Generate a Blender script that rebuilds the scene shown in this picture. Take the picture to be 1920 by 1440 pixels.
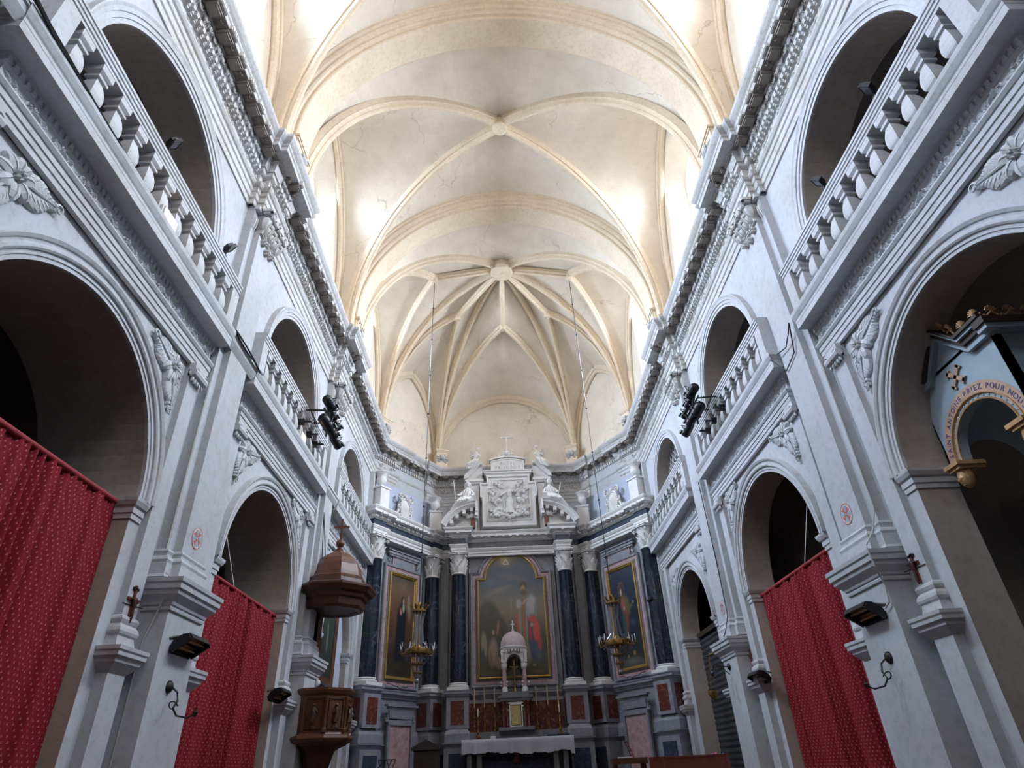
import bpy, bmesh, math, random
from math import pi, sin, cos, sqrt, atan2
from mathutils import Vector, Matrix
random.seed(7)
for o in list(bpy.data.objects): bpy.data.objects.remove(o)
SC = bpy.context.scene
COL = SC.collection

# ------------------------------------------------------------------ camera
cd = bpy.data.cameras.new('camera'); cam = bpy.data.objects.new('camera', cd); COL.objects.link(cam)
PIT, YAW, ROL, FPX = 0.560677, 0.0319839, -0.0494587, 1153.604
fw = Vector((sin(YAW)*cos(PIT), cos(YAW)*cos(PIT), sin(PIT)))
r0 = Vector((cos(YAW), -sin(YAW), 0)); u0 = r0.cross(fw)
rt = r0*cos(ROL) + u0*sin(ROL); up = -r0*sin(ROL) + u0*cos(ROL)
cam.matrix_world = Matrix(((rt.x, up.x, -fw.x, -0.38), (rt.y, up.y, -fw.y, 0.0), (rt.z, up.z, -fw.z, 1.5), (0, 0, 0, 1)))
cd.sensor_width = 36; cd.sensor_fit = 'HORIZONTAL'; cd.lens = 36*FPX/1920; cd.clip_start = 0.05; cd.clip_end = 300
SC.camera = cam

# ------------------------------------------------------------------ sky, sun, daylight, exposure
w = bpy.data.worlds.new('sky'); SC.world = w; w.use_nodes = True
bg = w.node_tree.nodes['Background']; bg.inputs[0].default_value = (0.74, 0.86, 1.0, 1); bg.inputs[1].default_value = 3.0
tcw = w.node_tree.nodes.new('ShaderNodeTexCoord'); spw = w.node_tree.nodes.new('ShaderNodeSeparateXYZ'); rw = w.node_tree.nodes.new('ShaderNodeValToRGB')
w.node_tree.links.new(tcw.outputs['Generated'], spw.inputs[0]); w.node_tree.links.new(spw.outputs[2], rw.inputs[0]); w.node_tree.links.new(rw.outputs[0], bg.inputs[0])
rw.color_ramp.elements[0].position = 0.0; rw.color_ramp.elements[0].color = (0.12, 0.10, 0.08, 1); rw.color_ramp.elements[1].position = 0.06; rw.color_ramp.elements[1].color = (0.74, 0.86, 1.0, 1)
SC.view_settings.view_transform = 'Standard'; SC.view_settings.look = 'None'
SC.view_settings.gamma = 1; SC.view_settings.use_curve_mapping = False
SC.view_settings.exposure = -0.27
sn = bpy.data.lights.new('sun', 'SUN'); sn.energy = 14.0; sn.color = (1.0, 0.86, 0.66); sn.angle = math.radians(0.6)
so = bpy.data.objects.new('sun', sn); so.location = (20, -30, 40); COL.objects.link(so)
so.rotation_euler = Vector((-0.28, 0.80, -0.75)).to_track_quat('-Z', 'Y').to_euler()
WINY = [-0.4, 5.66, 11.70, 17.62]
def daylight(name, loc, rot, sx, sy, power, col):
    l = bpy.data.lights.new(name, 'AREA'); l.shape = 'RECTANGLE'; l.size = sx; l.size_y = sy; l.energy = power; l.color = col
    l.spread = math.radians(135); o = bpy.data.objects.new(name, l); o.location = loc; o.rotation_euler = rot; COL.objects.link(o); return o
for s in (-1, 1):
    for yc in WINY:
        daylight('window_daylight', (s*6.9, yc, 15.9), (0, s*math.radians(90-35), 0), 3.8, 2.0, 3000 if yc > 15 else 2300, (0.66, 0.80, 1.0) if s < 0 else (0.80, 0.88, 1.0))

daylight('west_oculus_daylight', (0, -3.7, 14.6), (math.radians(80), 0, 0), 2.6, 2.6, 240, (1.0, 0.92, 0.84))

# ------------------------------------------------------------------ materials
MATS = {}
def nmat(name):
    m = bpy.data.materials.new(name); m.use_nodes = True; nt = m.node_tree
    b = nt.nodes['Principled BSDF']; MATS[name] = m
    return m, nt, b
def N(nt, t, **k):
    n = nt.nodes.new(t)
    for a, v in k.items():
        if a in n.inputs: n.inputs[a].default_value = v
        else: setattr(n, a, v)
    return n
def ramp(nt, fac, stops):
    r = nt.nodes.new('ShaderNodeValToRGB'); e = r.color_ramp.elements
    while len(e) < len(stops): e.new(0.5)
    for i, (p, c) in enumerate(stops): e[i].position = p; e[i].color = (c[0], c[1], c[2], 1)
    nt.links.new(fac, r.inputs[0]); return r
def simple(name, col, rough=0.6, metal=0.0, var=0.12, scale=6, bump=0.0, emit=None):
    m, nt, b = nmat(name)
    tc = N(nt, 'ShaderNodeTexCoord'); no = N(nt, 'ShaderNodeTexNoise', Scale=scale, Detail=5.0, Roughness=0.6)
    nt.links.new(tc.outputs['Object'], no.inputs['Vector'])
    lo = [c*(1-var) for c in col]; hi = [min(1, c*(1+var)) for c in col]
    r = ramp(nt, no.outputs['Fac'], [(0.3, lo), (0.7, hi)])
    nt.links.new(r.outputs[0], b.inputs['Base Color'])
    b.inputs['Roughness'].default_value = rough; b.inputs['Metallic'].default_value = metal
    if bump:
        bp = N(nt, 'ShaderNodeBump', Strength=bump, Distance=0.02); nt.links.new(no.outputs['Fac'], bp.inputs['Height']); nt.links.new(bp.outputs[0], b.inputs['Normal'])
    if emit:
        b.inputs['Emission Color'].default_value = (*emit[0], 1); b.inputs['Emission Strength'].default_value = emit[1]
    return m
def plaster(name, base, dark, warm, crack=0.0, streak=0.5, sc=1.0):
    """lime-washed masonry: mottled, with worn warmer patches, fine cracks"""
    m, nt, b = nmat(name); L = nt.links.new
    tc = N(nt, 'ShaderNodeTexCoord')
    n1 = N(nt, 'ShaderNodeTexNoise', Scale=0.9*sc, Detail=7.0, Roughness=0.62); L(tc.outputs['Object'], n1.inputs['Vector'])
    n2 = N(nt, 'ShaderNodeTexNoise', Scale=9.0*sc, Detail=6.0, Roughness=0.7); L(tc.outputs['Object'], n2.inputs['Vector'])
    r1 = ramp(nt, n1.outputs['Fac'], [(0.35, warm), (0.62, base)])
    r2 = ramp(nt, n2.outputs['Fac'], [(0.30, dark), (0.52, (1, 1, 1))])
    mx = N(nt, 'ShaderNodeMix', data_type='RGBA', blend_type='MULTIPLY'); mx.inputs[0].default_value = streak
    L(r1.outputs[0], mx.inputs[6]); L(r2.outputs[0], mx.inputs[7]); out = mx.outputs[2]
    if crack:
        n3 = N(nt, 'ShaderNodeTexNoise', Scale=1.4, Detail=4.0); L(tc.outputs['Object'], n3.inputs['Vector'])
        ad = N(nt, 'ShaderNodeMix', data_type='RGBA', blend_type='LINEAR_LIGHT'); ad.inputs[0].default_value = 0.55
        L(tc.outputs['Object'], ad.inputs[6]); L(n3.outputs['Color'], ad.inputs[7])
        vo = N(nt, 'ShaderNodeTexVoronoi', feature='DISTANCE_TO_EDGE', Scale=0.42); L(ad.outputs[2], vo.inputs['Vector'])
        n4 = N(nt, 'ShaderNodeTexNoise', Scale=0.55, Detail=2.0); L(tc.outputs['Object'], n4.inputs['Vector'])
        rc = ramp(nt, vo.outputs['Distance'], [(0.0, (0.62, 0.56, 0.5)), (0.006, (1, 1, 1))])
        rm = ramp(nt, n4.outputs['Fac'], [(0.5, (0, 0, 0)), (0.56, (1, 1, 1))])
        ml = N(nt, 'ShaderNodeMath', operation='MULTIPLY'); ml.inputs[1].default_value = crack; L(rm.outputs[0], ml.inputs[0])
        m2 = N(nt, 'ShaderNodeMix', data_type='RGBA', blend_type='MULTIPLY'); L(ml.outputs[0], m2.inputs[0]); L(out, m2.inputs[6]); L(rc.outputs[0], m2.inputs[7]); out = m2.outputs[2]
    L(out, b.inputs['Base Color']); b.inputs['Roughness'].default_value = 0.85
    bp = N(nt, 'ShaderNodeBump', Strength=0.25, Distance=0.02); L(n2.outputs['Fac'], bp.inputs['Height']); L(bp.outputs[0], b.inputs['Normal'])
    return m
def marble(name, base, vein, rough=0.3, sc=2.0, amount=0.5, mottle=None):
    m, nt, b = nmat(name); L = nt.links.new
    tc = N(nt, 'ShaderNodeTexCoord')
    n1 = N(nt, 'ShaderNodeTexNoise', Scale=sc, Detail=8.0, Roughness=0.65, Distortion=1.6); L(tc.outputs['Object'], n1.inputs['Vector'])
    vw = 0.03 if rough > 0.2 else 0.012
    r1 = ramp(nt, n1.outputs['Fac'], [(0.0, base), (0.5-vw, base), (0.5, vein), (0.5+vw, base)])
    n2 = N(nt, 'ShaderNodeTexNoise', Scale=sc*4, Detail=5.0); L(tc.outputs['Object'], n2.inputs['Vector'])
    r2 = ramp(nt, n2.outputs['Fac'], [(0.35, (0, 0, 0)), (0.65, (1, 1, 1))])
    ml = N(nt, 'ShaderNodeMath', operation='MULTIPLY'); ml.inputs[1].default_value = amount; L(r2.outputs[0], ml.inputs[0])
    mx = N(nt, 'ShaderNodeMix', data_type='RGBA'); mx.inputs[6].default_value = (*(mottle or base), 1)
    L(ml.outputs[0], mx.inputs[0]); L(r1.outputs[0], mx.inputs[7])
    L(mx.outputs[2], b.inputs['Base Color']); b.inputs['Roughness'].default_value = rough
    return m
plaster('wall_paint', (0.50, 0.515, 0.555), (0.62, 0.60, 0.58), (0.44, 0.435, 0.45), streak=0.45)
plaster('wall_stone', (0.53, 0.54, 0.575), (0.60, 0.56, 0.52), (0.46, 0.45, 0.455), streak=0.5)
plaster('cornice_stone', (0.56, 0.56, 0.575), (0.52, 0.47, 0.42), (0.48, 0.45, 0.42), streak=0.6, sc=1.6)
plaster('vault_plaster', (0.78, 0.69, 0.58), (0.86, 0.84, 0.81), (0.68, 0.595, 0.49), crack=0.8, streak=0.4)
plaster('rib_stone', (0.76, 0.64, 0.49), (0.76, 0.70, 0.63), (0.68, 0.56, 0.42), streak=0.6, sc=1.4)
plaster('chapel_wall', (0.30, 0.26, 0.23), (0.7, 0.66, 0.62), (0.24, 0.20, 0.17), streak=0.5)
plaster('arch_stone_shaded', (0.42, 0.365, 0.325), (0.62, 0.58, 0.54), (0.36, 0.31, 0.27), streak=0.4)  # wall stone made browner and darker: shade of the arch reveals put into colour
plaster('modillion_stone_shaded', (0.27, 0.235, 0.205), (0.6, 0.56, 0.52), (0.22, 0.185, 0.16), streak=0.5, sc=3)  # dark brown: shade under the great cornice put into the colour
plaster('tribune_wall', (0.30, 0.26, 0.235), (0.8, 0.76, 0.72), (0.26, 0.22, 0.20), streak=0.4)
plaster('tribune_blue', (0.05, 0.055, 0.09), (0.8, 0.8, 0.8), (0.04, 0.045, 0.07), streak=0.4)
plaster('retable_white', (0.76, 0.755, 0.755), (0.62, 0.58, 0.55), (0.70, 0.67, 0.64), streak=0.5, sc=2.5)
marble('grey_marble', (0.27, 0.275, 0.31), (0.36, 0.36, 0.40), 0.45, 1.4, 0.7, (0.21, 0.215, 0.25))
marble('grey_marble_dark', (0.17, 0.172, 0.19), (0.25, 0.25, 0.27), 0.45, 1.4, 0.7, (0.13, 0.135, 0.15))
marble('navy_marble', (0.010, 0.013, 0.024), (0.10, 0.11, 0.15), 0.14, 0.55, 0.85, (0.012, 0.017, 0.03))
marble('navy_slab', (0.05, 0.065, 0.11), (0.14, 0.16, 0.21), 0.25, 4.0, 0.6, (0.03, 0.04, 0.07))
marble('red_marble', (0.13, 0.028, 0.022), (0.32, 0.18, 0.16), 0.25, 2.2, 0.8, (0.10, 0.025, 0.02))
marble('pink_marble', (0.42, 0.24, 0.25), (0.20, 0.05, 0.05), 0.35, 1.6, 0.8, (0.50, 0.36, 0.37))
simple('gold', (0.62, 0.40, 0.12), 0.35, 0.85, 0.2, 14)
simple('crystal', (0.22, 0.22, 0.24), 0.15, 0.2, 0.1, 20)
simple('brass', (0.24, 0.14, 0.045), 0.42, 0.8, 0.25, 14)
simple('tabernacle_gold', (0.50, 0.38, 0.16), 0.45, 0.4, 0.15, 8)
simple('walnut', (0.060, 0.020, 0.012), 0.42, 0, 0.35, 7, 0.15)
simple('oak', (0.105, 0.036, 0.017), 0.42, 0, 0.3, 7, 0.15)
simple('dark_wood', (0.035, 0.020, 0.014), 0.5, 0, 0.3, 7)
simple('black_metal', (0.012, 0.013, 0.017), 0.38, 0.3, 0.2, 10)
simple('iron', (0.035, 0.030, 0.028), 0.5, 0.6, 0.2, 10)
simple('cable_black', (0.012, 0.012, 0.016), 0.5, 0, 0.1, 10)
simple('cable_grey', (0.42, 0.40, 0.38), 0.6, 0, 0.1, 10)
simple('heater_reflector', (0.36, 0.27, 0.12), 0.35, 0.8, 0.2, 8)
simple('candle_wax', (0.80, 0.80, 0.78), 0.5, 0, 0.04, 8)
simple('candle_tan', (0.48, 0.31, 0.17), 0.55, 0, 0.1, 8)
simple('cloth_white', (0.46, 0.46, 0.52), 0.85, 0, 0.06, 3, 0.2)
simple('red_wood', (0.16, 0.035, 0.022), 0.5, 0, 0.2, 8)
simple('rail_red', (0.28, 0.02, 0.03), 0.6, 0, 0.2, 8)
simple('lens_glass', (0.03, 0.035, 0.05), 0.12, 0, 0.1, 3)
simple('grille_green', (0.030, 0.040, 0.042), 0.6, 0, 0.15, 8)
simple('grille_backing', (0.035, 0.05, 0.055), 0.8, 0, 0.15, 3)
simple('shutter_board', (0.028, 0.030, 0.034), 0.55, 0, 0.25, 5)
simple('altar_blue', (0.30, 0.37, 0.42), 0.6, 0, 0.1, 3)
simple('altar_gold_trim', (0.42, 0.25, 0.12), 0.5, 0.2, 0.25, 12)
simple('text_band', (0.46, 0.29, 0.20), 0.6, 0, 0.1, 6)
simple('text_purple', (0.11, 0.09, 0.25), 0.6, 0, 0.1, 6)
simple('text_grey', (0.36, 0.33, 0.31), 0.7, 0, 0.1, 6)
simple('paint_red', (0.50, 0.14, 0.12), 0.8, 0, 0.15, 20)
simple('paint_blue', (0.33, 0.42, 0.52), 0.8, 0, 0.15, 20)
simple('lamp_housing', (0.66, 0.64, 0.62), 0.4, 0, 0.05, 5)
simple('lamp_glow', (1, 0.8, 0.6), 0.4, 0, 0.0, 5, emit=((1.0, 0.62, 0.38), 9.0))
simple('floor_stone', (0.07, 0.042, 0.028), 0.6, 0, 0.25, 2)
simple('flower_blue', (0.10, 0.13, 0.35), 0.7, 0, 0.3, 20)
simple('flower_pink', (0.45, 0.10, 0.25), 0.7, 0, 0.3, 20)
simple('book_paper', (0.70, 0.70, 0.72), 0.7, 0, 0.05, 5)
simple('window_iron', (0.10, 0.10, 0.11), 0.5, 0.4, 0.1, 5)
# clear old glass
m, nt, b = nmat('window_glass')
tr = N(nt, 'ShaderNodeBsdfTransparent'); tr.inputs[0].default_value = (0.96, 0.98, 1, 1); gl = N(nt, 'ShaderNodeBsdfGlossy'); gl.inputs['Roughness'].default_value = 0.1
ms = N(nt, 'ShaderNodeMixShader'); ms.inputs[0].default_value = 0.06
nt.links.new(tr.outputs[0], ms.inputs[1]); nt.links.new(gl.outputs[0], ms.inputs[2]); nt.links.new(ms.outputs[0], nt.nodes['Material Output'].inputs[0])
# red cloth with small pale motifs, laid out in cloth coordinates (UV in metres)
m, nt, b = nmat('red_cloth'); L = nt.links.new
uv = N(nt, 'ShaderNodeUVMap'); uv.uv_map = 'UVMap'
sp = N(nt, 'ShaderNodeSeparateXYZ'); L(uv.outputs[0], sp.inputs[0])
def mth(op, a, b2=None, c=None):
    n = N(nt, 'ShaderNodeMath', operation=op)
    for i, v in enumerate((a, b2, c)):
        if v is None: continue
        if isinstance(v, (int, float)): n.inputs[i].default_value = v
        else: L(v, n.inputs[i])
    return n.outputs[0]
PU, PV = 0.062, 0.050
vr = mth('DIVIDE', sp.outputs[1], PV); row = mth('FLOOR', vr); odd = mth('MODULO', mth('ABSOLUTE', row), 2.0)
ur = mth('ADD', mth('DIVIDE', sp.outputs[0], PU), mth('MULTIPLY', odd, 0.5))
fu = mth('ABSOLUTE', mth('SUBTRACT', mth('FRACT', ur), 0.5)); fv = mth('SUBTRACT', mth('FRACT', vr), 0.35)
inside = mth('MULTIPLY', mth('LESS_THAN', fu, mth('MULTIPLY', mth('SUBTRACT', 0.42, fv), 0.30)), mth('MULTIPLY', mth('GREATER_THAN', fv, -0.08), mth('LESS_THAN', fv, 0.36)))
mx = N(nt, 'ShaderNodeMix', data_type='RGBA'); mx.inputs[6].default_value = (0.20, 0.008, 0.016, 1); mx.inputs[7].default_value = (0.42, 0.13, 0.13, 1)
L(inside, mx.inputs[0]); L(mx.outputs[2], b.inputs['Base Color']); b.inputs['Roughness'].default_value = 0.8
b.inputs['Specular IOR Level'].default_value = 0.2
# oil paint: colours are what is painted on the canvas, held per vertex
m, nt, b = nmat('oil_paint'); vc = N(nt, 'ShaderNodeVertexColor'); vc.layer_name = 'Col'
no = N(nt, 'ShaderNodeTexNoise', Scale=25.0, Detail=3.0); tc = N(nt, 'ShaderNodeTexCoord'); nt.links.new(tc.outputs['Object'], no.inputs['Vector'])
rr = ramp(nt, no.outputs['Fac'], [(0.3, (0.85, 0.85, 0.85)), (0.7, (1, 1, 1))])
mx = N(nt, 'ShaderNodeMix', data_type='RGBA', blend_type='MULTIPLY'); mx.inputs[0].default_value = 1
nt.links.new(vc.outputs[0], mx.inputs[6]); nt.links.new(rr.outputs[0], mx.inputs[7]); nt.links.new(mx.outputs[2], b.inputs['Base Color']); b.inputs['Roughness'].default_value = 0.35

# ------------------------------------------------------------------ mesh helpers
class MB:
    def __init__(s): s.v = []; s.f = []; s.m = []; s.uv = {}
    def add(s, vs, fs, mi=0):
        o = len(s.v); s.v += [tuple(v) for v in vs]
        for f in fs: s.f.append(tuple(i+o for i in f)); s.m.append(mi)
        return o
    def box(s, x0, x1, y0, y1, z0, z1, mi=0):
        s.add([(x0,y0,z0),(x1,y0,z0),(x1,y1,z0),(x0,y1,z0),(x0,y0,z1),(x1,y0,z1),(x1,y1,z1),(x0,y1,z1)],
              [(0,3,2,1),(4,5,6,7),(0,1,5,4),(1,2,6,5),(2,3,7,6),(3,0,4,7)], mi)
    def obox(s, c, ax, ay, az, mi=0):
        """oriented box: centre and three half-axis vectors"""
        c = Vector(c); ax = Vector(ax); ay = Vector(ay); az = Vector(az)
        vs = [c+i*ax+j*ay+k*az for k in (-1, 1) for (i, j) in ((-1,-1),(1,-1),(1,1),(-1,1))]
        s.add(vs, [(0,3,2,1),(4,5,6,7),(0,1,5,4),(1,2,6,5),(2,3,7,6),(3,0,4,7)], mi)
    def grid(s, rows, mi=0, closed=False, cu=False):
        """rows: list of lists of points"""
        n = len(rows[0]); o = len(s.v)
        for r in rows: s.v += [tuple(p) for p in r]
        R = len(rows)
        for i in range(R if cu else R-1):
            i2 = (i+1) % R
            for j in range(n if closed else n-1):
                j2 = (j+1) % n
                s.f.append((o+i*n+j, o+i*n+j2, o+i2*n+j2, o+i2*n+j)); s.m.append(mi)
        return o
    def poly(s, pts, mi=0): s.add(pts, [tuple(range(len(pts)))], mi)
    def prism(s, pts, d, mi=0):
        """closed planar outline extruded by vector d"""
        d = Vector(d); a = [Vector(p) for p in pts]; n = len(a)
        s.add([*a, *[p+d for p in a]], [tuple(range(n)), tuple(range(2*n-1, n-1, -1))]+[(i, (i+1) % n, n+(i+1) % n, n+i) for i in range(n)], mi)
    def tube(s, path, r, n=6, mi=0, caps=True):
        P = [Vector(p) for p in path]; rows = []; ref = None
        for i, p in enumerate(P):
            t = (P[min(i+1, len(P)-1)]-P[max(i-1, 0)])
            t = t.normalized() if t.length > 1e-9 else Vector((0, 0, 1))
            if ref is None or abs(ref.dot(t)) > 0.95: ref = Vector((0, 0, 1)) if abs(t.z) < 0.9 else Vector((1, 0, 0))
            a = t.cross(ref).normalized(); b = t.cross(a).normalized(); ref = -b if False else ref
            ri = r[i] if isinstance(r, (list, tuple)) else r
            rows.append([p + a*ri*cos(2*pi*k/n) + b*ri*sin(2*pi*k/n) for k in range(n)])
        o = s.grid(rows, mi, closed=True)
        if caps: s.f.append(tuple(range(o, o+n))); s.m.append(mi); e = o+(len(rows)-1)*n; s.f.append(tuple(range(e, e+n))); s.m.append(mi)
    def lathe(s, prof, c, n=16, mi=0, sq=False, axis=None, rot=0.0, sx=1.0, sy=1.0, a0=0, a1=2*pi):
        """prof: (r, h) list, round (or square when sq) about the vertical at c"""
        c = Vector(c); nn = 4 if sq else n; k0 = pi/4 if sq else 0; q = sqrt(2) if sq else 1
        A = Vector(axis).normalized() if axis else Vector((0, 0, 1))
        U = (Vector((1, 0, 0)) if abs(A.x) < 0.9 else Vector((0, 1, 0))); U = (U - A*U.dot(A)).normalized(); V = A.cross(U)
        full = abs((a1-a0)-2*pi) < 1e-6; cnt = nn if full else nn+1
        rows = [[c + U*(q*r*sx*cos(k0+rot+a0+(a1-a0)*k/nn)) + V*(q*r*sy*sin(k0+rot+a0+(a1-a0)*k/nn)) + A*h for k in range(cnt)] for r, h in prof]
        o = s.grid(rows, mi, closed=full)
        if full:
            s.f.append(tuple(range(o, o+cnt))); s.m.append(mi); e = o+(len(rows)-1)*cnt; s.f.append(tuple(range(e, e+cnt))); s.m.append(mi)
    def ball(s, c, r, mi=0, n=8, m=5, sc=(1, 1, 1)):
        c = Vector(c); rows = [[c+Vector((r*sc[0]*sin(pi*i/m)*cos(2*pi*k/n), r*sc[1]*sin(pi*i/m)*sin(2*pi*k/n), r*sc[2]*cos(pi*i/m))) for k in range(n)] for i in range(m+1)]
        s.grid(rows, mi, closed=True)
    def mould(s, path, prof, mi=0, flip=1, caps=True):
        """sweep profile (d outward, z) along a plan polyline with mitred corners; outward = right of travel"""
        P = [Vector((p[0], p[1])) for p in path]; M = []
        for i, p in enumerate(P):
            ns = []
            if i > 0: d = (P[i]-P[i-1]).normalized(); ns.append(Vector((d.y, -d.x)))
            if i < len(P)-1: d = (P[i+1]-P[i]).normalized(); ns.append(Vector((d.y, -d.x)))
            M.append(ns[0] if len(ns) == 1 else (ns[0]+ns[1])/max(0.2, 1+ns[0].dot(ns[1])))
        rows = [[(p.x+flip*mm.x*d, p.y+flip*mm.y*d, z) for d, z in prof] for p, mm in zip(P, M)]
        o = s.grid(rows, mi); n = len(prof)
        if caps:
            for e in (o, o+(len(rows)-1)*n): s.f.append(tuple(range(e, e+n))); s.m.append(mi)
    def arch(s, prof, yc, zc, sgn=1, a0=0.0, a1=pi, n=32, mi=0, plane='x', caps=True):
        """profile (radius, depth) swept round an arc; plane x: depth is world x; plane y: depth is world y"""
        rows = []
        for k in range(n+1):
            a = a0+(a1-a0)*k/n
            rows.append([((sgn*d, yc+r*cos(a), zc+r*sin(a)) if plane == 'x' else (yc+r*cos(a), d, zc+r*sin(a))) for r, d in prof])
        o = s.grid(rows, mi); m = len(prof)
        if caps:
            for e in (o, o+n*m): s.f.append(tuple(range(e, e+m))); s.m.append(mi)
    def blob(s, pl, u, v, ang, ln, wd, h, mi=0, n=8, curl=0.0, base=0.0):
        """raised pointed lobe on a surface; pl(u, v, h) maps to space; grows from (u, v) towards ang"""
        rows = []
        for t, wv, hv in ((0.0, 0.35, 0.15), (0.12, 0.7, 0.55), (0.35, 1.0, 0.9), (0.6, 0.92, 1.0), (0.82, 0.6, 0.85), (0.95, 0.3, 0.5), (1.0, 0.06, 0.1)):
            a = ang+curl*t; cu = u+cos(ang+curl*t*0.5)*ln*t; cv = v+sin(ang+curl*t*0.5)*ln*t
            rows.append([pl(cu-sin(a)*wd*wv*q, cv+cos(a)*wd*wv*q, base+h*hv*g) for q, g in ((-1, 0), (-0.75, 0.8), (-0.12, 1.0), (0, 0.72), (0.12, 1.0), (0.75, 0.8), (1, 0))])
        s.grid(rows, mi)
    def curlt(s, pl, u, v, a0, R, turns, r, h, sg=1, mi=0, n=14, k=5):
        """spiral scroll of round section lying on a surface"""
        pts = []; rad = []
        for i in range(n+1):
            t = i/n; a = a0+sg*turns*2*pi*t; q = R*(1-0.82*t)
            pts.append(pl(u+q*cos(a), v+q*sin(a), h)); rad.append(r*(1-0.55*t))
        s.tube(pts, rad, k, mi, caps=False)
    def xf(s, fn): s.v = [tuple(fn(Vector(v))) for v in s.v]; return s
    def mir(s, sgn):
        if sgn < 0: s.v = [(-a, b, c) for a, b, c in s.v]
        return s
    def build(s, name, mats, parent=None, smooth=False, recalc=True):
        me = bpy.data.meshes.new(name); me.from_pydata(s.v, [], s.f)
        if not isinstance(mats, (list, tuple)): mats = [mats]
        for k in mats: me.materials.append(MATS[k])
        if len(mats) > 1: me.polygons.foreach_set('material_index', s.m)
        if smooth == True: me.polygons.foreach_set('use_smooth', [True]*len(me.polygons))
        if recalc:
            bm = bmesh.new(); bm.from_mesh(me)
            if smooth: bmesh.ops.remove_doubles(bm, verts=bm.verts, dist=1e-5)
            bmesh.ops.recalc_face_normals(bm, faces=bm.faces)
            if smooth == 'auto':
                for f in bm.faces: f.smooth = True
                for e in bm.edges:
                    if len(e.link_faces) == 2 and e.calc_face_angle(0) > 0.7: e.smooth = False
            bm.to_mesh(me); bm.free()
        me.update()
        o = bpy.data.objects.new(name, me); COL.objects.link(o)
        if parent: o.parent = parent
        return o
def part(name, mb, mats, parent, smooth=False):
    """mesh in world coordinates made a child of a thing (an Empty at its base)"""
    L = parent
    off = Vector((0, 0, 0)); p = parent
    while p is not None: off += p.location; p = p.parent
    mb.v = [(a-off.x, b-off.y, c-off.z) for a, b, c in mb.v]
    return mb.build(name, mats, parent, smooth)
def structure(name, mb, mats, smooth=False):
    o = mb.build(name, mats, None, smooth); o['kind'] = 'structure'; return o
def tag(o, label, cat, group=None, kind=None):
    o['label'] = label; o['category'] = cat
    if group: o['group'] = group
    if kind: o['kind'] = kind
    return o
def thing(name, loc, label, cat, group=None):
    o = bpy.data.objects.new(name, None); COL.objects.link(o); o.location = loc; o.empty_display_size = 0.2
    return tag(o, label, cat, group)
def copy_tree(o, parent=None):
    c = o.copy(); COL.objects.link(c)
    if parent: c.parent = parent
    for ch in [x for x in bpy.data.objects if x.parent == o]: copy_tree(ch, c)
    return c
TRIM = [0]
def trim(mb, mats, smooth=False):
    TRIM[0] += 1; return structure('trim_%d' % TRIM[0], mb, mats, smooth)
SIDE = {-1: 'left', 1: 'right'}
# ------------------------------------------------------------------ setting: floor, walls
WX = 4.86                      # nave wall plane (|x|)
PY_ = [2.40, 8.44, 14.50, 20.42]   # pier centres
BAYS = [(5.48, 1.72, 1.64), (11.52, 1.76, 1.66), (17.46, 1.52, 1.45)]   # centre y, lower arch radius, upper arch radius
ZS1, ZS2 = 4.52, 8.64         # springing of lower and upper arches
mb = MB(); mb.box(-12, 12, -6, 26, -0.3, 0)
structure('floor', mb, 'floor_stone')
mb = MB(); mb.box(-WX, WX, 19.0, 23.5, 0, 1.2); mb.box(-WX, WX, 18.65, 19.0, 0, 0.9); mb.box(-WX, WX, 18.3, 18.65, 0, 0.6)
trim(mb, 'floor_stone')

def wall_arch(mb, X, ya, yb, z0, z1, yc, r, zs, sill, sgn=1, n=28, mi=0, back=None):
    """flat wall in plane |x|=X with one round-headed opening; sill = bottom of opening"""
    P = lambda y, z: (X, y, z)
    mb.poly([P(ya, z0), P(yc-r, z0), P(yc-r, z1), P(ya, z1)], mi); mb.poly([P(yc+r, z0), P(yb, z0), P(yb, z1), P(yc+r, z1)], mi)
    if sill > z0+0.01: mb.poly([P(yc-r, z0), P(yc+r, z0), P(yc+r, sill), P(yc-r, sill)], mi)
    ar = [(yc-r*cos(pi*k/n), zs+r*sin(pi*k/n)) for k in range(n+1)]
    mb.grid([[P(y, z), P(y, z1)] for y, z in ar], mi)
def reveal(mb, Xa, Xb, yc, r, zs, sill, r2=None, n=28, mi=0, dz=0):
    r2 = r if r2 is None else r2
    a = [(Xa, yc-r, sill)]+[(Xa, yc-r*cos(pi*k/n), zs+r*sin(pi*k/n)) for k in range(n+1)]+[(Xa, yc+r, sill)]
    b = [(Xb, yc-r2, sill+dz)]+[(Xb, yc-r2*cos(pi*k/n), zs+r2*sin(pi*k/n)) for k in range(n+1)]+[(Xb, yc+r2, sill+dz)]
    mb.grid([a, b], mi)
    mb.poly([a[0], a[-1], b[-1], b[0]], mi)

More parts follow.
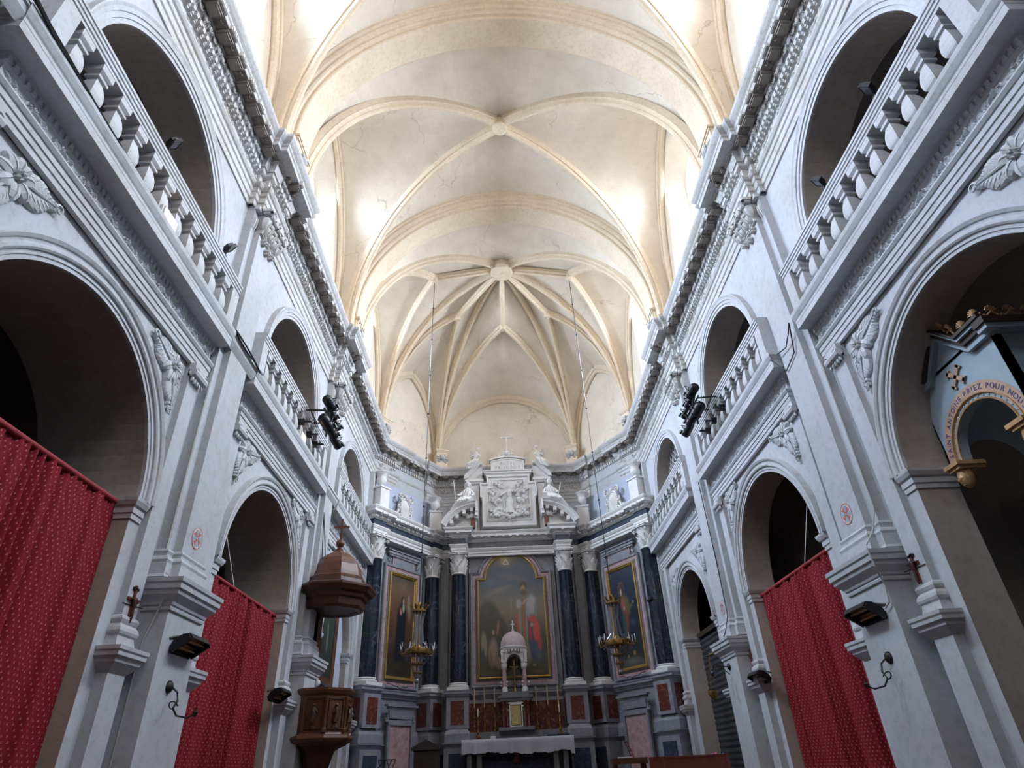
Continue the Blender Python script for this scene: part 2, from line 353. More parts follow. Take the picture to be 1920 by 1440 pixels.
for s in (-1, 1):
    DEP = 6.2 if s < 0 else 5.40
    mb = MB()
    edges = [2.40, 8.44, 14.50, 20.60]
    for i, (yc, r1, r2) in enumerate(BAYS):
        ya, yb = edges[i], edges[i+1]
        wall_arch(mb, WX, ya, yb, 0, 7.6, yc, r1, ZS1, 0)
        wall_arch(mb, WX, ya, yb, 7.6, 12.0, yc, r2, ZS2, 7.6)
        reveal(mb, WX, DEP, yc, r1, ZS1, 0, mi=1)
        reveal(mb, WX, 5.55, yc, r2, ZS2, 7.6, mi=1)
    # the bay towards the entrance, only glimpsed, closes the room
    wall_arch(mb, WX, -4.0, 2.40, 0, 12.0, -0.6, 1.72, ZS1, 0)
    reveal(mb, WX, DEP, -0.6, 1.72, ZS1, 0, mi=1)
    mb.mir(s); structure('wall_'+SIDE[s], mb, ['wall_paint', 'arch_stone_shaded'])
    # clerestory above the great cornice, with splayed windows
    mb = MB(); cx = 4.97
    for i, yc in enumerate(WINY):
        ya, yb = ([-4.0, 2.4, 8.44, 14.5, 20.6][i], [-4.0, 2.4, 8.44, 14.5, 20.6][i+1])
        wall_arch(mb, cx, ya, yb, 11.6, 18.6, yc, 1.12, 15.85, 13.1)
        reveal(mb, cx, 5.55, yc, 1.12, 15.85, 13.1, 0.86, dz=0.25); reveal(mb, 5.55, 6.0, yc, 0.82, 15.85, 13.35, 0.76)
        mb.arch([(0.86, 5.55), (0.82, 5.55)], yc, 15.85, 1)
        for q in (-1, 1): mb.poly([(5.55, yc+q*0.86, 13.35), (5.55, yc+q*0.82, 13.35), (5.55, yc+q*0.82, 15.85), (5.55, yc+q*0.86, 15.85)])
    mb.mir(s); trim(mb, 'vault_plaster')
    for i, yc in enumerate(WINY):
        wn = thing('window_%d' % (i+1+(4 if s > 0 else 0)), (s*5.9, yc, 13.35), '', ''); del wn['label']; del wn['category']; wn['kind'] = 'structure'
        g = MB(); X = s*5.92
        g.poly([(X, yc-0.78, 13.3)]+[(X, yc-0.78*cos(pi*k/16), 15.85+0.78*sin(pi*k/16)) for k in range(17)]+[(X, yc+0.78, 13.3)])
        part('pane', g, 'window_glass', wn)
        g = MB()
        for dy in (-0.37, 0, 0.37): g.box(X-0.02, X+0.02, yc+dy-0.012, yc+dy+0.012, 13.35, 16.45)
        for k in range(7): g.box(X-0.02, X+0.02, yc-0.72, yc+0.72, 13.6+k*0.42, 13.62+k*0.42)
        part('glazing_bars', g, 'window_iron', wn)
# apse walls
P0 = Vector((-4.86, 20.42)); P1 = Vector((-2.95, 23.50)); DC = (P1-P0).normalized(); NC = Vector((DC.y, -DC.x))
def LC(a, o): q = P0+DC*a+NC*o; return (q.x, q.y)
mb = MB()
for s in (-1, 1):
    mb.poly([(s*4.86, 20.42, 0), (s*2.95, 23.5, 0), (s*2.95, 23.5, 11.7), (s*4.86, 20.42, 11.7)])
mb.poly([(-2.95, 23.5, 0), (2.95, 23.5, 0), (2.95, 23.5, 11.7), (-2.95, 23.5, 11.7)])
structure('wall_apse', mb, 'wall_paint')
mb = MB()
for s in (-1, 1):
    mb.poly([(s*4.97, 20.42, 11.6), (s*2.98, 23.6, 11.6), (s*2.98, 23.6, 18.5), (s*4.97, 20.42, 18.5)])
    mb.poly([(s*4.97, 20.42, 11.6), (s*4.97, 20.62, 11.6), (s*4.97, 20.62, 18.5), (s*4.97, 20.42, 18.5)])
mb.poly([(-2.98, 23.6, 11.6), (2.98, 23.6, 11.6), (2.98, 23.6, 18.5), (-2.98, 23.6, 18.5)])
trim(mb, 'vault_plaster')
mb = MB(); mb.poly([(-12, -4, 0), (12, -4, 0), (12, -4, 19), (-12, -4, 19)])
structure('wall_entrance', mb, 'dark_wood')

# chapels and tribunes behind the arches
for s in (-1, 1):
    DEP = 6.2 if s < 0 else 5.40
    mb = MB()
    ys = [-4.0, 2.4, 8.44, 14.5, 20.6]
    for i in range(4):
        ya, yb = ys[i]+0.4, ys[i+1]-0.4; X1 = DEP; X2 = 9.4; zt = 7.2
        yc = (ya+yb)/2; r = (yb-ya)/2; zc = zt-r
        # inner face of the nave wall round the arch, side walls, rear wall, barrel vault
        bay = ([(-0.6, 1.72, 1)]+BAYS)[i]
        wall_arch(mb, X1, ya, yb, 0, zt, bay[0], bay[1], ZS1, 0)
        ar = [(yc-r*cos(pi*k/20), zc+r*sin(pi*k/20)) for k in range(21)]
        mb.grid([[(X1, y, z), (X2, y, z)] for y, z in ar])
        for y in (ya, yb): mb.poly([(X1, y, 0), (X2, y, 0), (X2, y, zc), (X1, y, zc)])
        mb.poly([(X2, ya, 0)]+[(X2, y, z) for y, z in ar]+[(X2, yb, 0)])
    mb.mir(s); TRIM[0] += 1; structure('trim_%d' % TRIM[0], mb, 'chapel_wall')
    mb = MB()
    for i in range(1, 4):
        ya, yb = ys[i]+0.5, ys[i+1]-0.5; X1, X2 = 5.55, 8.6; bay = BAYS[i-1]
        wall_arch(mb, X1, ya, yb, 7.6, 11.3, bay[0], bay[2], ZS2, 7.6)
        mb.box(X1, X2, ya, yb, 7.45, 7.6)
        for y in (ya, yb): mb.poly([(X1, y, 7.6), (X2, y, 7.6), (X2, y, 9.6), (X1, y, 9.6)])
        ar = [(ya+(yb-ya)*k/16, 9.6+1.6*sin(pi*k/16)) for k in range(17)]
        mb.grid([[(X1, y, z), (X2, y, z)] for y, z in ar])
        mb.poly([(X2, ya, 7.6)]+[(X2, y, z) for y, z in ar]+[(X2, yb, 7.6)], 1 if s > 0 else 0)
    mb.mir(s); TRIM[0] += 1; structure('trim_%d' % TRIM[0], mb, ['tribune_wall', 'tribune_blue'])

# ------------------------------------------------------------------ relief carving helpers
def rinceau(mb, pl, L, H, step=0.34, mi=0, h=0.035, seed=0, sparse=False):
    rnd = random.Random(seed); n = max(1, int(L/step)); st = L/n
    for i in range(n):
        u = (i+0.5)*st; sg = 1 if i % 2 else -1; R = H*0.30
        mb.curlt(pl, u, H*0.5, -sg*pi/2+rnd.uniform(-.3, .3), R, 1.15, H*0.060, h*0.6, sg, mi, 11, 4)
        if sparse and i % 3 == 2: continue
        for k in range(5):
            a = rnd.uniform(0, 2*pi); q = H*0.10
            mb.blob(pl, u+q*cos(a), H*0.5+q*sin(a), a, H*rnd.uniform(.18, .30), H*.075, h, mi, curl=rnd.uniform(-1, 1))
        for k in range(3):
            mb.blob(pl, u+st*0.35, H*0.5+sg*H*0.1, sg*(0.5+0.75*k)+(0 if sg > 0 else 0), H*.34, H*.085, h, mi, curl=-sg*0.9)
        mb.blob(pl, u-st*.5, H*0.5-sg*H*0.33, sg*0.35, st*0.75, H*.07, h*.8, mi, curl=sg*0.8)
def acanthus(mb, pl, spine, W, h=0.06, mi=0, n=9, side=(1, -1), grow=1.0, fat=1.0):
    """leaf growing along a spine polyline (u, v), lobes to both sides"""
    m = len(spine)
    def at(t):
        x = t*(m-1); i = min(int(x), m-2); f = x-i
        u = spine[i][0]*(1-f)+spine[i+1][0]*f; v = spine[i][1]*(1-f)+spine[i+1][1]*f
        return u, v, atan2(spine[i+1][1]-spine[i][1], spine[i+1][0]-spine[i][0])
    mb.tube([pl(*at(k/10)[:2], h*0.9) for k in range(11)], [h*0.35*(1-0.6*k/10) for k in range(11)], 5, mi)
    for k in range(n):
        t = (k+0.4)/n; u, v, a = at(t); w = W*(1-0.55*t)*grow*(0.55+0.45*sin(pi*min(1, t*1.2+0.15)))
        for sd in side:
            mb.blob(pl, u, v, a+sd*1.05, w, w*0.24*fat, h, mi, curl=-sd*0.55)
# ------------------------------------------------------------------ great entablature (all round), pieces: left, right, apse
APATH_L = [(-WX, -4.0)]
for py in PY_[:3]:
    APATH_L += [(-WX, py-0.56), (-WX+0.10, py-0.56), (-WX+0.10, py-0.42), (-WX+0.23, py-0.42), (-WX+0.23, py+0.42), (-WX+0.10, py+0.42), (-WX+0.10, py+0.56), (-WX, py+0.56)]
PROF = [(0.0, 10.56), (0.03, 10.56), (0.03, 10.68), (0.055, 10.70), (0.055, 10.82), (0.08, 10.84), (0.08, 10.93), (0.11, 10.95), (0.14, 11.0), (0.14, 11.03), (0.03, 11.04),
        (0.03, 11.33), (0.07, 11.35), (0.10, 11.37), (0.10, 11.47), (0.13, 11.47), (0.13, 11.50), (0.17, 11.58), (0.19, 11.66), (0.22, 11.66),
        (0.22, 11.70), (0.43, 11.70), (0.43, 11.80), (0.45, 11.82), (0.46, 11.86), (0.50, 11.90), (0.54, 11.96), (0.55, 12.0), (0.55, 12.03), (0.0, 12.05)]
def along(path, d, step, skip=0.08):
    """points on a mitred offset path: (x, y, tx, ty)"""
    out = []
    for i in range(len(path)-1):
        a = Vector(path[i]); b = Vector(path[i+1]); t = (b-a); 
        if t.length < 1e-6: continue
        t.normalize(); nrm = Vector((t.y, -t.x)); e0 = e1 = 0.0
        if i > 0:
            p = (a-Vector(path[i-1])).normalized(); cr = p.x*t.y-p.y*t.x; dt = p.dot(t); e0 = d*math.tan(math.acos(max(-1, min(1, dt)))/2)*(1 if cr < 0 else -1)
        if i < len(path)-2:
            p = (Vector(path[i+2])-b).normalized(); cr = t.x*p.y-t.y*p.x; dt = p.dot(t); e1 = d*math.tan(math.acos(max(-1, min(1, dt)))/2)*(1 if cr < 0 else -1)
        A = a-t*e0; B = b+t*e1; L = (B-A).dot(t)
        if L < skip: continue
        n = max(1, int(round(L/step)))
        for k in range(n):
            q = A+t*(L*(k+0.5)/n)+nrm*d; out.append((q.x, q.y, t.x, t.y, L/n))
    return out
def entab_ornament(mb, path, seed):
    T = lambda x, y, tx, ty: (Vector((tx, ty, 0)), Vector((ty, -tx, 0)))
    for x, y, tx, ty, st in along(path, 0.115, 0.115):           # dentils
        t, n = T(x, y, tx, ty); mb.obox((x, y, 11.42), t*st*0.27, n*0.035, Vector((0, 0, 0.05)))
    for x, y, tx, ty, st in along(path, 0.05, 0.115):            # leaf-and-dart course
        t, n = T(x, y, tx, ty); mb.obox((x, y, 11.345), t*st*0.2, n*0.035, Vector((0, 0, 0.022)))
    for x, y, tx, ty, st in along(path, 0.165, 0.17):            # eggs and tongues
        t, n = T(x, y, tx, ty); c = Vector((x, y, 11.575)); pl = lambda u, v, h, c=c, t=t, n=n: c+t*u+Vector((0, 0, v))+n*h
        mb.blob(pl, 0, 0.07, -pi/2, 0.13, st*0.22, 0.045); mb.blob(pl, st*0.5, 0.07, -pi/2, 0.12, st*0.07, 0.05)
        mb.tube([pl(st*0.34*cos(a), 0.01+0.075*sin(a), 0.03) for a in [pi*k/5+pi for k in range(6)]], 0.010, 4)
    for x, y, tx, ty, st in along(path, 0.32, 0.42):             # modillions with leaf under, rosettes between
        t, n = T(x, y, tx, ty)
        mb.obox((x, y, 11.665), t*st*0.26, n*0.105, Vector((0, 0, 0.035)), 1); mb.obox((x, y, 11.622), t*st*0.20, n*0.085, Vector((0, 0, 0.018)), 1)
        mb.obox(Vector((x, y, 11.725))+n*0.125, t*st*0.27, n*0.035, Vector((0, 0, 0.045)))
        for k in (-1, 0, 1): mb.obox(Vector((x, y, 11.745))+n*0.15+t*st*0.17*k, t*st*0.07, n*0.022, Vector((0, 0, 0.05)))
        c = Vector((x, y, 11.69))+t*st*0.5
        pl = lambda u, v, h, c=c, t=t, n=n: c+t*u+n*v-Vector((0, 0, h))
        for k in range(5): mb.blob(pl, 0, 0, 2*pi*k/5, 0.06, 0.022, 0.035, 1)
        mb.obox(Vector((x, y, 11.694)), t*st*0.5, n*0.105, Vector((0, 0, 0.004)), 1)  # soffit strip in the same colour, with the shade painted in
for s, path in ((-1, APATH_L+[(-WX, 20.42)]), (1, APATH_L+[(-WX, 20.42)])):
    full = path+[(P1.x, P1.y)]
    mb = MB(); mb.mould(full, PROF, caps=False)
    # keep the nave stretch only (drop last row)
    n = len(PROF); keep = len(full)-1
    mb.v = mb.v[:keep*n]; k2 = [(f, m) for f, m in zip(mb.f, mb.m) if max(f) < keep*n]; mb.f = [a for a, _ in k2]; mb.m = [b for _, b in k2]
    entab_ornament(mb, path, 1)
    for i in range(len(path)-1):
        a, b = path[i], path[i+1]
        if abs(a[0]-b[0]) > 1e-6: continue
        L = b[1]-a[1]; X = a[0]+0.03
        if L < 0.3 or b[1] < 1.5: continue
        pl = lambda u, v, h, a=a, X=X: (X+h, a[1]+u, 11.05+v)
        rinceau(mb, pl, L, 0.28, 0.34, seed=i+3, h=0.045, sparse=True)
    if s > 0: mb.v = [(-a, b, c) for a, b, c in mb.v]
    trim(mb, ['cornice_stone', 'modillion_stone_shaded'])
# apse stretch
ap = [(-WX, 20.42), (P1.x, P1.y), (-P1.x, P1.y), (WX, 20.42)]
apx = [(-WX, 20.0)]+[LC(0.0, 0)]+[LC(1.15, 0), LC(1.15, -0.10), LC(3.05, -0.10), LC(3.05, 0.0)]+[(P1.x, P1.y)]
apx = apx+[(-x, y) for x, y in reversed(apx)]
mb = MB(); mb.mould(apx, PROF, caps=False); n = len(PROF); nn = len(apx)
k2 = [f for f in mb.f if min(f) >= n and max(f) < (nn-1)*n]; mb.f = k2; mb.m = [0]*len(k2)
entab_ornament(mb, apx[1:-1], 5)
for sg in (-1, 1):
    def pl(u, v, h, sg=sg):
        q = LC(u, 0.03+h); return (q[0]*-sg, q[1], 11.05+v)
    rinceau(mb, lambda u, v, h: pl(u+0.1, v, h), 1.0, 0.27, 0.34, seed=31); rinceau(mb, lambda u, v, h: pl(u+1.2, v, h-0.10), 1.8, 0.27, 0.36, seed=32)
rinceau(mb, lambda u, v, h: (-2.8+u, 23.5-0.03-h, 11.05+v), 5.6, 0.27, 0.36, seed=33)
trim(mb, ['cornice_stone', 'modillion_stone_shaded'])

# ------------------------------------------------------------------ gallery entablatures, archivolts, balustrades, spandrels per bay
GP = [(0.0, 6.71), (0.06, 6.71), (0.06, 6.775), (0.075, 6.785), (0.075, 6.85), (0.09, 6.86), (0.09, 6.925), (0.105, 6.935), (0.13, 6.97), (0.13, 6.99), (0.03, 7.0),
      (0.03, 7.19), (0.045, 7.20), (0.045, 7.215), (0.055, 7.225), (0.055, 7.30), (0.075, 7.31), (0.085, 7.335), (0.30, 7.335), (0.30, 7.34), (0.30, 7.43), (0.305, 7.44), (0.305, 7.48), (0.32, 7.50), (0.35, 7.56), (0.355, 7.60), (0.355, 7.62), (0.0, 7.62)]
gal_ends = [(3.00, 7.92), (9.02, 13.98), (15.08, 20.30)]
def baluster_mb():
    m = MB(); m.lathe([(0.10, 0), (0.10, 0.05), (0.07, 0.06), (0.06, 0.085), (0.075, 0.10), (0.092, 0.125), (0.099, 0.16), (0.10, 0.22), (0.092, 0.30), (0.074, 0.38), (0.060, 0.42), (0.056, 0.45), (0.085, 0.465), (0.085, 0.50), (0.068, 0.512), (0.068, 0.53), (0.085, 0.545), (0.105, 0.565), (0.105, 0.66)], (0, 0, 0), sq=True)
    return m
BAL = None
for s in (-1, 1):
    for i, (yc, r1, r2) in enumerate(BAYS):
        ya, yb = gal_ends[i]
        where = ['nearest', 'middle', 'farthest'][i]
        # entablature + dentils + carved frieze
        mb = MB()
        mb.mould([(-WX-0.1, ya+0.28), (-WX+0.02, ya+0.28), (-WX+0.02, yb)], GP)
        nd = int((yb-ya)/0.088)
        for k in range(nd):
            y = ya+0.2+(k+0.5)*(yb-ya-0.2)/nd; mb.box(-WX+0.07, -WX+0.10, y-0.024, y+0.024, 7.235, 7.30)
        rinceau(mb, lambda u, v, h: (-WX+0.05+h, ya+0.28+u, 7.0+v), yb-ya-0.30, 0.20, 0.22, seed=11+i, h=0.05)
        # archivolt: stepped round mouldings, over lower arch
        ar = [(r1, WX-0.0), (r1, WX-0.045), (r1+0.045, WX-0.045), (r1+0.05, WX-0.06), (r1+0.095, WX-0.06), (r1+0.10, WX-0.085), (r1+0.12, WX-0.10), (r1+0.145, WX-0.10), (r1+0.155, WX-0.08), (r1+0.17, WX-0.075), (r1+0.205, WX-0.08), (r1+0.21, WX-0.10), (r1+0.245, WX-0.12), (r1+0.26, WX-0.12), (r1+0.26, WX)]
        mb2 = MB(); mb2.arch([(r, -x) for r, x in ar], yc, ZS1, n=44)
        # upper archivolt
        au = [(r2, WX), (r2, WX-0.05), (r2+0.06, WX-0.05), (r2+0.065, WX-0.07), (r2+0.13, WX-0.07), (r2+0.135, WX-0.09), (r2+0.19, WX-0.10), (r2+0.23, WX-0.12), (r2+0.25, WX-0.12), (r2+0.25, WX)]
        mb2.arch([(r, -x) for r, x in au], yc, ZS2)
        for sd in (-1, 1):
            # small turned drop at the foot of the upper archivolt, and shallow panels below it
            y0 = yc+sd*(r2+0.12); mb2.box(-WX, -WX+0.10, y0-0.13, y0+0.13, ZS2-0.10, ZS2); mb2.box(-WX, -WX+0.07, y0-0.11, y0+0.11, ZS2-0.18, ZS2-0.10)
            # impost of lower arch, running through the arch thickness
            ip = [(0.0, 4.28), (0.02, 4.28), (0.02, 4.34), (0.035, 4.35), (0.035, 4.42), (0.06, 4.44), (0.085, 4.49), (0.09, 4.53), (0.0, 4.54)]
            e = yc+sd*r1; Xd = -(6.2 if s < 0 else 5.40)
            pth = [(Xd, e), (-WX, e), (-WX, e+sd*0.22)] if sd > 0 else [(-WX, e-0.22), (-WX, e), (Xd, e)]
            mb2.mould([(a, b) for a, b in pth], ip)
            o = yc+sd*(r1+0.52); pth = [(-WX, o-0.09), (-WX, o+0.09)]; mb2.mould(pth, [(d*0.8, z) for d, z in ip])
        mb.v += []; 
        if s > 0: mb.mir(-1); mb2.mir(-1)
        trim(mb, 'wall_stone'); trim(mb2, 'wall_stone')
        # spandrel leaves
        for sd in (-1, 1):
            m = MB(); cz = ZS1; k_ = (yc-r1) and r1/1.72
            side_word = 'near' if sd < 0 else 'far'
            pl = lambda u, v, h, sd=sd, yc=yc: (-(WX-0.005-h), yc+sd*u, v)
            cu, cv = 1.60*k_, cz+1.90*k_-0.0
            arm = [(cu-0.06, cv+0.02), (cu-0.22, cv+0.06), (cu-0.38, cv+0.11), (cu-0.52, cv+0.15)]
            low = [(cu+0.03, cv-0.08), (cu+0.10, cv-0.22), (cu+0.165, cv-0.38), (cu+0.20, cv-0.56)]
            acanthus(m, pl, arm, 0.27, 0.06, n=8, fat=1.7); acanthus(m, pl, low, 0.27, 0.06, n=9, fat=1.7)
            for k, (a, l) in enumerate(((0.5, .20), (1.3, .20), (-0.3, .24), (-1.1, .26), (-1.9, .26), (-2.7, .22), (2.5, .20), (1.9, .20))): m.blob(pl, cu, cv, a, l*1.15, 0.085, 0.09, curl=0.35)
            for k in range(6): m.blob(pl, cu, cv, k*pi/3, 0.075, 0.035, 0.12)
            m.curlt(pl, arm[-1][0]-0.04, arm[-1][1], 0, 0.06, 1.1, 0.02, 0.05)
            m.curlt(pl, low[-1][0], low[-1][1]-0.05, pi/2, 0.05, 1.1, 0.018, 0.05)
            if s > 0: m.mir(-1)
            t = thing('leaf_relief', (s*(WX-0.005), yc+sd*cu, cv), 'white carved leaf, %s corner above the %s lower arch, %s wall' % (side_word, where, SIDE[s]), 'carved leaf', 'acanthus leaves in the arch corners')
            part('leaf_carving', m, 'wall_stone', t)
        # balustrade
        t = thing('balustrade', (s*4.74, (ya+yb)/2, 7.62), 'white stone balustrade of the %s gallery bay, %s wall' % (where, SIDE[s]), 'balustrade', 'gallery balustrades')
        y0, y1 = ya+0.25, yb-0.02
        if i == 0: y1 = yb+0.08
        m = MB(); m.box(-4.90, -4.60, y0, y1, 7.62, 7.72); m.box(-4.88, -4.62, y0, y1, 7.72, 7.77); m.mir(-s if False else (1 if s < 0 else -1)); part('plinth', m, 'wall_stone', t)
        m = MB(); m.mould([(-4.90, y0), (-4.90, y1)], [(0.0, 8.43), (0.255, 8.43), (0.255, 8.47), (0.27, 8.48), (0.27, 8.52), (0.285, 8.53), (0.285, 8.57), (0.30, 8.58), (0.30, 8.62), (0.27, 8.65), (0, 8.65)]); m.mir(1 if s < 0 else -1); part('handrail', m, 'wall_stone', t)
        for e in ((y0, y0+0.24), (y1-0.24, y1)):
            m = MB(); m.box(-4.895, -4.635, e[0], e[1], 7.77, 8.43); m.mir(1 if s < 0 else -1); part('newel', m, 'wall_stone', t)
        nb = int(round((y1-y0-0.48)/0.40)); 
        for k in range(nb):
            y = y0+0.24+(y1-y0-0.48)*(k+0.5)/nb
            if BAL is None: BAL = baluster_mb().build('baluster', 'wall_stone'); b = BAL
            else: b = BAL.copy(); COL.objects.link(b)
            b.parent = t; b.location = (s*(4.755)-t.location.x, y-t.location.y, 7.77-7.62)

# ------------------------------------------------------------------ piers
def capital(mb, cx0, y0, y1, z0, z1, out=0.1):
    """corinthian pilaster capital on the nave face (x = -cx0 plane), between y0..y1"""
    H = z1-z0; W = y1-y0; pl = lambda u, v, h: (-(cx0-h), y0+u, z0+v)
    mb.box(-cx0, -cx0+0.05, y0-0.03, y1+0.03, z0-0.02, z0+0.03); mb.box(-cx0, -cx0+0.05, y0, y1, z0, z1)
    for k in range(4):
        u = W*(k+0.5)/4; mb.blob(pl, u, 0.03, pi/2, H*0.40, W*0.125, 0.12, base=0.03); mb.ball(pl(u, H*0.40, 0.15), 0.045, n=7, m=5)
    for k in range(5):
        u = W*k/4; mb.blob(pl, u, 0.10, pi/2, H*0.58, W*0.11, 0.14, base=0.03); mb.ball(pl(u, H*0.66, 0.18), 0.05, n=7, m=5)
    for sg, u in ((1, 0.0), (-1, W)):
        mb.curlt(pl, u+sg*0.02, H*0.80, 0 if sg < 0 else pi, 0.11, 1.3, 0.038, 0.18, -sg)
        mb.curlt(pl, W/2-sg*0.09, H*0.80, 0 if sg > 0 else pi, 0.07, 1.2, 0.03, 0.15, sg)
        mb.tube([pl(u+sg*0.10, H*.45, .08), pl(u+sg*0.05, H*.70, .14), pl(u-sg*0.02, H*.86, .20)], [.02, .03, .03], 6)
    for k in range(7): mb.blob(pl, W/2, H*0.96, k*2*pi/7, 0.085, 0.035, 0.20)
    for q in (0.22, 0.5, 0.78):      # hanging rosettes
        for k in range(6): mb.blob(pl, W*q, -0.10 if q != 0.5 else -0.17, k*pi/3, 0.075, 0.034, 0.10)
        mb.ball(pl(W*q, -0.10 if q != 0.5 else -0.17, 0.09), 0.03, n=6, m=4)
    mb.box(-cx0, -cx0+0.17, y0-0.09, y1+0.09, z1-0.06, z1); mb.box(-cx0, -cx0+0.13, y0-0.06, y1+0.06, z1-0.10, z1-0.06)
def pier(s, py, which):
    t = thing('nave_pier', (s*4.74, py, 0), 'whitewashed pilaster pier %s, %s wall' % (which, SIDE[s]), 'pier', 'nave piers')
    sg = 1 if s < 0 else -1
    # great pilaster in two planes
    m = MB(); m.box(-4.865, -4.71, py-0.49, py+0.49, 3.9, 10.60); m.box(-4.72, -4.60, py-0.34, py+0.34, 3.9, 10.60)
    part('shaft', m.mir(sg), 'wall_paint', t)
    pth = [(-4.86, py-0.49), (-4.71, py-0.49), (-4.71, py-0.34), (-4.60, py-0.34), (-4.60, py+0.34), (-4.71, py+0.34), (-4.71, py+0.49), (-4.86, py+0.49)]
    m = MB(); m.mould(pth, [(0, 4.14), (0.02, 4.13), (0.035, 4.10), (0.02, 4.07), (0.02, 4.04), (0.05, 4.02), (0.065, 3.985), (0.05, 3.95), (0.07, 3.94), (0.07, 3.80), (0.085, 3.76), (0, 3.74)])
    part('base', m.mir(sg), 'wall_stone', t)
    m = MB(); ds = 0.46; pf = 4.52
    m.box(-4.865, -pf, py-ds, py+ds, 0.42, 3.52)
    pp = [(-4.86, py-ds), (-pf, py-ds), (-pf, py+ds), (-4.86, py+ds)]
    m.mould(pp, [(0, 3.36), (0.025, 3.37), (0.03, 3.40), (0.02, 3.42), (0.04, 3.43), (0.05, 3.46), (0.12, 3.54), (0.13, 3.58), (0.155, 3.60), (0.155, 3.66), (0.175, 3.68), (0.18, 3.73), (0, 3.76)])
    m.mould(pp, [(0, 0.62), (0.03, 0.58), (0.06, 0.52), (0.06, 0.0), (0, 0.0)])
    part('pedestal', m.mir(sg), 'wall_paint', t)
    m = MB(); capital(m, 4.60, py-0.34, py+0.34, 10.02, 10.58)
    for q in (-0.49, 0.36):
        pl = lambda u, v, h: (-(4.71-h), py+q+u, 10.04+v)
        for k in range(2): m.blob(pl, 0.035+0.06*k, 0.0, pi/2, 0.34, 0.03, 0.06)
        m.box(-4.72, -4.63, py+q-0.02, py+q+0.15, 10.49, 10.58)
    part('capital', m.mir(sg), 'cornice_stone', t, 'auto')
    for sd in (-1, 1):
        a, b = sorted((py+sd*0.69, py+sd*0.99))
        m = MB(); m.box(-4.865, -4.77, a, b, 3.1, 6.71); part('arch_pilaster', m.mir(sg), 'wall_paint', t)
        m = MB(); q = [(-4.86, a), (-4.77, a), (-4.77, b), (-4.86, b)]
        m.mould(q, [(0, 3.22), (0.03, 3.20), (0.04, 3.17), (0.03, 3.14), (0.02, 3.12), (0.05, 3.08), (0.06, 3.04), (0.05, 3.01), (0.03, 2.99), (0.05, 2.90), (0.06, 2.86), (0, 2.85)])
        part('pilaster_base', m.mir(sg), 'wall_stone', t)
        a2, b2 = sorted((py+sd*0.66, py+sd*1.02))
        m = MB(); q = [(-4.86, a2), (-4.73, a2), (-4.73, b2), (-4.86, b2)]; m.box(-4.865, -4.73, a2, b2, 0.42, 2.7)
        m.mould(q, [(0, 2.60), (0.02, 2.62), (0.09, 2.70), (0.10, 2.74), (0.13, 2.76), (0.13, 2.80), (0.145, 2.82), (0.145, 2.86), (0, 2.87)])
        m.mould(q, [(0, 0.62), (0.03, 0.58), (0.06, 0.52), (0.06, 0.0), (0, 0.0)])
        part('pilaster_pedestal', m.mir(sg), 'wall_paint', t)
        # scroll console under the architrave
        m = MB(); m.box(-4.79, -4.70, a-0.02, b+0.02, 6.60, 6.71); m.box(-4.80, -4.73, a, b, 6.50, 6.60)
        pl = lambda u, v, h: (-(4.73-h), a+u, 6.50+v)
        m.tube([(-4.71, a-0.04, 6.55), (-4.71, b+0.04, 6.55)], 0.06, 8); m.curlt(pl, 0.02, 0.08, 0, 0.055, 1.2, 0.016, 0.05); m.curlt(pl, b-a-0.02, 0.08, pi, 0.055, 1.2, 0.016, 0.05, -1)
        for k in range(5): m.blob(pl, (b-a)*(k+0.5)/5, 0.0, -pi/2+0.2*(k-2), 0.10, 0.025, 0.035)
        part('console', m.mir(sg), 'wall_stone', t)
    if s < 0:
        m = MB(); m.mould([(-4.60, py-0.50), (-4.60, py+0.62)], [(0, 7.40), (0.03, 7.44), (0.07, 7.50), (0.08, 7.56), (0.10, 7.57), (0.10, 7.62), (0, 7.64)]); part('ledge', m.mir(sg), 'wall_stone', t)
    return t
for s in (-1, 1):
    pier(s, PY_[0], 'nearest the picture edge'); pier(s, PY_[1], 'between the near and middle arches'); pier(s, PY_[2], 'between the middle and far arches')
    # half pier at the apse corner
    py = PY_[3]; sg = 1 if s < 0 else -1
    t = thing('corner_pier', (s*4.74, py-0.3, 0), 'slim stone corner pier beside the outer dark column, %s side' % SIDE[s], 'pier', 'apse corner piers')
    m = MB(); m.box(-4.865, -4.71, py-0.49, py-0.02, 3.9, 10.6); part('shaft', m.mir(sg), 'wall_stone', t)
    m = MB(); a, b = py-0.99, py-0.69; m.box(-4.865, -4.77, a, b, 3.1, 6.71); part('arch_pilaster', m.mir(sg), 'wall_stone', t)
    q = [(-4.86, a), (-4.77, a), (-4.77, b), (-4.86, b)]
    m = MB(); m.mould(q, [(0, 3.22), (0.03, 3.20), (0.04, 3.17), (0.03, 3.14), (0.02, 3.12), (0.05, 3.08), (0.06, 3.04), (0.05, 3.01), (0.03, 2.99), (0.05, 2.90), (0.06, 2.86), (0, 2.85)]); part('pilaster_base', m.mir(sg), 'wall_stone', t)
    m = MB(); q = [(-4.86, a-.03), (-4.73, a-.03), (-4.73, b+.03), (-4.86, b+.03)]; m.box(-4.865, -4.73, a-.03, b+.03, 0.0, 2.7)
    m.mould(q, [(0, 2.60), (0.02, 2.62), (0.09, 2.70), (0.10, 2.74), (0.13, 2.76), (0.13, 2.80), (0.145, 2.82), (0.145, 2.86), (0, 2.87)]); part('pedestal', m.mir(sg), 'wall_stone', t)
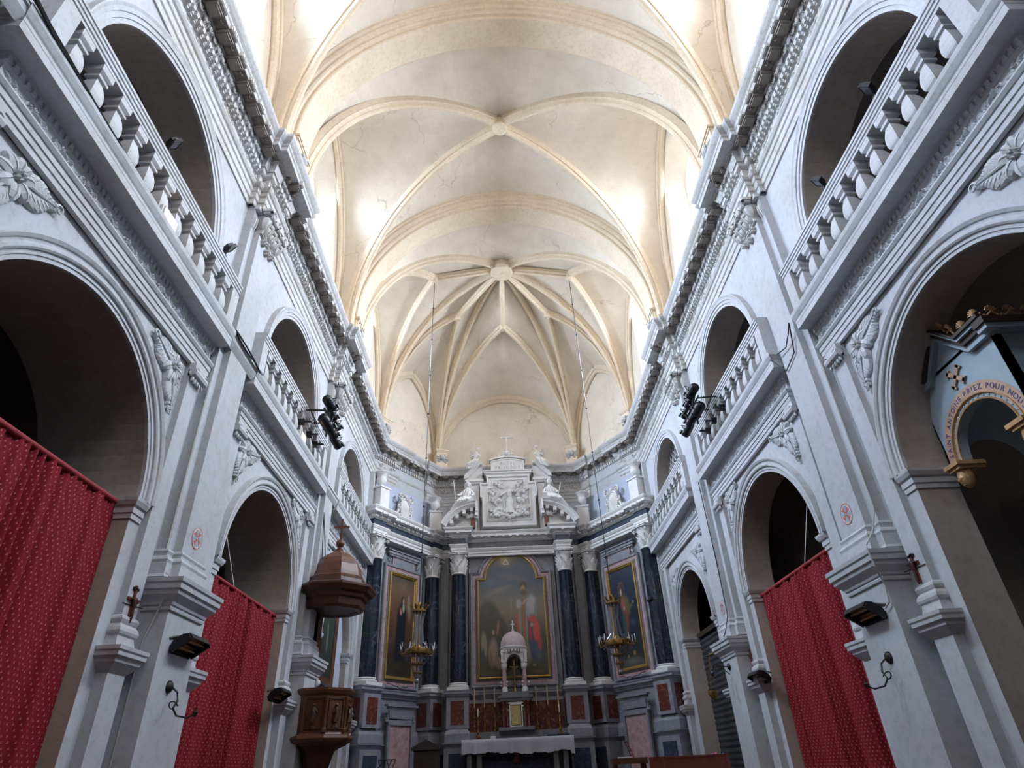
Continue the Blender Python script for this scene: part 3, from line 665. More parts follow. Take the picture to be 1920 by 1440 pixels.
# ------------------------------------------------------------------ vault
def qell(foot, apex, m=1.0, n=18):
    """quarter-ellipse rib curve from foot (vertical start) to apex; m<1 keeps a slope at the apex"""
    F = Vector(foot); A = Vector(apex); am = pi/2*m; out = []
    for k in range(n+1):
        t = am*k/n; h = (1-cos(t))/(1-cos(am)); v = sin(t)/sin(am)
        out.append(Vector((F.x+(A.x-F.x)*h, F.y+(A.y-F.y)*h, F.z+(A.z-F.z)*v)))
    return out
def web(mb, c1, c2, n=5, bulge=0.0):
    rows = []
    for a, b in zip(c1, c2):
        row = []
        for k in range(n+1):
            f = k/n; p = a.lerp(b, f); p = Vector((p.x, p.y, p.z+bulge*4*f*(1-f)*min(1, (a-b).length/3))); row.append(p)
        rows.append(row)
    mb.grid(rows)
RPF = [(-.115, .16), (-.115, .0), (-.125, -.02), (-.105, -.05), (-.075, -.055), (-.060, -.10), (-.070, -.12), (-.055, -.165), (0, -.185), (.055, -.165), (.070, -.12), (.060, -.10), (.075, -.055), (.105, -.05), (.125, -.02), (.115, 0), (.115, .16)]
def rib(mb, pts, sc=1.0, prof=RPF, side=None, lift=0.0):
    rows = []
    for i, p in enumerate(pts):
        t = (pts[min(i+1, len(pts)-1)]-pts[max(i-1, 0)]).normalized()
        if side is None:
            d = pts[-1]-pts[0]; S = Vector((d.y, -d.x, 0)).normalized()
        else: S = Vector(side)
        Nn = S.cross(t).normalized()
        if Nn.z < 0 or (abs(Nn.z) < 0.02 and Nn.dot(pts[-1]-pts[0]) > 0): Nn = -Nn
        # away from the room: up / outward
        rows.append([p+S*a*sc+Nn*(b*sc+lift) for a, b in prof])
    o = mb.grid(rows); n = len(prof)
    mb.f.append(tuple(range(o, o+n))); mb.m.append(0)
ZF = 12.35
def boss(mb, c, r, h=0.22):
    mb.lathe([(r*0.75, -h), (r*0.95, -h+0.02), (r, -h+0.07), (r*0.86, -h+0.10), (r*0.86, -h+0.14), (r*0.97, -h+0.17), (r*0.97, 0.12)], c, 20)
    mb.lathe([(r*0.10, -h-0.03), (r*0.16, -h-0.012), (r*0.16, -h+0.01)], c, 10)
vault = MB(); ribs = MB()
def bay_vault(ya, yb, bz):
    yc = (ya+yb)/2; A = (0, yc, bz)
    Y0, Y1 = ya+0.52, yb-0.52
    for s in (-1, 1):
        for Y, Yw in ((Y0, ya), (Y1, yb)):
            sy = 1 if Y < yc else -1
            dg = qell((s*4.58, Y+sy*0.12, ZF), (0, yc, bz+0.17))
            tr = [Vector((s*4.80*cos(pi/2*k/18), Y-sy*0.05, 12.75+(4.98)*sin(pi/2*k/18))) for k in range(19)]; tr[0].z = ZF
            wl = qell((s*4.97, Y+sy*0.05, ZF), (s*4.97, yc, 17.75), 0.86)
            web(vault, dg, tr, bulge=0.10); web(vault, dg, wl, bulge=0.12)
            rib(ribs, qell((s*4.50, Y+sy*0.10, ZF), (s*0.12, yc-sy*0.12, bz)), 1.0)
            w2 = qell((s*4.95, Y+sy*0.02, ZF), (s*4.95, yc, 17.68), 0.86)
            rib(ribs, [Vector((p.x-s*0.03, p.y, p.z)) for p in w2], 1.15, side=(1, 0, 0))
    boss(ribs, (0, yc, bz), 0.22)
def trans_arch(py):
    m = MB(); R = 4.32
    half = [(0.34, R), (0.36, R+0.03), (0.36, R+0.09), (0.42, R+0.10), (0.45, R+0.14), (0.45, R+0.20), (0.50, R+0.22), (0.53, R+0.27), (0.53, R+0.34), (0.58, R+0.36), (0.585, R+0.42), (0.62, R+0.44), (0.62, R+0.62)]
    prof = [(py-a, r) for a, r in reversed(half)]+[(py+a, r) for a, r in half]
    rows = []
    for k in range(65):
        a = pi*k/64; rows.append([(r*cos(a), y, 12.98+r*sin(a)) for y, r in prof])
    m.grid(rows)
    # straight stilts down to the cherub blocks
    for s in (-1, 1):
        m.grid([[(s*r, y, 12.98) for y, r in prof], [(s*r, y, 12.0) for y, r in prof]])
    return m
bay_vault(2.40, 8.44, 17.86); bay_vault(8.44, 14.50, 17.86)
bay_vault(-3.6, 2.40, 17.86)
# east bay and apse: star of ribs
BZ = 17.86; BY = 17.70; B0 = Vector((0, BY, BZ+0.17))
C = {s: Vector((s*4.58, 15.14, ZF)) for s in (-1, 1)}; D = {s: Vector((s*4.72, 20.36, ZF)) for s in (-1, 1)}; P = {s: Vector((s*2.86, 23.30, ZF)) for s in (-1, 1)}
trf = {s: [Vector((s*4.80*cos(pi/2*k/18), 14.97, 12.75+4.98*sin(pi/2*k/18))) for k in range(19)] for s in (-1, 1)}
for s in (-1, 1): trf[s][0].z = ZF
TZ = {'lat': 17.42, 'can': 17.12, 'mid': 16.95}
def cell(fa, fb, sb, crown, wfa, wfb, m=0.86):
    """two tiercerons fa, fb meeting at small boss sb; wall arch crown beyond it"""
    sbw = Vector((sb.x, sb.y, sb.z+0.15))
    for f, wf in ((fa, wfa), (fb, wfb)):
        rb_main = qell(f, B0); tc = qell(f, sbw, 0.93); wa = qell(wf, crown, m)
        web(vault, rb_main, tc, 4, 0.03); web(vault, tc, wa, 5, 0.06)
        rib(ribs, qell(f, sb, 0.93), 0.82)
        rib(ribs, [p.lerp(Vector((0, 18.5, p.z)), 0.012) for p in qell(wf, crown-Vector((0, 0, 0.06)), m)], 0.95)
    lr = [sb.lerp(Vector((0, BY, BZ)), k/8) for k in range(9)]
    rib(ribs, lr, 0.82)
    boss(ribs, sb, 0.13, 0.20)
for s in (-1, 1):
    web(vault, qell(C[s], B0), trf[s], bulge=0.1)
    cell(C[s], D[s], Vector((s*2.55, 17.66, TZ['lat'])), Vector((s*4.97, 17.72, 16.95)), Vector((s*4.97, 15.04, ZF)), Vector((s*4.97, 20.42, ZF)))
    cell(D[s], P[s], Vector((s*1.80, 19.60, TZ['can'])), Vector((s*3.975, 22.01, 15.95)), Vector((s*4.97, 20.42, ZF)), Vector((s*2.98, 23.6, ZF)))
    rib(ribs, qell(C[s], (s*0.25, BY-0.2, BZ)), 0.95); rib(ribs, qell(D[s], (s*0.28, BY+0.2, BZ)), 0.95); rib(ribs, qell(P[s], (s*0.12, BY+0.3, BZ)), 0.95)
cell(P[-1], P[1], Vector((0, 20.15, TZ['mid'])), Vector((0, 23.6, 15.55)), Vector((-2.98, 23.6, ZF)), Vector((2.98, 23.6, ZF)), 1.0)
boss(ribs, (0, BY, BZ), 0.42, 0.28)
mbx = MB(); mbx.box(-6.4, 6.4, -4.2, 24.5, 18.65, 18.8); 
structure('ceiling', vault, 'vault_plaster', smooth=False)
trim(ribs, 'rib_stone'); trim(mbx, 'vault_plaster')
for py in PY_[:3]: trim(trans_arch(py), 'rib_stone')
# cherub blocks on the cornice, feet of the arches
def cherub_block(loc, n, wd, label, dp=0.62, z0=12.03, h=0.83):
    """n: unit outward direction (plan)"""
    n = Vector((n[0], n[1], 0)); tt = Vector((-n.y, n.x, 0)); c = Vector((loc[0], loc[1], 0))
    t = thing('corbel_block', (loc[0], loc[1], z0), label, 'corbel', 'cherub blocks under the vault ribs')
    m = MB(); m.obox(c-n*dp/2+Vector((0, 0, z0+h/2)), tt*wd/2, n*dp/2, Vector((0, 0, h/2)))
    m.obox(c-n*dp/2+Vector((0, 0, z0+h-0.03)), tt*(wd/2+0.05), n*(dp/2+0.05), Vector((0, 0, 0.03))); m.obox(c-n*dp/2+Vector((0, 0, z0+h-0.085)), tt*(wd/2+0.025), n*(dp/2+0.025), Vector((0, 0, 0.025)))
    part('block', m, 'rib_stone', t)
    m = MB(); pl = lambda u, v, hh: c+tt*u+n*hh+Vector((0, 0, z0+v))
    m.ball(pl(0, h*0.52, 0.05), 0.10, sc=(1, 1, 1.15), n=10, m=7); 
    for k in range(5): m.ball(pl(-0.08+0.04*k, h*0.52+0.10, 0.06), 0.045, n=6, m=4)
    m.ball(pl(0, h*0.50, 0.145), 0.02, n=6, m=4)
    for sd in (-1, 1):
        for k in range(4): m.blob(pl, sd*0.05, h*0.50-0.03*k, (0.55-0.38*k) if sd > 0 else pi-(0.55-0.38*k), 0.24-0.025*k, 0.035, 0.05)
    part('cherub', m, 'wall_stone', t, 'auto')
for s in (-1, 1):
    for i, py in enumerate(PY_[:3]):
        cherub_block((s*4.30, py), (-s, 0), 0.68, 'carved cherub block under the %s cross arch of the vault, %s side' % (['nearest', 'middle', 'farthest'][i], SIDE[s]))
    cherub_block((s*4.46, 20.22), (-s*0.849, -0.529), 0.44, 'carved cherub block above the apse corner pier, %s side' % SIDE[s], 0.5)
    cherub_block((s*2.66, 23.02), (-s*0.36, -0.933), 0.46, 'carved cherub block on the apse cornice, %s of the altar top' % SIDE[s], 0.5)
# ------------------------------------------------------------------ painting, lettering and figure helpers
def shade(layers, u, v):
    c = [0.0, 0.0, 0.0]
    for L in layers:
        k = L[0]
        if k == 'bg':           # vertical blend
            stops = L[1]; c = list(stops[-1][1])
            for i in range(len(stops)-1):
                if stops[i][0] <= v <= stops[i+1][0]:
                    f = (v-stops[i][0])/(stops[i+1][0]-stops[i][0]); c = [a*(1-f)+b*f for a, b in zip(stops[i][1], stops[i+1][1])]
            continue
        _, cx, cy, rx, ry, rot, col, soft = L
        dx, dy = u-cx, v-cy; a = math.radians(rot); x = (dx*cos(a)+dy*sin(a))/rx; y = (-dx*sin(a)+dy*cos(a))/ry
        d = sqrt(x*x+y*y) if k == 'e' else max(abs(x), abs(y))
        f = 1 if d < 1-soft else (0 if d > 1 else (1-d)/soft)
        c = [p*(1-f)+q*f for p, q in zip(c, col)]
    return c
def canvas(name, place, outline, nx, ny, layers, parent, asp=1.0):
    """place(u, v): unit square -> world; outline(u, v) True where there is canvas"""
    vs = []; cols = []
    for j in range(ny+1):
        for i in range(nx+1):
            u, v = i/nx, j/ny; vs.append(place(u, v)); cols.append(shade(layers, u*asp, v))
    fs = [(j*(nx+1)+i, j*(nx+1)+i+1, (j+1)*(nx+1)+i+1, (j+1)*(nx+1)+i) for j in range(ny) for i in range(nx) if outline((i+.5)/nx, (j+.5)/ny)]
    mb = MB(); mb.v = vs; mb.f = fs; mb.m = [0]*len(fs)
    off = parent.location if parent else Vector((0, 0, 0))
    me = bpy.data.meshes.new(name); me.from_pydata([tuple(Vector(v)-off) for v in vs], [], fs); me.materials.append(MATS['oil_paint'])
    at = me.color_attributes.new('Col', 'FLOAT_COLOR', 'POINT')
    for i, c in enumerate(cols): at.data[i].color = (c[0], c[1], c[2], 1)
    o = bpy.data.objects.new(name, me); COL.objects.link(o); o.parent = parent; return o
_G = {}
def glyph(ch):
    if ch not in _G:
        cu = bpy.data.curves.new('t', 'FONT'); cu.body = ch; cu.extrude = 0.06; cu.size = 1.0; cu.align_x = 'CENTER'; cu.resolution_u = 3
        o = bpy.data.objects.new('t', cu); COL.objects.link(o); bpy.context.view_layer.update()
        me = bpy.data.meshes.new_from_object(o.evaluated_get(bpy.context.evaluated_depsgraph_get()))
        _G[ch] = ([tuple(v.co) for v in me.vertices], [tuple(p.vertices) for p in me.polygons])
        bpy.data.objects.remove(o); bpy.data.curves.remove(cu); bpy.data.meshes.remove(me)
    return _G[ch]
ADV = {'I': 0.36, 'L': 0.62, 'E': 0.66, ' ': 0.42, 'É': 0.66, 'J': .5}
def lettering(mb, text, size, fn):
    """fn(along, up, out) -> world for each letter vertex; centred"""
    w = [ADV.get(c, 0.76)*size for c in text]; x = -sum(w)/2
    for c, a in zip(text, w):
        if c != ' ':
            vs, fs = glyph(c); cx = x+a/2
            mb.add([fn(cx, vx*size, vy*size, vz*size) for vx, vy, vz in vs], fs)
        x += a
def skin(name, J, B, mat, parent, sub=1):
    """continuous body grown over joints J {name: (x, y, z, r)} and bones B, in world coordinates"""
    off = Vector((0, 0, 0)); p = parent
    while p is not None: off += p.location; p = p.parent
    ks = list(J); me = bpy.data.meshes.new(name)
    me.from_pydata([Vector(J[k][:3])-off for k in ks], [(ks.index(a), ks.index(b)) for a, b in B], [])
    o = bpy.data.objects.new(name, me); COL.objects.link(o)
    md = o.modifiers.new('s', 'SKIN'); md.use_smooth_shade = True
    sv = me.skin_vertices[0].data
    for i, k in enumerate(ks): r = J[k][3]; sv[i].radius = (r, r if len(J[k]) < 5 else J[k][4])
    sv[0].use_root = True
    if sub: sb = o.modifiers.new('u', 'SUBSURF'); sb.levels = sub; sb.render_levels = sub
    bpy.context.view_layer.update()
    m2 = bpy.data.meshes.new_from_object(o.evaluated_get(bpy.context.evaluated_depsgraph_get()))
    o.modifiers.clear(); o.data = m2; bpy.data.meshes.remove(me)
    m2.materials.clear(); m2.materials.append(MATS[mat]); o.parent = parent
    for p_ in m2.polygons: p_.use_smooth = True
    return o
def face(mb, c, r, d, upv=(0, 0, 1)):
    """nose, brows, eyes, mouth, ears on a head of radius r at c looking along d"""
    c = Vector(c); d = Vector(d).normalized(); U = Vector(upv); U = (U-d*U.dot(d)).normalized(); S = d.cross(U)
    P = lambda a, b, e: c+S*a*r+U*b*r+d*e*r
    mb.ball(P(0, 0, 0), r*0.98, sc=(0.86, 0.92, 1.12), n=12, m=9)
    mb.tube([P(0, .22, .93), P(0, -.08, 1.12), P(0, -.16, 1.0)], [r*.07, r*.13, r*.08], 6)
    for e in (-1, 1):
        mb.tube([P(e*.12, .25, .95), P(e*.34, .30, .86), P(e*.52, .2, .66)], r*.06, 5); mb.ball(P(e*.32, .12, .80), r*.11, n=6, m=4)
        mb.ball(P(e*.86, 0, 0), r*.17, n=6, m=4)
    mb.tube([P(-.2, -.42, .86), P(0, -.40, .95), P(.2, -.42, .86)], r*.06, 5); mb.ball(P(0, -.78, .62), r*.22, n=8, m=5)
def drape(mb, c, rx, ry, z0, z1, folds, amp, seed, taper=0.6, nseg=48, nz=10):
    """gathered robe: closed skirt with vertical folds"""
    rnd = random.Random(seed); ph = rnd.uniform(0, 6); rows = []
    for j in range(nz+1):
        t = j/nz; q = 1-(1-taper)*t; row = []
        for k in range(nseg):
            a = 2*pi*k/nseg; w_ = 1+amp*(1-0.5*t)*(sin(folds*a+ph+1.2*t)+0.5*sin(folds*1.7*a+2*ph))
            row.append((c[0]+rx*q*w_*cos(a), c[1]+ry*q*w_*sin(a), z0+(z1-z0)*t))
        rows.append(row)
    o = mb.grid(rows, closed=True); mb.f.append(tuple(range(o, o+nseg))); mb.m.append(0); e = o+nz*nseg; mb.f.append(tuple(range(e, e+nseg))); mb.m.append(0)

# ------------------------------------------------------------------ retable architecture in the apse
RZ = [2.32, 3.80, 8.33]          # low cap, column foot level, top of capitals
def CP(s, a, o, z): q = LC(a, o); return Vector((q[0]*(1 if s < 0 else -1), q[1], z))
half = [LC(-0.42, 0.05), LC(-0.42, 0.63), LC(0.34, 0.63), LC(0.34, 0.52), LC(2.84, 0.52), LC(2.84, 0.63), LC(3.40, 0.63), (-2.24, 22.96), (-2.24, 22.26), (-1.62, 22.26), (-1.62, 22.82)]
RP = half+[(-x, y) for x, y in reversed(half)]
e1 = MB(); e1.mould(RP, [(-0.6, 8.33), (-0.06, 8.33), (-0.06, 8.41), (-0.035, 8.43), (-0.035, 8.50), (-0.01, 8.52), (0.03, 8.59), (0.03, 8.62), (-0.08, 8.63)])
trim(e1, 'retable_white')
e1 = MB(); e1.mould(RP, [(-0.08, 8.60), (-0.08, 8.89), (-0.5, 8.90)]); trim(e1, 'navy_slab')
e1 = MB(); e1.mould(RP, [(-0.5, 8.86), (-0.05, 8.86), (-0.02, 8.89), (0.0, 8.90), (0.0, 8.96), (0.05, 8.99), (0.07, 9.02), (0.17, 9.02), (0.17, 9.10), (0.20, 9.13), (0.23, 9.18), (0.23, 9.21), (-0.9, 9.22)])
for x, y, tx, ty, st in along(RP, 0.015, 0.075):
    e1.obox((x, y, 8.93), Vector((tx, ty, 0))*st*0.28, Vector((ty, -tx, 0))*0.03, Vector((0, 0, 0.028)))
for x, y, tx, ty, st in along(RP, 0.13, 0.26):
    e1.obox((x, y, 9.015), Vector((tx, ty, 0))*0.055, Vector((ty, -tx, 0))*0.08, Vector((0, 0, 0.035)))
    e1.obox((x, y, 8.985), Vector((tx, ty, 0))*0.04, Vector((ty, -tx, 0))*0.05, Vector((0, 0, 0.02)))
trim(e1, 'retable_white')
# marble facing walls: canted sides, nook beside the centre, centre wall
f1 = MB()
for s in (-1, 1):
    g = -1 if s > 0 else 1
    a, b, c = [CP(s, 0.0, 0.14, 0), CP(s, 3.44, 0.14, 0), Vector((s*1.60, 23.12, 0))]
    f1.poly([a, b, b+Vector((0, 0, 8.4)), a+Vector((0, 0, 8.4))]); b2 = Vector((s*2.72, 23.12, 0))
    f1.poly([b, b2, b2+Vector((0, 0, 8.4)), b+Vector((0, 0, 8.4))]); f1.poly([b2, c, c+Vector((0, 0, 8.4)), b2+Vector((0, 0, 8.4))])
f1.poly([(-1.7, 23.12, 0), (1.7, 23.12, 0), (1.7, 23.12, 8.4), (-1.7, 23.12, 8.4)])
trim(f1, 'grey_marble')
f1 = MB()    # pilaster strips behind the columns
for s in (-1, 1):
    for a in (0.03, 3.10):
        q = CP(s, a, 0.16, 6.07); t = Vector((DC.x*(1 if s < 0 else -1), DC.y, 0)); n = Vector((NC.x*(1 if s < 0 else -1), NC.y, 0)); f1.obox(q, t*0.30, n*0.06, Vector((0, 0, 2.27)))
    f1.box(s*1.93-0.30, s*1.93+0.30, 22.98, 23.12, 3.8, 8.34)
    f1.box(s*2.45-0.13, s*2.45+0.13, 22.95, 23.12, 3.8, 8.34)
trim(f1, 'grey_marble_dark')
# continuous plinth courses
pl_half = [LC(-0.40, 0.05), LC(-0.40, 0.66), LC(0.40, 0.66), LC(0.40, 0.24), LC(2.75, 0.24), LC(2.75, 0.66), LC(3.36, 0.66), (-2.30, 23.0), (-2.30, 22.20), (-1.56, 22.20), (-1.56, 22.90)]
PLN = pl_half+[(-x, y) for x, y in reversed(pl_half)]
f1 = MB(); f1.mould(PLN, [(-0.5, 3.56), (-0.04, 3.56), (-0.03, 3.59), (0.0, 3.62), (0.02, 3.66), (0.06, 3.68), (0.06, 3.74), (0.08, 3.76), (0.08, 3.79), (-0.6, 3.80)])
f1.mould(PLN, [(-0.5, 2.16), (0.0, 2.16), (0.02, 2.20), (0.07, 2.26), (0.09, 2.28), (0.09, 2.31), (-0.5, 2.32)])
f1.mould(PLN, [(-0.06, 2.30), (0.03, 2.32), (0.03, 2.55), (0.0, 2.60), (-0.05, 2.68), (-0.07, 2.70), (-0.5, 2.72)])
f1.mould(PLN, [(-0.09, 2.70), (-0.09, 3.58)], caps=False); f1.mould(PLN, [(-0.02, 1.2), (-0.02, 2.18)], caps=False)
trim(f1, 'grey_marble')
COLS = []
for s in (-1, 1):
    for nm, p, t in (('outer', CP(s, 0.03, 0.37, 0), 0), ('inner', CP(s, 3.10, 0.37, 0), 1), ('front', Vector((s*1.93, 22.58, 0)), 2)):
        COLS.append((s, nm, p, t))
def column(s, nm, p):
    th = thing('marble_column', (p.x, p.y, 1.2), {'outer': 'dark veined marble column with white capital, nearest the %s nave wall', 'inner': 'dark marble column with white capital beside the %s side painting', 'front': 'dark marble column with white capital flanking the central painting, %s'}[nm] % SIDE[s], 'column', 'dark altar columns')
    if nm == 'front': X, Y = Vector((1, 0, 0)), Vector((0, -1, 0))
    else: X, Y = Vector((DC.x*(1 if s < 0 else -1), DC.y, 0)), Vector((NC.x*(1 if s < 0 else -1), NC.y, 0))
    m = MB(); m.lathe([(0.268, 4.02), (0.272, 4.6), (0.268, 5.4), (0.255, 6.4), (0.236, 7.52), (0.25, 7.55)], (p.x, p.y, 0), 28); part('shaft', m, 'navy_marble', th, 'auto')
    m = MB(); m.lathe([(0.30, 3.88), (0.335, 3.90), (0.345, 3.925), (0.335, 3.95), (0.29, 3.965), (0.285, 3.98), (0.305, 3.99), (0.31, 4.005), (0.30, 4.02), (0.27, 4.03)], (p.x, p.y, 0), 28); m.obox(Vector((p.x, p.y, 3.845)), X*0.35, Y*0.35, Vector((0, 0, 0.045))); part('base', m, 'retable_white', th, 'auto')
    m = MB(); m.lathe([(0.255, 7.55), (0.275, 7.57), (0.275, 7.60), (0.235, 7.62), (0.235, 7.9), (0.27, 8.15), (0.32, 8.24)], (p.x, p.y, 0), 20)
    for lv, (zz, ln, rr) in enumerate(((7.62, 0.26, 0.235), (7.74, 0.32, 0.24))):
        for k in range(8):
            a = 2*pi*(k+0.5*lv)/8; R = Vector((cos(a), sin(a), 0)); T = Vector((-sin(a), cos(a), 0)); c = Vector((p.x, p.y, zz))
            pl = lambda u, v, h, R=R, T=T, c=c, rr=rr, ln=ln: c+R*(rr+h+max(0, v-ln*0.6)**1*0.9)+T*u+Vector((0, 0, v-max(0, v-ln*0.85)*0.8))
            m.blob(pl, 0, 0, pi/2, ln, 0.075, 0.055)
    for k in range(4):
        a = pi/4+k*pi/2; R = (X*cos(a)+Y*sin(a)); c = Vector((p.x, p.y, 8.14)); m.tube([c+R*0.22, c+R*0.30+Vector((0, 0, .05)), c+R*0.38+Vector((0, 0, .06)), c+R*0.42+Vector((0, 0, .01)), c+R*0.38+Vector((0, 0, -.03)), c+R*0.36+Vector((0, 0, .01))], [.03, .035, .035, .03, .025, .02], 6)
    m.obox(Vector((p.x, p.y, 8.28)), X*0.335, Y*0.335, Vector((0, 0, 0.025))); m.obox(Vector((p.x, p.y, 8.315)), X*0.36, Y*0.36, Vector((0, 0, 0.015)))
    for k in range(4): a = k*pi/2; m.ball(Vector((p.x, p.y, 8.27))+(X*cos(a)+Y*sin(a))*0.34, 0.045, n=8, m=5)
    part('capital', m, 'retable_white', th, 'auto')
    w = 0.36
    c = Vector((p.x, p.y, 0)); m = MB(); m.obox(c+Vector((0, 0, 3.14)), X*w, Y*(w-0.02), Vector((0, 0, 0.44))); m.obox(c+Vector((0, 0, 1.68)), X*(w+0.06), Y*(w+0.02), Vector((0, 0, 0.48)))
    pd = part('pedestal', m, 'grey_marble', th)
    m = MB(); m.obox(c+Y*(w-0.015)+Vector((0, 0, 3.14)), X*0.21, Y*0.012, Vector((0, 0, 0.34)))
    for q in (-1, 1): m.obox(c+X*q*(w+0.003)+Vector((0, 0, 3.14)), Y*0.20, X*0.012, Vector((0, 0, 0.34)))
    pr = part('red_panel', m, 'red_marble', th); pr['label'] = 'red marble panel'
    m = MB(); m.obox(c+Y*(w+0.025)+Vector((0, 0, 1.66)), X*0.27, Y*0.012, Vector((0, 0, 0.36))); part('navy_panel', m, 'navy_slab', th)
for s, nm, p, t in COLS: column(s, nm, p)

# side paintings on the canted walls
PL_L = [('bg', [(0, (.035, .028, .018)), (.25, (.05, .03, .02)), (.6, (.12, .055, .03)), (.85, (.17, .10, .06)), (1, (.09, .07, .055))]),
    ('e', .55, .90, .30, .10, 0, (.20, .13, .085), .9), ('e', .30, .50, .12, .34, 0, (.13, .06, .035), .9), ('e', .80, .72, .11, .13, 15, (.30, .24, .19), .9), ('e', .84, .62, .09, .08, 0, (.26, .17, .12), .9), ('e', .78, .80, .04, .05, -20, (.33, .27, .22), .7),
    ('e', .50, .22, .30, .25, 0, (.012, .014, .022), .5), ('e', .50, .42, .24, .30, 0, (.010, .013, .022), .35), ('e', .52, .60, .23, .15, 0, (.012, .014, .024), .35), ('e', .54, .74, .10, .085, 0, (.025, .022, .022), .4),
    ('e', .57, .755, .045, .043, -10, (.42, .28, .20), .4), ('e', .58, .685, .065, .06, 10, (.36, .33, .28), .5), ('e', .46, .645, .04, .05, 20, (.45, .13, .08), .5), ('e', .49, .63, .03, .025, 0, (.42, .26, .18), .5), ('e', .5, .10, .45, .06, 0, (.045, .035, .022), .8)]
PL_R = [('bg', [(0, (.06, .06, .055)), (.12, (.03, .032, .035)), (.5, (.018, .026, .042)), (.85, (.03, .042, .07)), (1, (.04, .052, .08))]),
    ('e', .40, .78, .16, .10, 0, (.20, .13, .06), .35), ('e', .40, .78, .135, .085, 0, (.05, .045, .05), .3), ('e', .55, .60, .16, .14, -20, (.13, .12, .045), .5), ('e', .42, .62, .13, .12, 0, (.30, .10, .08), .5), ('e', .74, .60, .10, .025, 25, (.12, .115, .05), .5), ('e', .83, .625, .035, .02, 0, (.45, .32, .24), .5),
    ('e', .50, .38, .13, .24, -8, (.22, .06, .04), .6), ('e', .38, .42, .10, .20, 0, (.03, .09, .085), .6), ('e', .62, .30, .18, .22, 0, (.02, .035, .055), .7), ('e', .38, .765, .055, .05, 0, (.45, .32, .24), .4), ('e', .36, .79, .07, .05, 0, (.10, .06, .035), .6), ('e', .385, .76, .045, .042, 0, (.46, .33, .25), .35),
    ('e', .44, .585, .05, .025, 10, (.45, .32, .24), .5), ('e', .36, .10, .05, .025, 0, (.30, .18, .06), .6), ('e', .62, .125, .07, .03, 0, (.32, .20, .07), .6), ('e', .5, .05, .5, .05, 0, (.13, .13, .12), .8), ('e', .72, .42, .13, .05, 0, (.05, .09, .10), .8)]
def frame_rect(mb, place, w, h, prof, mi=0):
    """mitred frame: place(u, v, out); prof list of (outward offset, height)"""
    cs = [(-w/2, -h/2, -1, -1), (w/2, -h/2, 1, -1), (w/2, h/2, 1, 1), (-w/2, h/2, -1, 1)]
    mb.grid([[place(x+sx*d, y+sy*d, hh) for d, hh in prof] for x, y, sx, sy in cs], mi, closed=False, cu=True)
GF = [(0, 0.02), (0.0, 0.05), (0.025, 0.06), (0.03, 0.085), (0.06, 0.09), (0.075, 0.12), (0.10, 0.115), (0.105, 0.02), (0.105, 0)]
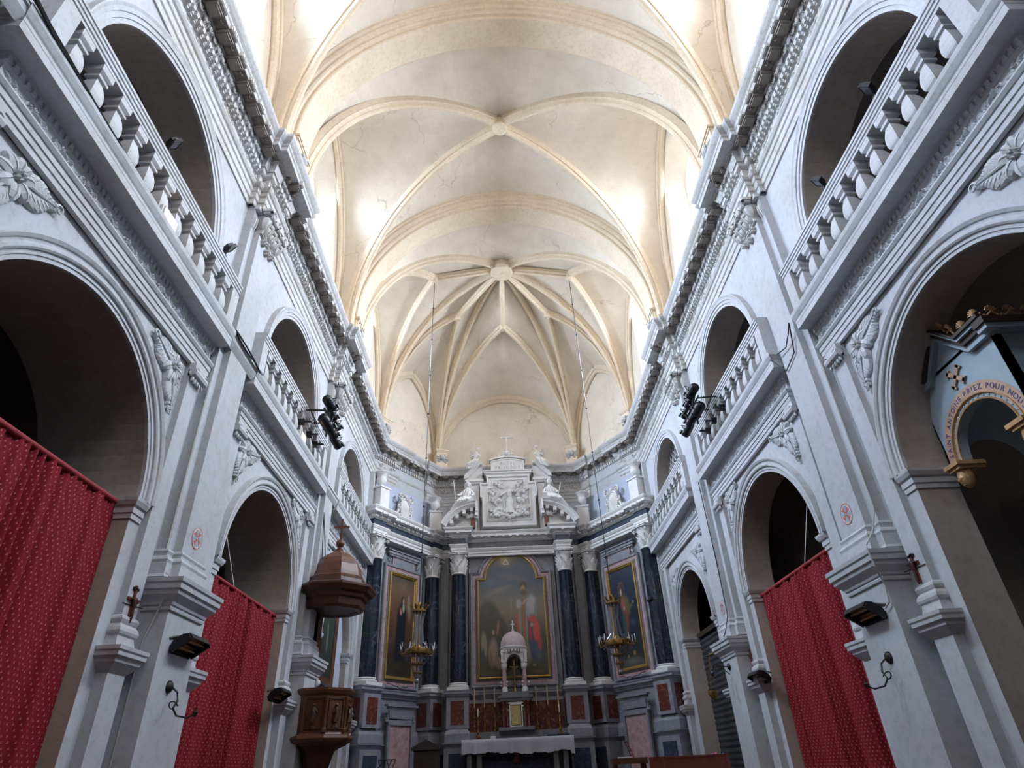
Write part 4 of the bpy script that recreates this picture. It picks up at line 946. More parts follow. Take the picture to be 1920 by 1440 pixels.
for s, lay, lb in ((-1, PL_L, 'gold-framed painting of a woman in black robes'), (1, PL_R, 'gold-framed painting of a haloed figure in red and green')):
    g = -1 if s > 0 else 1
    t = thing('framed_painting', CP(s, 1.68, 0.16, 4.1), lb+', %s of the altar' % SIDE[s], 'painting')
    W, H, zc = 1.22, 3.12, 5.76
    pc = lambda u, v, h, s=s, g=g: CP(s, 1.68+u*g, 0.17+h, zc+v)
    canvas('canvas', lambda u, v: pc((u-0.5)*W, (v-0.5)*H, 0.035), lambda u, v: True, 60, 130, lay, t)
    m = MB(); frame_rect(m, pc, W, H, GF); part('frame', m, 'gold', t)
    # marble surround fixed to the wall
    m = MB(); frame_rect(m, pc, W+0.21, H+0.21, [(0, 0), (0, 0.05), (0.04, 0.06), (0.05, 0.03), (0.17, 0.03), (0.18, 0.065), (0.23, 0.075), (0.25, 0.05), (0.25, -0.03)])
    q = lambda u, v, h: pc(u, v, h)
    for u0, u1, v0, v1, h in ((-0.52, 0.52, 1.84, 2.16, 0.03), (-0.86, 0.86, 2.26, 2.36, 0.10), (-0.80, 0.80, 2.20, 2.26, 0.07), (-0.9, 0.9, 2.36, 2.40, 0.14)):
        pp = [q(u0, v0, 0), q(u1, v0, 0), q(u1, v1, 0), q(u0, v1, 0)]; m.prism(pp, q(0, 0, h)-q(0, 0, 0))
    for e in (-1, 1): m.curlt(q, e*0.78, 2.05, pi/2, 0.10, 0.9, 0.03, 0.05, e)
    trim(m, 'grey_marble')
    m = MB(); frame_rect(m, pc, W+0.33, H+0.33, [(0, 0.034), (0.09, 0.034)]); frame_rect(m, pc, 0.0, 0.0, [(0, 0)]) if False else None
    frame_rect(m, lambda u, v, h: pc(u, v+2.0, h), 1.06, 0.34, [(0, 0.034), (0.045, 0.034)])
    trim(m, 'pink_marble')
    # scalloped dark line (wire) swagging below the painting
    m = MB(); pts = []
    for k in range(25):
        u = -0.62+1.24*k/24; z = 4.0-0.11*(1-abs(u/0.62))-0.012*cos(u*22); pts.append(CP(s, 1.68+u*g, 0.30, z-0.02))
    m.tube(pts, 0.012, 5); tag(m.build('swag_wire', 'cable_black'), 'dark wire swag on the marble below the %s side painting' % SIDE[s], 'wire')
    # blind door below
    d = thing('door_%d' % (1 if s < 0 else 2), CP(s, 1.68, 0.16, 1.2), '', ''); del d['label']; del d['category']; d['kind'] = 'structure'
    pd_ = lambda u, v, h, s=s, g=g: CP(s, 1.68+u*g, 0.34+h, v)
    m = MB(); pp = [pd_(-.5, 1.2, 0), pd_(.5, 1.2, 0), pd_(.5, 2.82, 0), pd_(-.5, 2.82, 0)]; m.prism(pp, pd_(0, 0, .03)-pd_(0, 0, 0)); part('leaf', m, 'pink_marble', d)
    m = MB()
    for u0, u1, v0, v1, h in ((-.58, -.49, 1.2, 2.9, .08), (.49, .58, 1.2, 2.9, .08), (-.58, .58, 2.82, 2.90, .08), (-.66, .66, 2.90, 2.96, .05), (-.52, .52, 3.0, 3.22, .05), (-.62, .62, 3.26, 3.32, .09), (-.72, .72, 3.32, 3.38, .15)):
        pp = [pd_(u0, v0, 0), pd_(u1, v0, 0), pd_(u1, v1, 0), pd_(u0, v1, 0)]; m.prism(pp, pd_(0, 0, h)-pd_(0, 0, 0))
    for e in (-1, 1): m.curlt(pd_, e*0.66, 2.98, pi/2, 0.10, 1.0, 0.03, 0.05, e)
    part('surround', m, 'grey_marble', d)
# central painting
CX0 = -0.05
t = thing('framed_painting', (CX0, 23.05, 4.15), 'large round-topped altarpiece of a bearded saint in red and white robes', 'painting')
W, H1, RA, SH = 2.36, 3.22, 0.92, 4.22; HT = SH-4.22+0; Hh = (7.45-4.22)+RA
CEN = [('bg', [(0, (.045, .035, .02)), (.09, (.06, .05, .028)), (.3, (.05, .045, .035)), (.50, (.17, .13, .085)), (.62, (.14, .125, .10)), (.74, (.06, .08, .115)), (.88, (.045, .06, .09)), (1, (.05, .055, .06))]),
    ('e', .42, .965, .22, .09, 0, (.24, .16, .07), .95), ('e', .42, .955, .09, .05, 0, (.42, .29, .12), .9),
    ('e', .16, .76, .16, .05, 8, (.07, .10, .15), .8), ('e', .30, .69, .26, .035, 10, (.19, .165, .13), .9), ('e', .50, .80, .30, .04, -6, (.10, .10, .10), .9), ('e', .85, .80, .15, .08, 0, (.05, .06, .085), .9),
    ('e', .14, .44, .20, .19, 0, (.048, .045, .033), .25), ('e', .28, .36, .16, .15, -35, (.040, .038, .028), .3), ('e', .10, .52, .09, .05, 0, (.065, .06, .045), .5), ('e', .22, .48, .07, .03, 20, (.065, .058, .042), .6), ('e', .36, .26, .10, .14, 0, (.035, .03, .02), .6),
    ('e', .07, .25, .055, .12, 6, (.24, .20, .15), .4), ('e', .055, .16, .03, .08, 6, (.05, .055, .07), .5), ('e', .20, .19, .085, .13, -10, (.27, .19, .14), .45), ('e', .29, .10, .13, .055, -20, (.24, .16, .12), .5), ('e', .155, .325, .034, .028, 0, (.07, .04, .022), .4), ('e', .21, .345, .026, .026, 0, (.30, .20, .13), .4), ('e', .28, .38, .022, .075, -14, (.28, .12, .08), .5), ('e', .17, .14, .02, .09, 10, (.18, .12, .09), .6), ('e', .26, .16, .02, .08, -10, (.19, .13, .10), .6),
    ('e', .495, .56, .006, .10, 0, (.36, .25, .13), .6),
    ('e', .72, .30, .17, .26, 0, (.045, .045, .05), .5), ('e', .70, .17, .10, .10, 0, (.20, .16, .11), .6),
    ('e', .575, .42, .030, .10, 4, (.42, .045, .03), .45), ('e', .62, .40, .035, .20, 2, (.22, .19, .13), .5), ('e', .675, .39, .030, .23, 1, (.30, .095, .035), .4), ('e', .715, .40, .020, .22, -2, (.20, .22, .17), .5), ('e', .645, .38, .010, .20, 2, (.10, .12, .09), .6),
    ('e', .80, .56, .095, .10, -18, (.33, .32, .31), .4), ('e', .61, .57, .055, .05, 25, (.30, .29, .27), .45), ('e', .865, .53, .035, .11, -12, (.17, .19, .22), .6), ('e', .745, .50, .035, .07, 10, (.25, .26, .25), .5),
    ('e', .79, .23, .055, .15, 4, (.03, .045, .10), .4), ('e', .87, .17, .06, .09, 14, (.06, .075, .12), .5), ('e', .86, .345, .065, .10, -6, (.50, .05, .035), .35), ('e', .90, .25, .035, .07, -6, (.38, .035, .028), .4), ('e', .80, .44, .085, .03, 0, (.42, .05, .035), .4), ('e', .76, .33, .03, .08, 10, (.30, .03, .025), .5),
    ('e', .69, .725, .075, .045, 0, (.05, .03, .02), .35), ('e', .685, .70, .044, .034, 0, (.30, .18, .11), .4), ('e', .69, .665, .055, .036, 0, (.07, .042, .026), .45), ('e', .70, .59, .05, .018, 30, (.38, .22, .14), .4), ('e', .79, .395, .032, .022, 0, (.36, .22, .14), .45),
    ('e', .66, .085, .05, .012, 0, (.26, .17, .11), .6), ('e', .80, .08, .04, .012, 0, (.24, .16, .10), .6), ('e', .2, .03, .2, .02, 0, (.09, .07, .04), .8), ('e', .85, .03, .12, .02, 0, (.10, .07, .03), .8)]
def cpl(u, v): return (CX0+(u-0.5)*W, 23.02, 4.22+v*Hh)
def cout(u, v):
    x = (u-0.5)*W; z = 4.22+v*Hh
    return z < 7.46 or x*x+(z-7.45)**2 < (RA+0.03)**2
canvas('canvas', cpl, cout, 120, 200, CEN, t)
def shoulder_path(o):
    """outline of the round-topped frame offset outwards by o"""
    w_ = W/2+o; pts = [(-w_, 4.22-o), (w_, 4.22-o), (w_, 7.45+o)]; R_ = RA+o; z0 = 7.45
    a0 = math.asin(min(1, o/R_)) if o > 0 else 0
    pts += [(R_*cos(a), z0+R_*sin(a)) for a in [a0+(pi-2*a0)*k/30 for k in range(31)]]
    pts += [(-w_, 7.45+o)]; return pts
def shoulder_frame(mb, prof, y):
    rows = [[(CX0+x, y-h, z) for (x, z), h in zip(col, [h for _, h in prof])] for col in zip(*[shoulder_path(o) for o, _ in prof])]
    mb.grid(rows, closed=False, cu=True)
m = MB(); shoulder_frame(m, [(0, 0.0), (0, 0.04), (0.02, 0.05), (0.035, 0.08), (0.06, 0.07), (0.065, 0.0)], 23.03); part('frame', m, 'gold', t)
m = MB(); shoulder_frame(m, [(0.065, 0), (0.065, 0.04), (0.10, 0.06), (0.13, 0.03), (0.22, 0.03), (0.24, 0.08), (0.29, 0.10), (0.33, 0.06), (0.33, 0)], 23.1); trim(m, 'grey_marble')
m = MB(); shoulder_frame(m, [(0.135, 0.036), (0.215, 0.036)], 23.1); trim(m, 'pink_marble')
m = MB()
for k in range(3):
    a, b = [(CX0-0.16+0.13*cos(pi/2+2*pi*(k+i)/3), 8.08+0.13*sin(pi/2+2*pi*(k+i)/3)) for i in (0, 1)]
    m.tube([(a[0], 23.0, a[1]), (b[0], 23.0, b[1])], 0.008, 4)
o = part('triangle', m, 'candle_wax', t)
# ------------------------------------------------------------------ attic above the retable
simple('blue_wall', (0.44, 0.49, 0.60), 0.85, 0, 0.08, 1.5)
m = MB()
for s in (-1, 1): m.poly([CP(s, 0.0, 0.03, 9.2), CP(s, 3.5, 0.03, 9.2), CP(s, 3.5, 0.03, 10.56), CP(s, 0.0, 0.03, 10.56)])
trim(m, 'blue_wall')
def urn(p, label, X, Y, h0=9.21, hb=0.86):
    t = thing('stone_urn', (p.x, p.y, h0), label, 'urn', 'stone urns on pedestals above the altar')
    m = MB(); c = Vector((p.x, p.y, 0)); m.obox(c+Vector((0, 0, h0+hb/2)), X*0.22, Y*0.22, Vector((0, 0, hb/2))); m.obox(c+Vector((0, 0, h0+hb-0.03)), X*0.26, Y*0.26, Vector((0, 0, 0.03))); m.obox(c+Vector((0, 0, h0+0.04)), X*0.26, Y*0.26, Vector((0, 0, 0.05)))
    part('pedestal', m, 'retable_white', t)
    m = MB(); z = h0+hb; m.lathe([(0.12, z), (0.12, z+0.03), (0.06, z+0.06), (0.05, z+0.10), (0.13, z+0.15), (0.185, z+0.24), (0.175, z+0.33), (0.15, z+0.38), (0.16, z+0.44), (0.25, z+0.54), (0.27, z+0.56), (0.26, z+0.58), (0.10, z+0.56)], (p.x, p.y, 0), 20); part('bowl', m, 'retable_white', t, 'auto')
for s in (-1, 1):
    g = -1 if s > 0 else 1; X = Vector((DC.x*g, DC.y, 0)); Y = Vector((NC.x*g, NC.y, 0))
    urn(CP(s, 0.03, 0.40, 0), 'stone urn on a block above the outer dark column, %s' % SIDE[s], X, Y)
    urn(CP(s, 3.10, 0.42, 0), 'stone urn on a corner block beside the curved pediment, %s' % SIDE[s], (X+Y).normalized(), (Y-X).normalized())
    # cartouche of arms
    t = thing('carved_cartouche', CP(s, 1.55, 0.2, 9.25), 'carved white cartouche with scrolls on the blue panel, %s of the altar' % SIDE[s], 'cartouche', 'cartouches above the altar')
    m = MB(); pl = lambda u, v, h, s=s, g=g: CP(s, 1.55+u*g, 0.12+h, 9.82+v)
    rows = [[pl(0.24*r_*cos(a), 0.33*r_*sin(a), hh) for a in [2*pi*k/20 for k in range(20)]] for r_, hh in ((1.25, 0.0), (1.2, 0.14), (1.05, 0.17), (0.95, 0.12), (0.8, 0.13), (0.5, 0.19), (0.05, 0.22))]
    m.grid(rows, closed=True)
    for e in (-1, 1):
        m.curlt(pl, e*0.28, 0.36, pi/2, 0.13, 1.2, 0.05, 0.14, -e); m.curlt(pl, e*0.33, 0.02, pi/2, 0.12, 1.2, 0.045, 0.13, e); m.curlt(pl, e*0.27, -0.36, -pi/2, 0.12, 1.2, 0.045, 0.13, -e)
        for k in range(5): m.blob(pl, e*0.30, -0.18-0.05*k, -pi/2+e*(1.2-0.3*k), 0.26, 0.055, 0.10, curl=-e*0.7)
        pts = [pl(e*(0.34+0.30*k/8), -0.12-0.5*k/8-0.08*sin(pi*k/8), 0.10) for k in range(9)]; m.tube(pts, [0.05-0.003*k for k in range(9)], 6)
    for k in range(5): m.blob(pl, 0, 0.40, pi/2+(k-2)*0.45, 0.20, 0.05, 0.12)
    m.ball(pl(0, 0.42, 0.14), 0.08, n=8, m=6)
    part('carving', m, 'retable_white', t, 'auto')
# broken segmental pediments
for s in (-1, 1):
    t = thing('curved_pediment', (s*1.9, 22.3, 9.22), 'white broken curved pediment above the %s front column' % SIDE[s], 'pediment', 'broken curved pediments')
    m = MB(); n = 20; a0, a1 = pi/2+0.02, pi/2+1.10; zc = 8.65
    rows = []
    for k in range(n+1):
        a = a0+(a1-a0)*k/n
        rows.append([(s*(1.22-r*cos(a)) if False else s*(1.22+r*abs(cos(a))), y, zc+r*sin(a)) for r, y in ((1.30, 22.72), (1.30, 22.08), (1.33, 22.06), (1.36, 22.02), (1.40, 22.0), (1.40, 21.96), (1.47, 21.94), (1.50, 21.90), (1.52, 21.90), (1.52, 22.72))])
    m.grid(rows); m.f.append(tuple(range(10))); m.m.append(0); e = n*10; m.f.append(tuple(range(e, e+10))); m.m.append(0)
    m.box(min(s*1.20, s*1.27), max(s*1.20, s*1.27), 21.92, 22.72, 9.75, 10.17); m.box(min(s*1.20, s*1.30), max(s*1.20, s*1.30), 22.0, 22.72, 9.62, 9.78)
    for k in range(4):
        a = a0+(a1-a0)*(k+0.6)/4.4; x = s*(1.22+1.22*abs(cos(a))); z = zc+1.22*sin(a); m.box(x-0.06, x+0.06, 22.04, 22.3, z-0.06, z+0.08)
    part('arc', m, 'retable_white', t)
    m = MB(); rows = [[(s*(1.22+1.31*abs(cos(a0+(a1-a0)*k/n))), 22.45, zc+1.31*sin(a0+(a1-a0)*k/n)), (s*(1.22+1.31*abs(cos(a0+(a1-a0)*k/n))), 22.45, 9.2)] for k in range(n+1)]; m.grid(rows)
    m.prism([(s*2.15, 22.42, 9.22), (s*1.30, 22.42, 9.22), (s*1.30, 22.42, 9.72)], (0, -0.12, 0))
    for k in range(7): x = s*(2.0-0.1*k); m.box(x-0.025, x+0.025, 22.26, 22.32, 9.27+0.058*k, 9.33+0.058*k)
    part('tympanum', m, 'retable_white', t)
    m = MB(); m.box(min(s*1.30, s*1.47), max(s*1.30, s*1.47), 22.2, 22.40, 9.22, 9.55); part('red_block', m, 'red_marble', t)
    m = MB(); c = Vector((s*1.42, 22.18, 9.66)); face(m, c, 0.085, (-s*0.3, -1, -0.2))
    for e in (-1, 1): 
        pl = lambda u, v, h, c=c: (c.x+u, c.y-h+0.03, c.z+v)
        for k in range(3): m.blob(pl, e*0.05, -0.03, (0.7-0.5*k) if e > 0 else pi-(0.7-0.5*k), 0.2, 0.04, 0.03)
    part('cherub_head', m, 'retable_white', t, 'auto')
# centre: side strips, carved relief, cornice, tablet, scrolls, cross
m = MB()
for s in (-1, 1):
    m.box(min(s*1.16, s*1.55), max(s*1.16, s*1.55), 22.86, 23.3, 9.2, 11.30)
m.box(-1.10, 1.10, 23.2, 23.4, 9.2, 12.0); m.box(-1.55, 1.55, 23.3, 23.49, 9.2, 12.0)
trim(m, 'retable_white')
t = thing('relief_panel', (0, 22.2, 9.22), 'large white carved relief of a robed figure among clouds and angels', 'relief')
m = MB()
out = [(-1.02, 9.22), (1.02, 9.22), (1.02, 10.35), (1.10, 10.42), (1.10, 10.98), (0.84, 10.98), (0.84, 11.28), (-0.84, 11.28), (-0.84, 10.98), (-1.10, 10.98), (-1.10, 10.42), (-1.02, 10.35)]
m.prism([(x, 22.28, z) for x, z in out], (0, 0.34, 0))
def raised(mb, pts, w_, y, h):
    n = len(pts); a = [Vector((p[0], p[1])) for p in pts]; ins = []
    for i in range(n):
        d1 = (a[i]-a[i-1]).normalized(); d2 = (a[(i+1) % n]-a[i]).normalized(); n1 = Vector((-d1.y, d1.x)); n2 = Vector((-d2.y, d2.x)); ins.append((n1+n2)/max(.3, 1+n1.dot(n2)))
    rows = [[(p.x+q.x*o_, y-hh, p.y+q.y*o_) for o_, hh in ((0, 0), (0, h), (w_*0.4, h*1.25), (w_, h), (w_, 0))] for p, q in zip(a, ins)]
    mb.grid(rows, cu=True)
raised(m, out, 0.07, 22.28, 0.05); 
inn = [(-0.84, 9.44), (0.84, 9.44), (0.84, 10.78), (0.64, 10.78), (0.64, 11.12), (-0.64, 11.12), (-0.64, 10.78), (-0.84, 10.78)]
raised(m, inn, 0.05, 22.28, 0.03)
part('slab', m, 'retable_white', t)
m = MB(); rnd = random.Random(4); pl = lambda u, v, h: (u, 22.27-h, 10.2+v)
for k in range(46):      # cloud masses, thicker towards the foot
    a = rnd.uniform(0, 2*pi); r = rnd.uniform(.35, .72); u = r*cos(a)*1.0; v = r*sin(a)*0.95-0.02
    if abs(u) < 0.2 and v > -0.3: continue
    m.ball(pl(u, v, 0.02), rnd.uniform(.06, .11), n=8, m=5, sc=(1, 0.6, 0.8))
for k in range(16):
    u = -0.66+1.32*k/15; m.ball(pl(u, -0.60+0.14*abs(u)+rnd.uniform(-.04, .04), 0.05), rnd.uniform(.07, .11), n=8, m=5, sc=(1, .8, .8))
drape(m, (0.02, 22.22), 0.17, 0.12, 9.72, 10.34, 7, 0.10, 3, taper=0.55)      # robe of the central figure
for q in ((0.02, 0.24, .10, .13), (0.02, 0.35, .12, .10)): m.ball(pl(q[0], q[1], 0.06), q[2], n=10, m=7, sc=(1, .8, 1.2))
face(m, pl(0.0, 0.55, 0.10), 0.075, (0.1, -1, 0.2))
m.tube([pl(0.10, 0.38, 0.10), pl(0.24, 0.36, 0.14), pl(0.36, 0.45, 0.12), pl(0.40, 0.47, .12)], [.05, .042, .03, .02], 7); m.tube([pl(-0.08, 0.38, 0.10), pl(-0.22, 0.26, 0.14), pl(-0.36, 0.18, 0.12)], [.05, .04, .02], 7)
for k in range(6): m.blob(pl, -0.1+0.05*k, -0.42, pi/2+0.2*(2.5-k)*0.4, 0.55, 0.035, 0.14)
for (u, v, dr) in ((-0.52, -0.02, .4), (0.55, 0.02, -.4), (-0.58, -0.40, .3), (0.58, -0.38, -.3), (-0.28, -0.48, .3), (0.30, -0.52, -.2), (0.0, -0.60, 0), (-0.60, 0.32, .3), (0.60, 0.38, -.4), (-0.36, 0.66, .2), (0.38, 0.66, -.2)):   # attendant putti
    face(m, pl(u, v+0.10, 0.10), 0.055, (dr, -1, 0.2)); m.ball(pl(u, v-0.03, 0.07), 0.085, n=8, m=6, sc=(.8, .8, 1.15))
    m.tube([pl(u+0.05, v+0.01, .1), pl(u+0.13, v+0.05, .12), pl(u+0.17, v+0.12, .1)], [.03, .025, .015], 6); m.tube([pl(u-0.05, v+0.01, .1), pl(u-0.13, v-0.02, .12)], [.03, .018], 6)
    m.tube([pl(u-0.02, v-0.10, .1), pl(u-0.08, v-0.20, .13), pl(u-0.02, v-0.27, .1)], [.04, .035, .02], 6)
    for k in range(3): m.blob(pl, u-0.06*(1 if dr > 0 else -1), v+0.02, (2.4 if dr > 0 else 0.7)+0.25*k, 0.18, 0.03, 0.07)
part('figures', m, 'retable_white', t, 'auto')
m = MB(); m.mould([(-0.84, 22.62), (-0.84, 22.28), (0.84, 22.28), (0.84, 22.62)], [(0, 11.26), (0.02, 11.28), (0.03, 11.31), (0.07, 11.35), (0.09, 11.37), (0.09, 11.42), (0.13, 11.44), (0.13, 11.47), (0, 11.48)]); m.box(-0.84, 0.84, 22.28, 22.9, 11.26, 11.47)
part('cornice', m, 'retable_white', t)
t = thing('stone_tablet', (0, 22.3, 11.48), 'white stone tablet lettered AUTEL PRIVILEGIE above the carved relief', 'tablet')
m = MB(); pts = [(-0.66, 11.48), (0.66, 11.48), (0.66, 11.93)]+[(0.66-1.32*k/12, 11.93+0.10*sin(pi*k/12)) for k in range(1, 12)]+[(-0.66, 11.93)]
m.prism([(x, 22.34, z) for x, z in pts], (0, 0.3, 0)); raised(m, pts, 0.05, 22.34, 0.03)
m.prism([(x*1.08, 22.30, z) for x, z in pts[2:]], (0, 0.36, 0)) if False else None
m.prism([(-0.72, 22.28, 11.95)]+[(-0.72+1.44*k/12, 22.28, 11.95+0.12*sin(pi*k/12)) for k in range(13)][1:-1]+[(0.72, 22.28, 11.95), (0.72, 22.28, 12.01)]+[(0.72-1.44*k/12, 22.28, 12.01+0.12*sin(pi*k/12)) for k in range(1, 12)]+[(-0.72, 22.28, 12.01)], (0, 0.4, 0))
part('slab', m, 'retable_white', t)
m = MB(); lettering(m, 'AUTEL', 0.175, lambda c, x, y, z: (c+x, 22.335-z*0.3, 11.77+y)); lettering(m, 'PRIVILÉGIÉ', 0.175, lambda c, x, y, z: (c*0.98+x, 22.335-z*0.3, 11.585+y))
part('letters', m, 'text_grey', t)
t = thing('stone_cross', (0, 22.45, 12.1), 'small white stone cross with rays on the very top of the altar', 'cross')
m = MB(); pl = lambda u, v, h: (u, 22.42-h, 12.14+v)
for k in range(9): m.blob(pl, 0, 0.0, pi*(k+0.5)/9, 0.30, 0.05, 0.06)
m.ball(pl(0, 0.12, 0.06), 0.12, n=12, m=8); part('crest', m, 'retable_white', t, 'auto')
m = MB(); m.box(-0.022, 0.022, 22.40, 22.44, 12.35, 13.20); m.box(-0.20, 0.20, 22.40, 22.44, 12.98, 13.025)
for u, z in ((0, 13.22), (-0.22, 13.0), (0.22, 13.0)): m.ball((u, 22.42, z), 0.045, n=8, m=5)
for k in range(4): a = pi/4+k*pi/2; m.tube([(0, 22.42, 13.0), (0.13*cos(a), 22.42, 13.0+0.13*sin(a))], 0.010, 4)
part('cross', m, 'retable_white', t)
for s in (-1, 1):
    t = thing('scroll_pediment', (s*1.3, 22.4, 11.12), 'white scrolled half pediment %s of the lettered tablet' % SIDE[s], 'pediment', 'scrolled half pediments')
    m = MB(); m.mould([(-1.56, 22.9), (-1.56, 22.36), (-1.06, 22.36), (-1.06, 22.9)], [(0, 10.98), (0.03, 11.0), (0.06, 11.05), (0.10, 11.08), (0.10, 11.16), (0, 11.17)]); m.box(-1.56, -1.06, 22.36, 22.9, 11.1, 11.17)
    top = [(-1.72, 11.20), (-1.70, 11.34), (-1.60, 11.46), (-1.46, 11.60), (-1.32, 11.78), (-1.20, 11.90), (-1.06, 11.93), (-0.98, 11.86)]
    bot = [(-1.60, 11.20), (-1.55, 11.27), (-1.45, 11.36), (-1.30, 11.50), (-1.18, 11.66), (-1.10, 11.76), (-1.04, 11.78), (-1.0, 11.74)]
    for off_, y0, y1 in ((0, 22.30, 22.85), (0.05, 22.24, 22.32)):
        rows = [[(a_[0]*(1), y0, a_[1]-off_*0.3), (a_[0], y1, a_[1]-off_*0.3), (b_[0], y1, b_[1]+off_*0.2), (b_[0], y0, b_[1]+off_*0.2)] for a_, b_ in zip(top, bot)]
        o_ = m.grid(rows, closed=True); m.f.append((o_, o_+1, o_+2, o_+3)); m.m.append(0); e_ = o_+4*(len(rows)-1); m.f.append((e_, e_+1, e_+2, e_+3)); m.m.append(0)
    m.prism([(b_[0], 22.40, b_[1]) for b_ in bot]+[(-1.0, 22.40, 11.17), (-1.55, 22.40, 11.17)], (0, 0.35, 0))
    m.ball((-1.60, 22.28, 11.30), 0.09, n=10, m=6, sc=(1, .4, 1))
    if s > 0: m.mir(-1)
    part('scroll', m, 'retable_white', t)
    # seated angel leaning on the scroll
    a = thing('angel_statue', (s*1.28, 22.2, 11.6), 'small white seated angel statue %s of the lettered tablet' % ('left' if s < 0 else 'right'), 'statue', 'seated angels by the tablet')
    S = lambda x, y, z: (s*x, y, z)
    J = {'hip': (*S(1.24, 22.28, 11.90), .10), 'belly': (*S(1.24, 22.28, 12.02), .085), 'chest': (*S(1.22, 22.26, 12.16), .095), 'neck': (*S(1.20, 22.24, 12.27), .035), 'skull': (*S(1.19, 22.22, 12.33), .05),
         'sh1': (*S(1.12, 22.22, 12.18), .045), 'el1': (*S(1.06, 22.08, 12.08), .035), 'ha1': (*S(1.14, 22.00, 12.02), .022), 'sh2': (*S(1.32, 22.26, 12.17), .045), 'el2': (*S(1.40, 22.12, 12.06), .035), 'ha2': (*S(1.30, 22.02, 12.06), .022),
         'kn1': (*S(1.24, 22.02, 11.86), .075), 'an1': (*S(1.34, 22.06, 11.62), .05), 'kn2': (*S(1.38, 22.04, 11.82), .075), 'an2': (*S(1.50, 22.06, 11.56), .05), 'to': (*S(1.56, 21.98, 11.52), .03)}
    B = [('hip', 'belly'), ('belly', 'chest'), ('chest', 'neck'), ('neck', 'skull'), ('chest', 'sh1'), ('sh1', 'el1'), ('el1', 'ha1'), ('chest', 'sh2'), ('sh2', 'el2'), ('el2', 'ha2'), ('hip', 'kn1'), ('kn1', 'an1'), ('hip', 'kn2'), ('kn2', 'an2'), ('an2', 'to')]
    skin('body', J, B, 'retable_white', a)
    m = MB(); hd = S(1.18, 22.20, 12.41); face(m, hd, 0.072, (-s*0.35, -1, -0.25))
    for k in range(10): aa = 2*pi*k/10; m.ball((hd[0]+0.055*cos(aa), hd[1]+0.02+0.05*sin(aa), hd[2]+0.045), 0.032, n=6, m=4)
    part('head', m, 'retable_white', a, 'auto')
    m = MB(); plw = lambda u, v, h: (s*(1.22+u), 22.38-h, 12.16+v)
    for k in range(5): m.blob(plw, 0.04, 0, 0.9-0.32*k, 0.34-0.03*k, 0.045, 0.05)
    part('wings', m, 'retable_white', a)
    m = MB()
    for k in range(7): m.tube([S(1.16+0.05*k, 22.10-0.02*(k % 2), 11.94-0.02*k), S(1.22+0.055*k, 21.98-0.02*(k % 2), 11.80-0.02*k), S(1.30+0.05*k, 22.02, 11.58-0.012*k)], [.035, .045, .03], 6)
    part('drapery', m, 'retable_white', a, 'auto')
    # larger reclining saint on the curved pediment
    nm = 'white statue of a reclining figure holding a small cross on the left pediment' if s < 0 else 'white veiled statue with a short staff on the right curved pediment'
    a = thing('reclining_statue', (s*1.7, 22.3, 10.0), nm, 'statue')
    J = {'hip': (*S(1.62, 22.30, 10.24), .16, .14), 'belly': (*S(1.60, 22.28, 10.42), .13), 'chest': (*S(1.58, 22.26, 10.60), .15, .12), 'neck': (*S(1.57, 22.22, 10.76), .05), 'skull': (*S(1.57, 22.20, 10.83), .07),
         'sh1': (*S(1.42, 22.22, 10.64), .07), 'el1': (*S(1.34, 22.06, 10.44), .055), 'ha1': (*S(1.46, 21.96, 10.38), .035), 'sh2': (*S(1.75, 22.22, 10.63), .07), 'el2': (*S(1.86, 22.06, 10.44), .055), 'ha2': (*S(1.98 if s < 0 else 1.90, 21.94, 10.42), .035),
         'kn1': (*S(1.66, 21.98, 10.30), .12), 'an1': (*S(1.92, 22.0, 10.08), .08), 'kn2': (*S(1.84, 22.02, 10.22), .12), 'an2': (*S(2.10, 22.05, 9.92), .075), 'to': (*S(2.20, 21.98, 9.88), .045)}
    skin('body', J, B, 'retable_white', a)
    m = MB(); hd = S(1.57, 22.18, 10.93); face(m, hd, 0.105, (s*0.25, -1, -0.1))
    if s < 0:
        for k in range(14): aa = pi*k/13; m.tube([(hd[0]+0.10*cos(aa), hd[1]+0.02, hd[2]+0.07*sin(aa)+0.03), (hd[0]+0.12*cos(aa), hd[1]+0.05, hd[2]-0.06), (hd[0]+0.10*cos(aa), hd[1]+0.08, hd[2]-0.17)], .022, 5)
    part('head', m, 'retable_white', a, 'auto')
    if s > 0:
        m = MB(); rows = []
        for j in range(9):
            t_ = j/8; w_ = 0.115+0.13*t_**1.2; rows.append([(hd[0]+w_*cos(a_)*1.05, hd[1]+0.03+w_*0.8*sin(a_), hd[2]+0.12-0.42*t_-0.02*cos(6*a_)*t_) for a_ in [0.15+(pi-0.3)*k/14 for k in range(15)]])
        m.grid([[ (hd[0], hd[1]+0.03, hd[2]+0.14) ]*15]+rows); part('veil', m, 'retable_white', a)
    m = MB()
    for k in range(11):
        u = k/10; m.tube([S(1.46+0.38*u, 22.04-0.02*(k % 2), 10.38-0.06*u), S(1.55+0.42*u, 21.90-0.03*(k % 2), 10.20-0.10*u), S(1.60+0.50*u, 21.94, 10.10-0.16*u), S(1.58+0.60*u, 22.0, 10.04-0.22*u)], [.05, .065, .05, .03], 6)
    for k in range(5): m.tube([S(1.46+0.06*k, 22.14, 10.66), S(1.48+0.06*k, 22.10-0.02*(k % 2), 10.50), S(1.50+0.06*k, 22.12, 10.36)], [.03, .04, .03], 5)
    part('drapery', m, 'retable_white', a, 'auto')
    m = MB(); b0 = Vector(S(2.02 if s < 0 else 1.86, 21.92, 10.24)); b1 = Vector(S(2.10 if s < 0 else 1.98, 21.9, 10.98 if s < 0 else 10.72))
    m.tube([b0, b1], 0.018, 6)
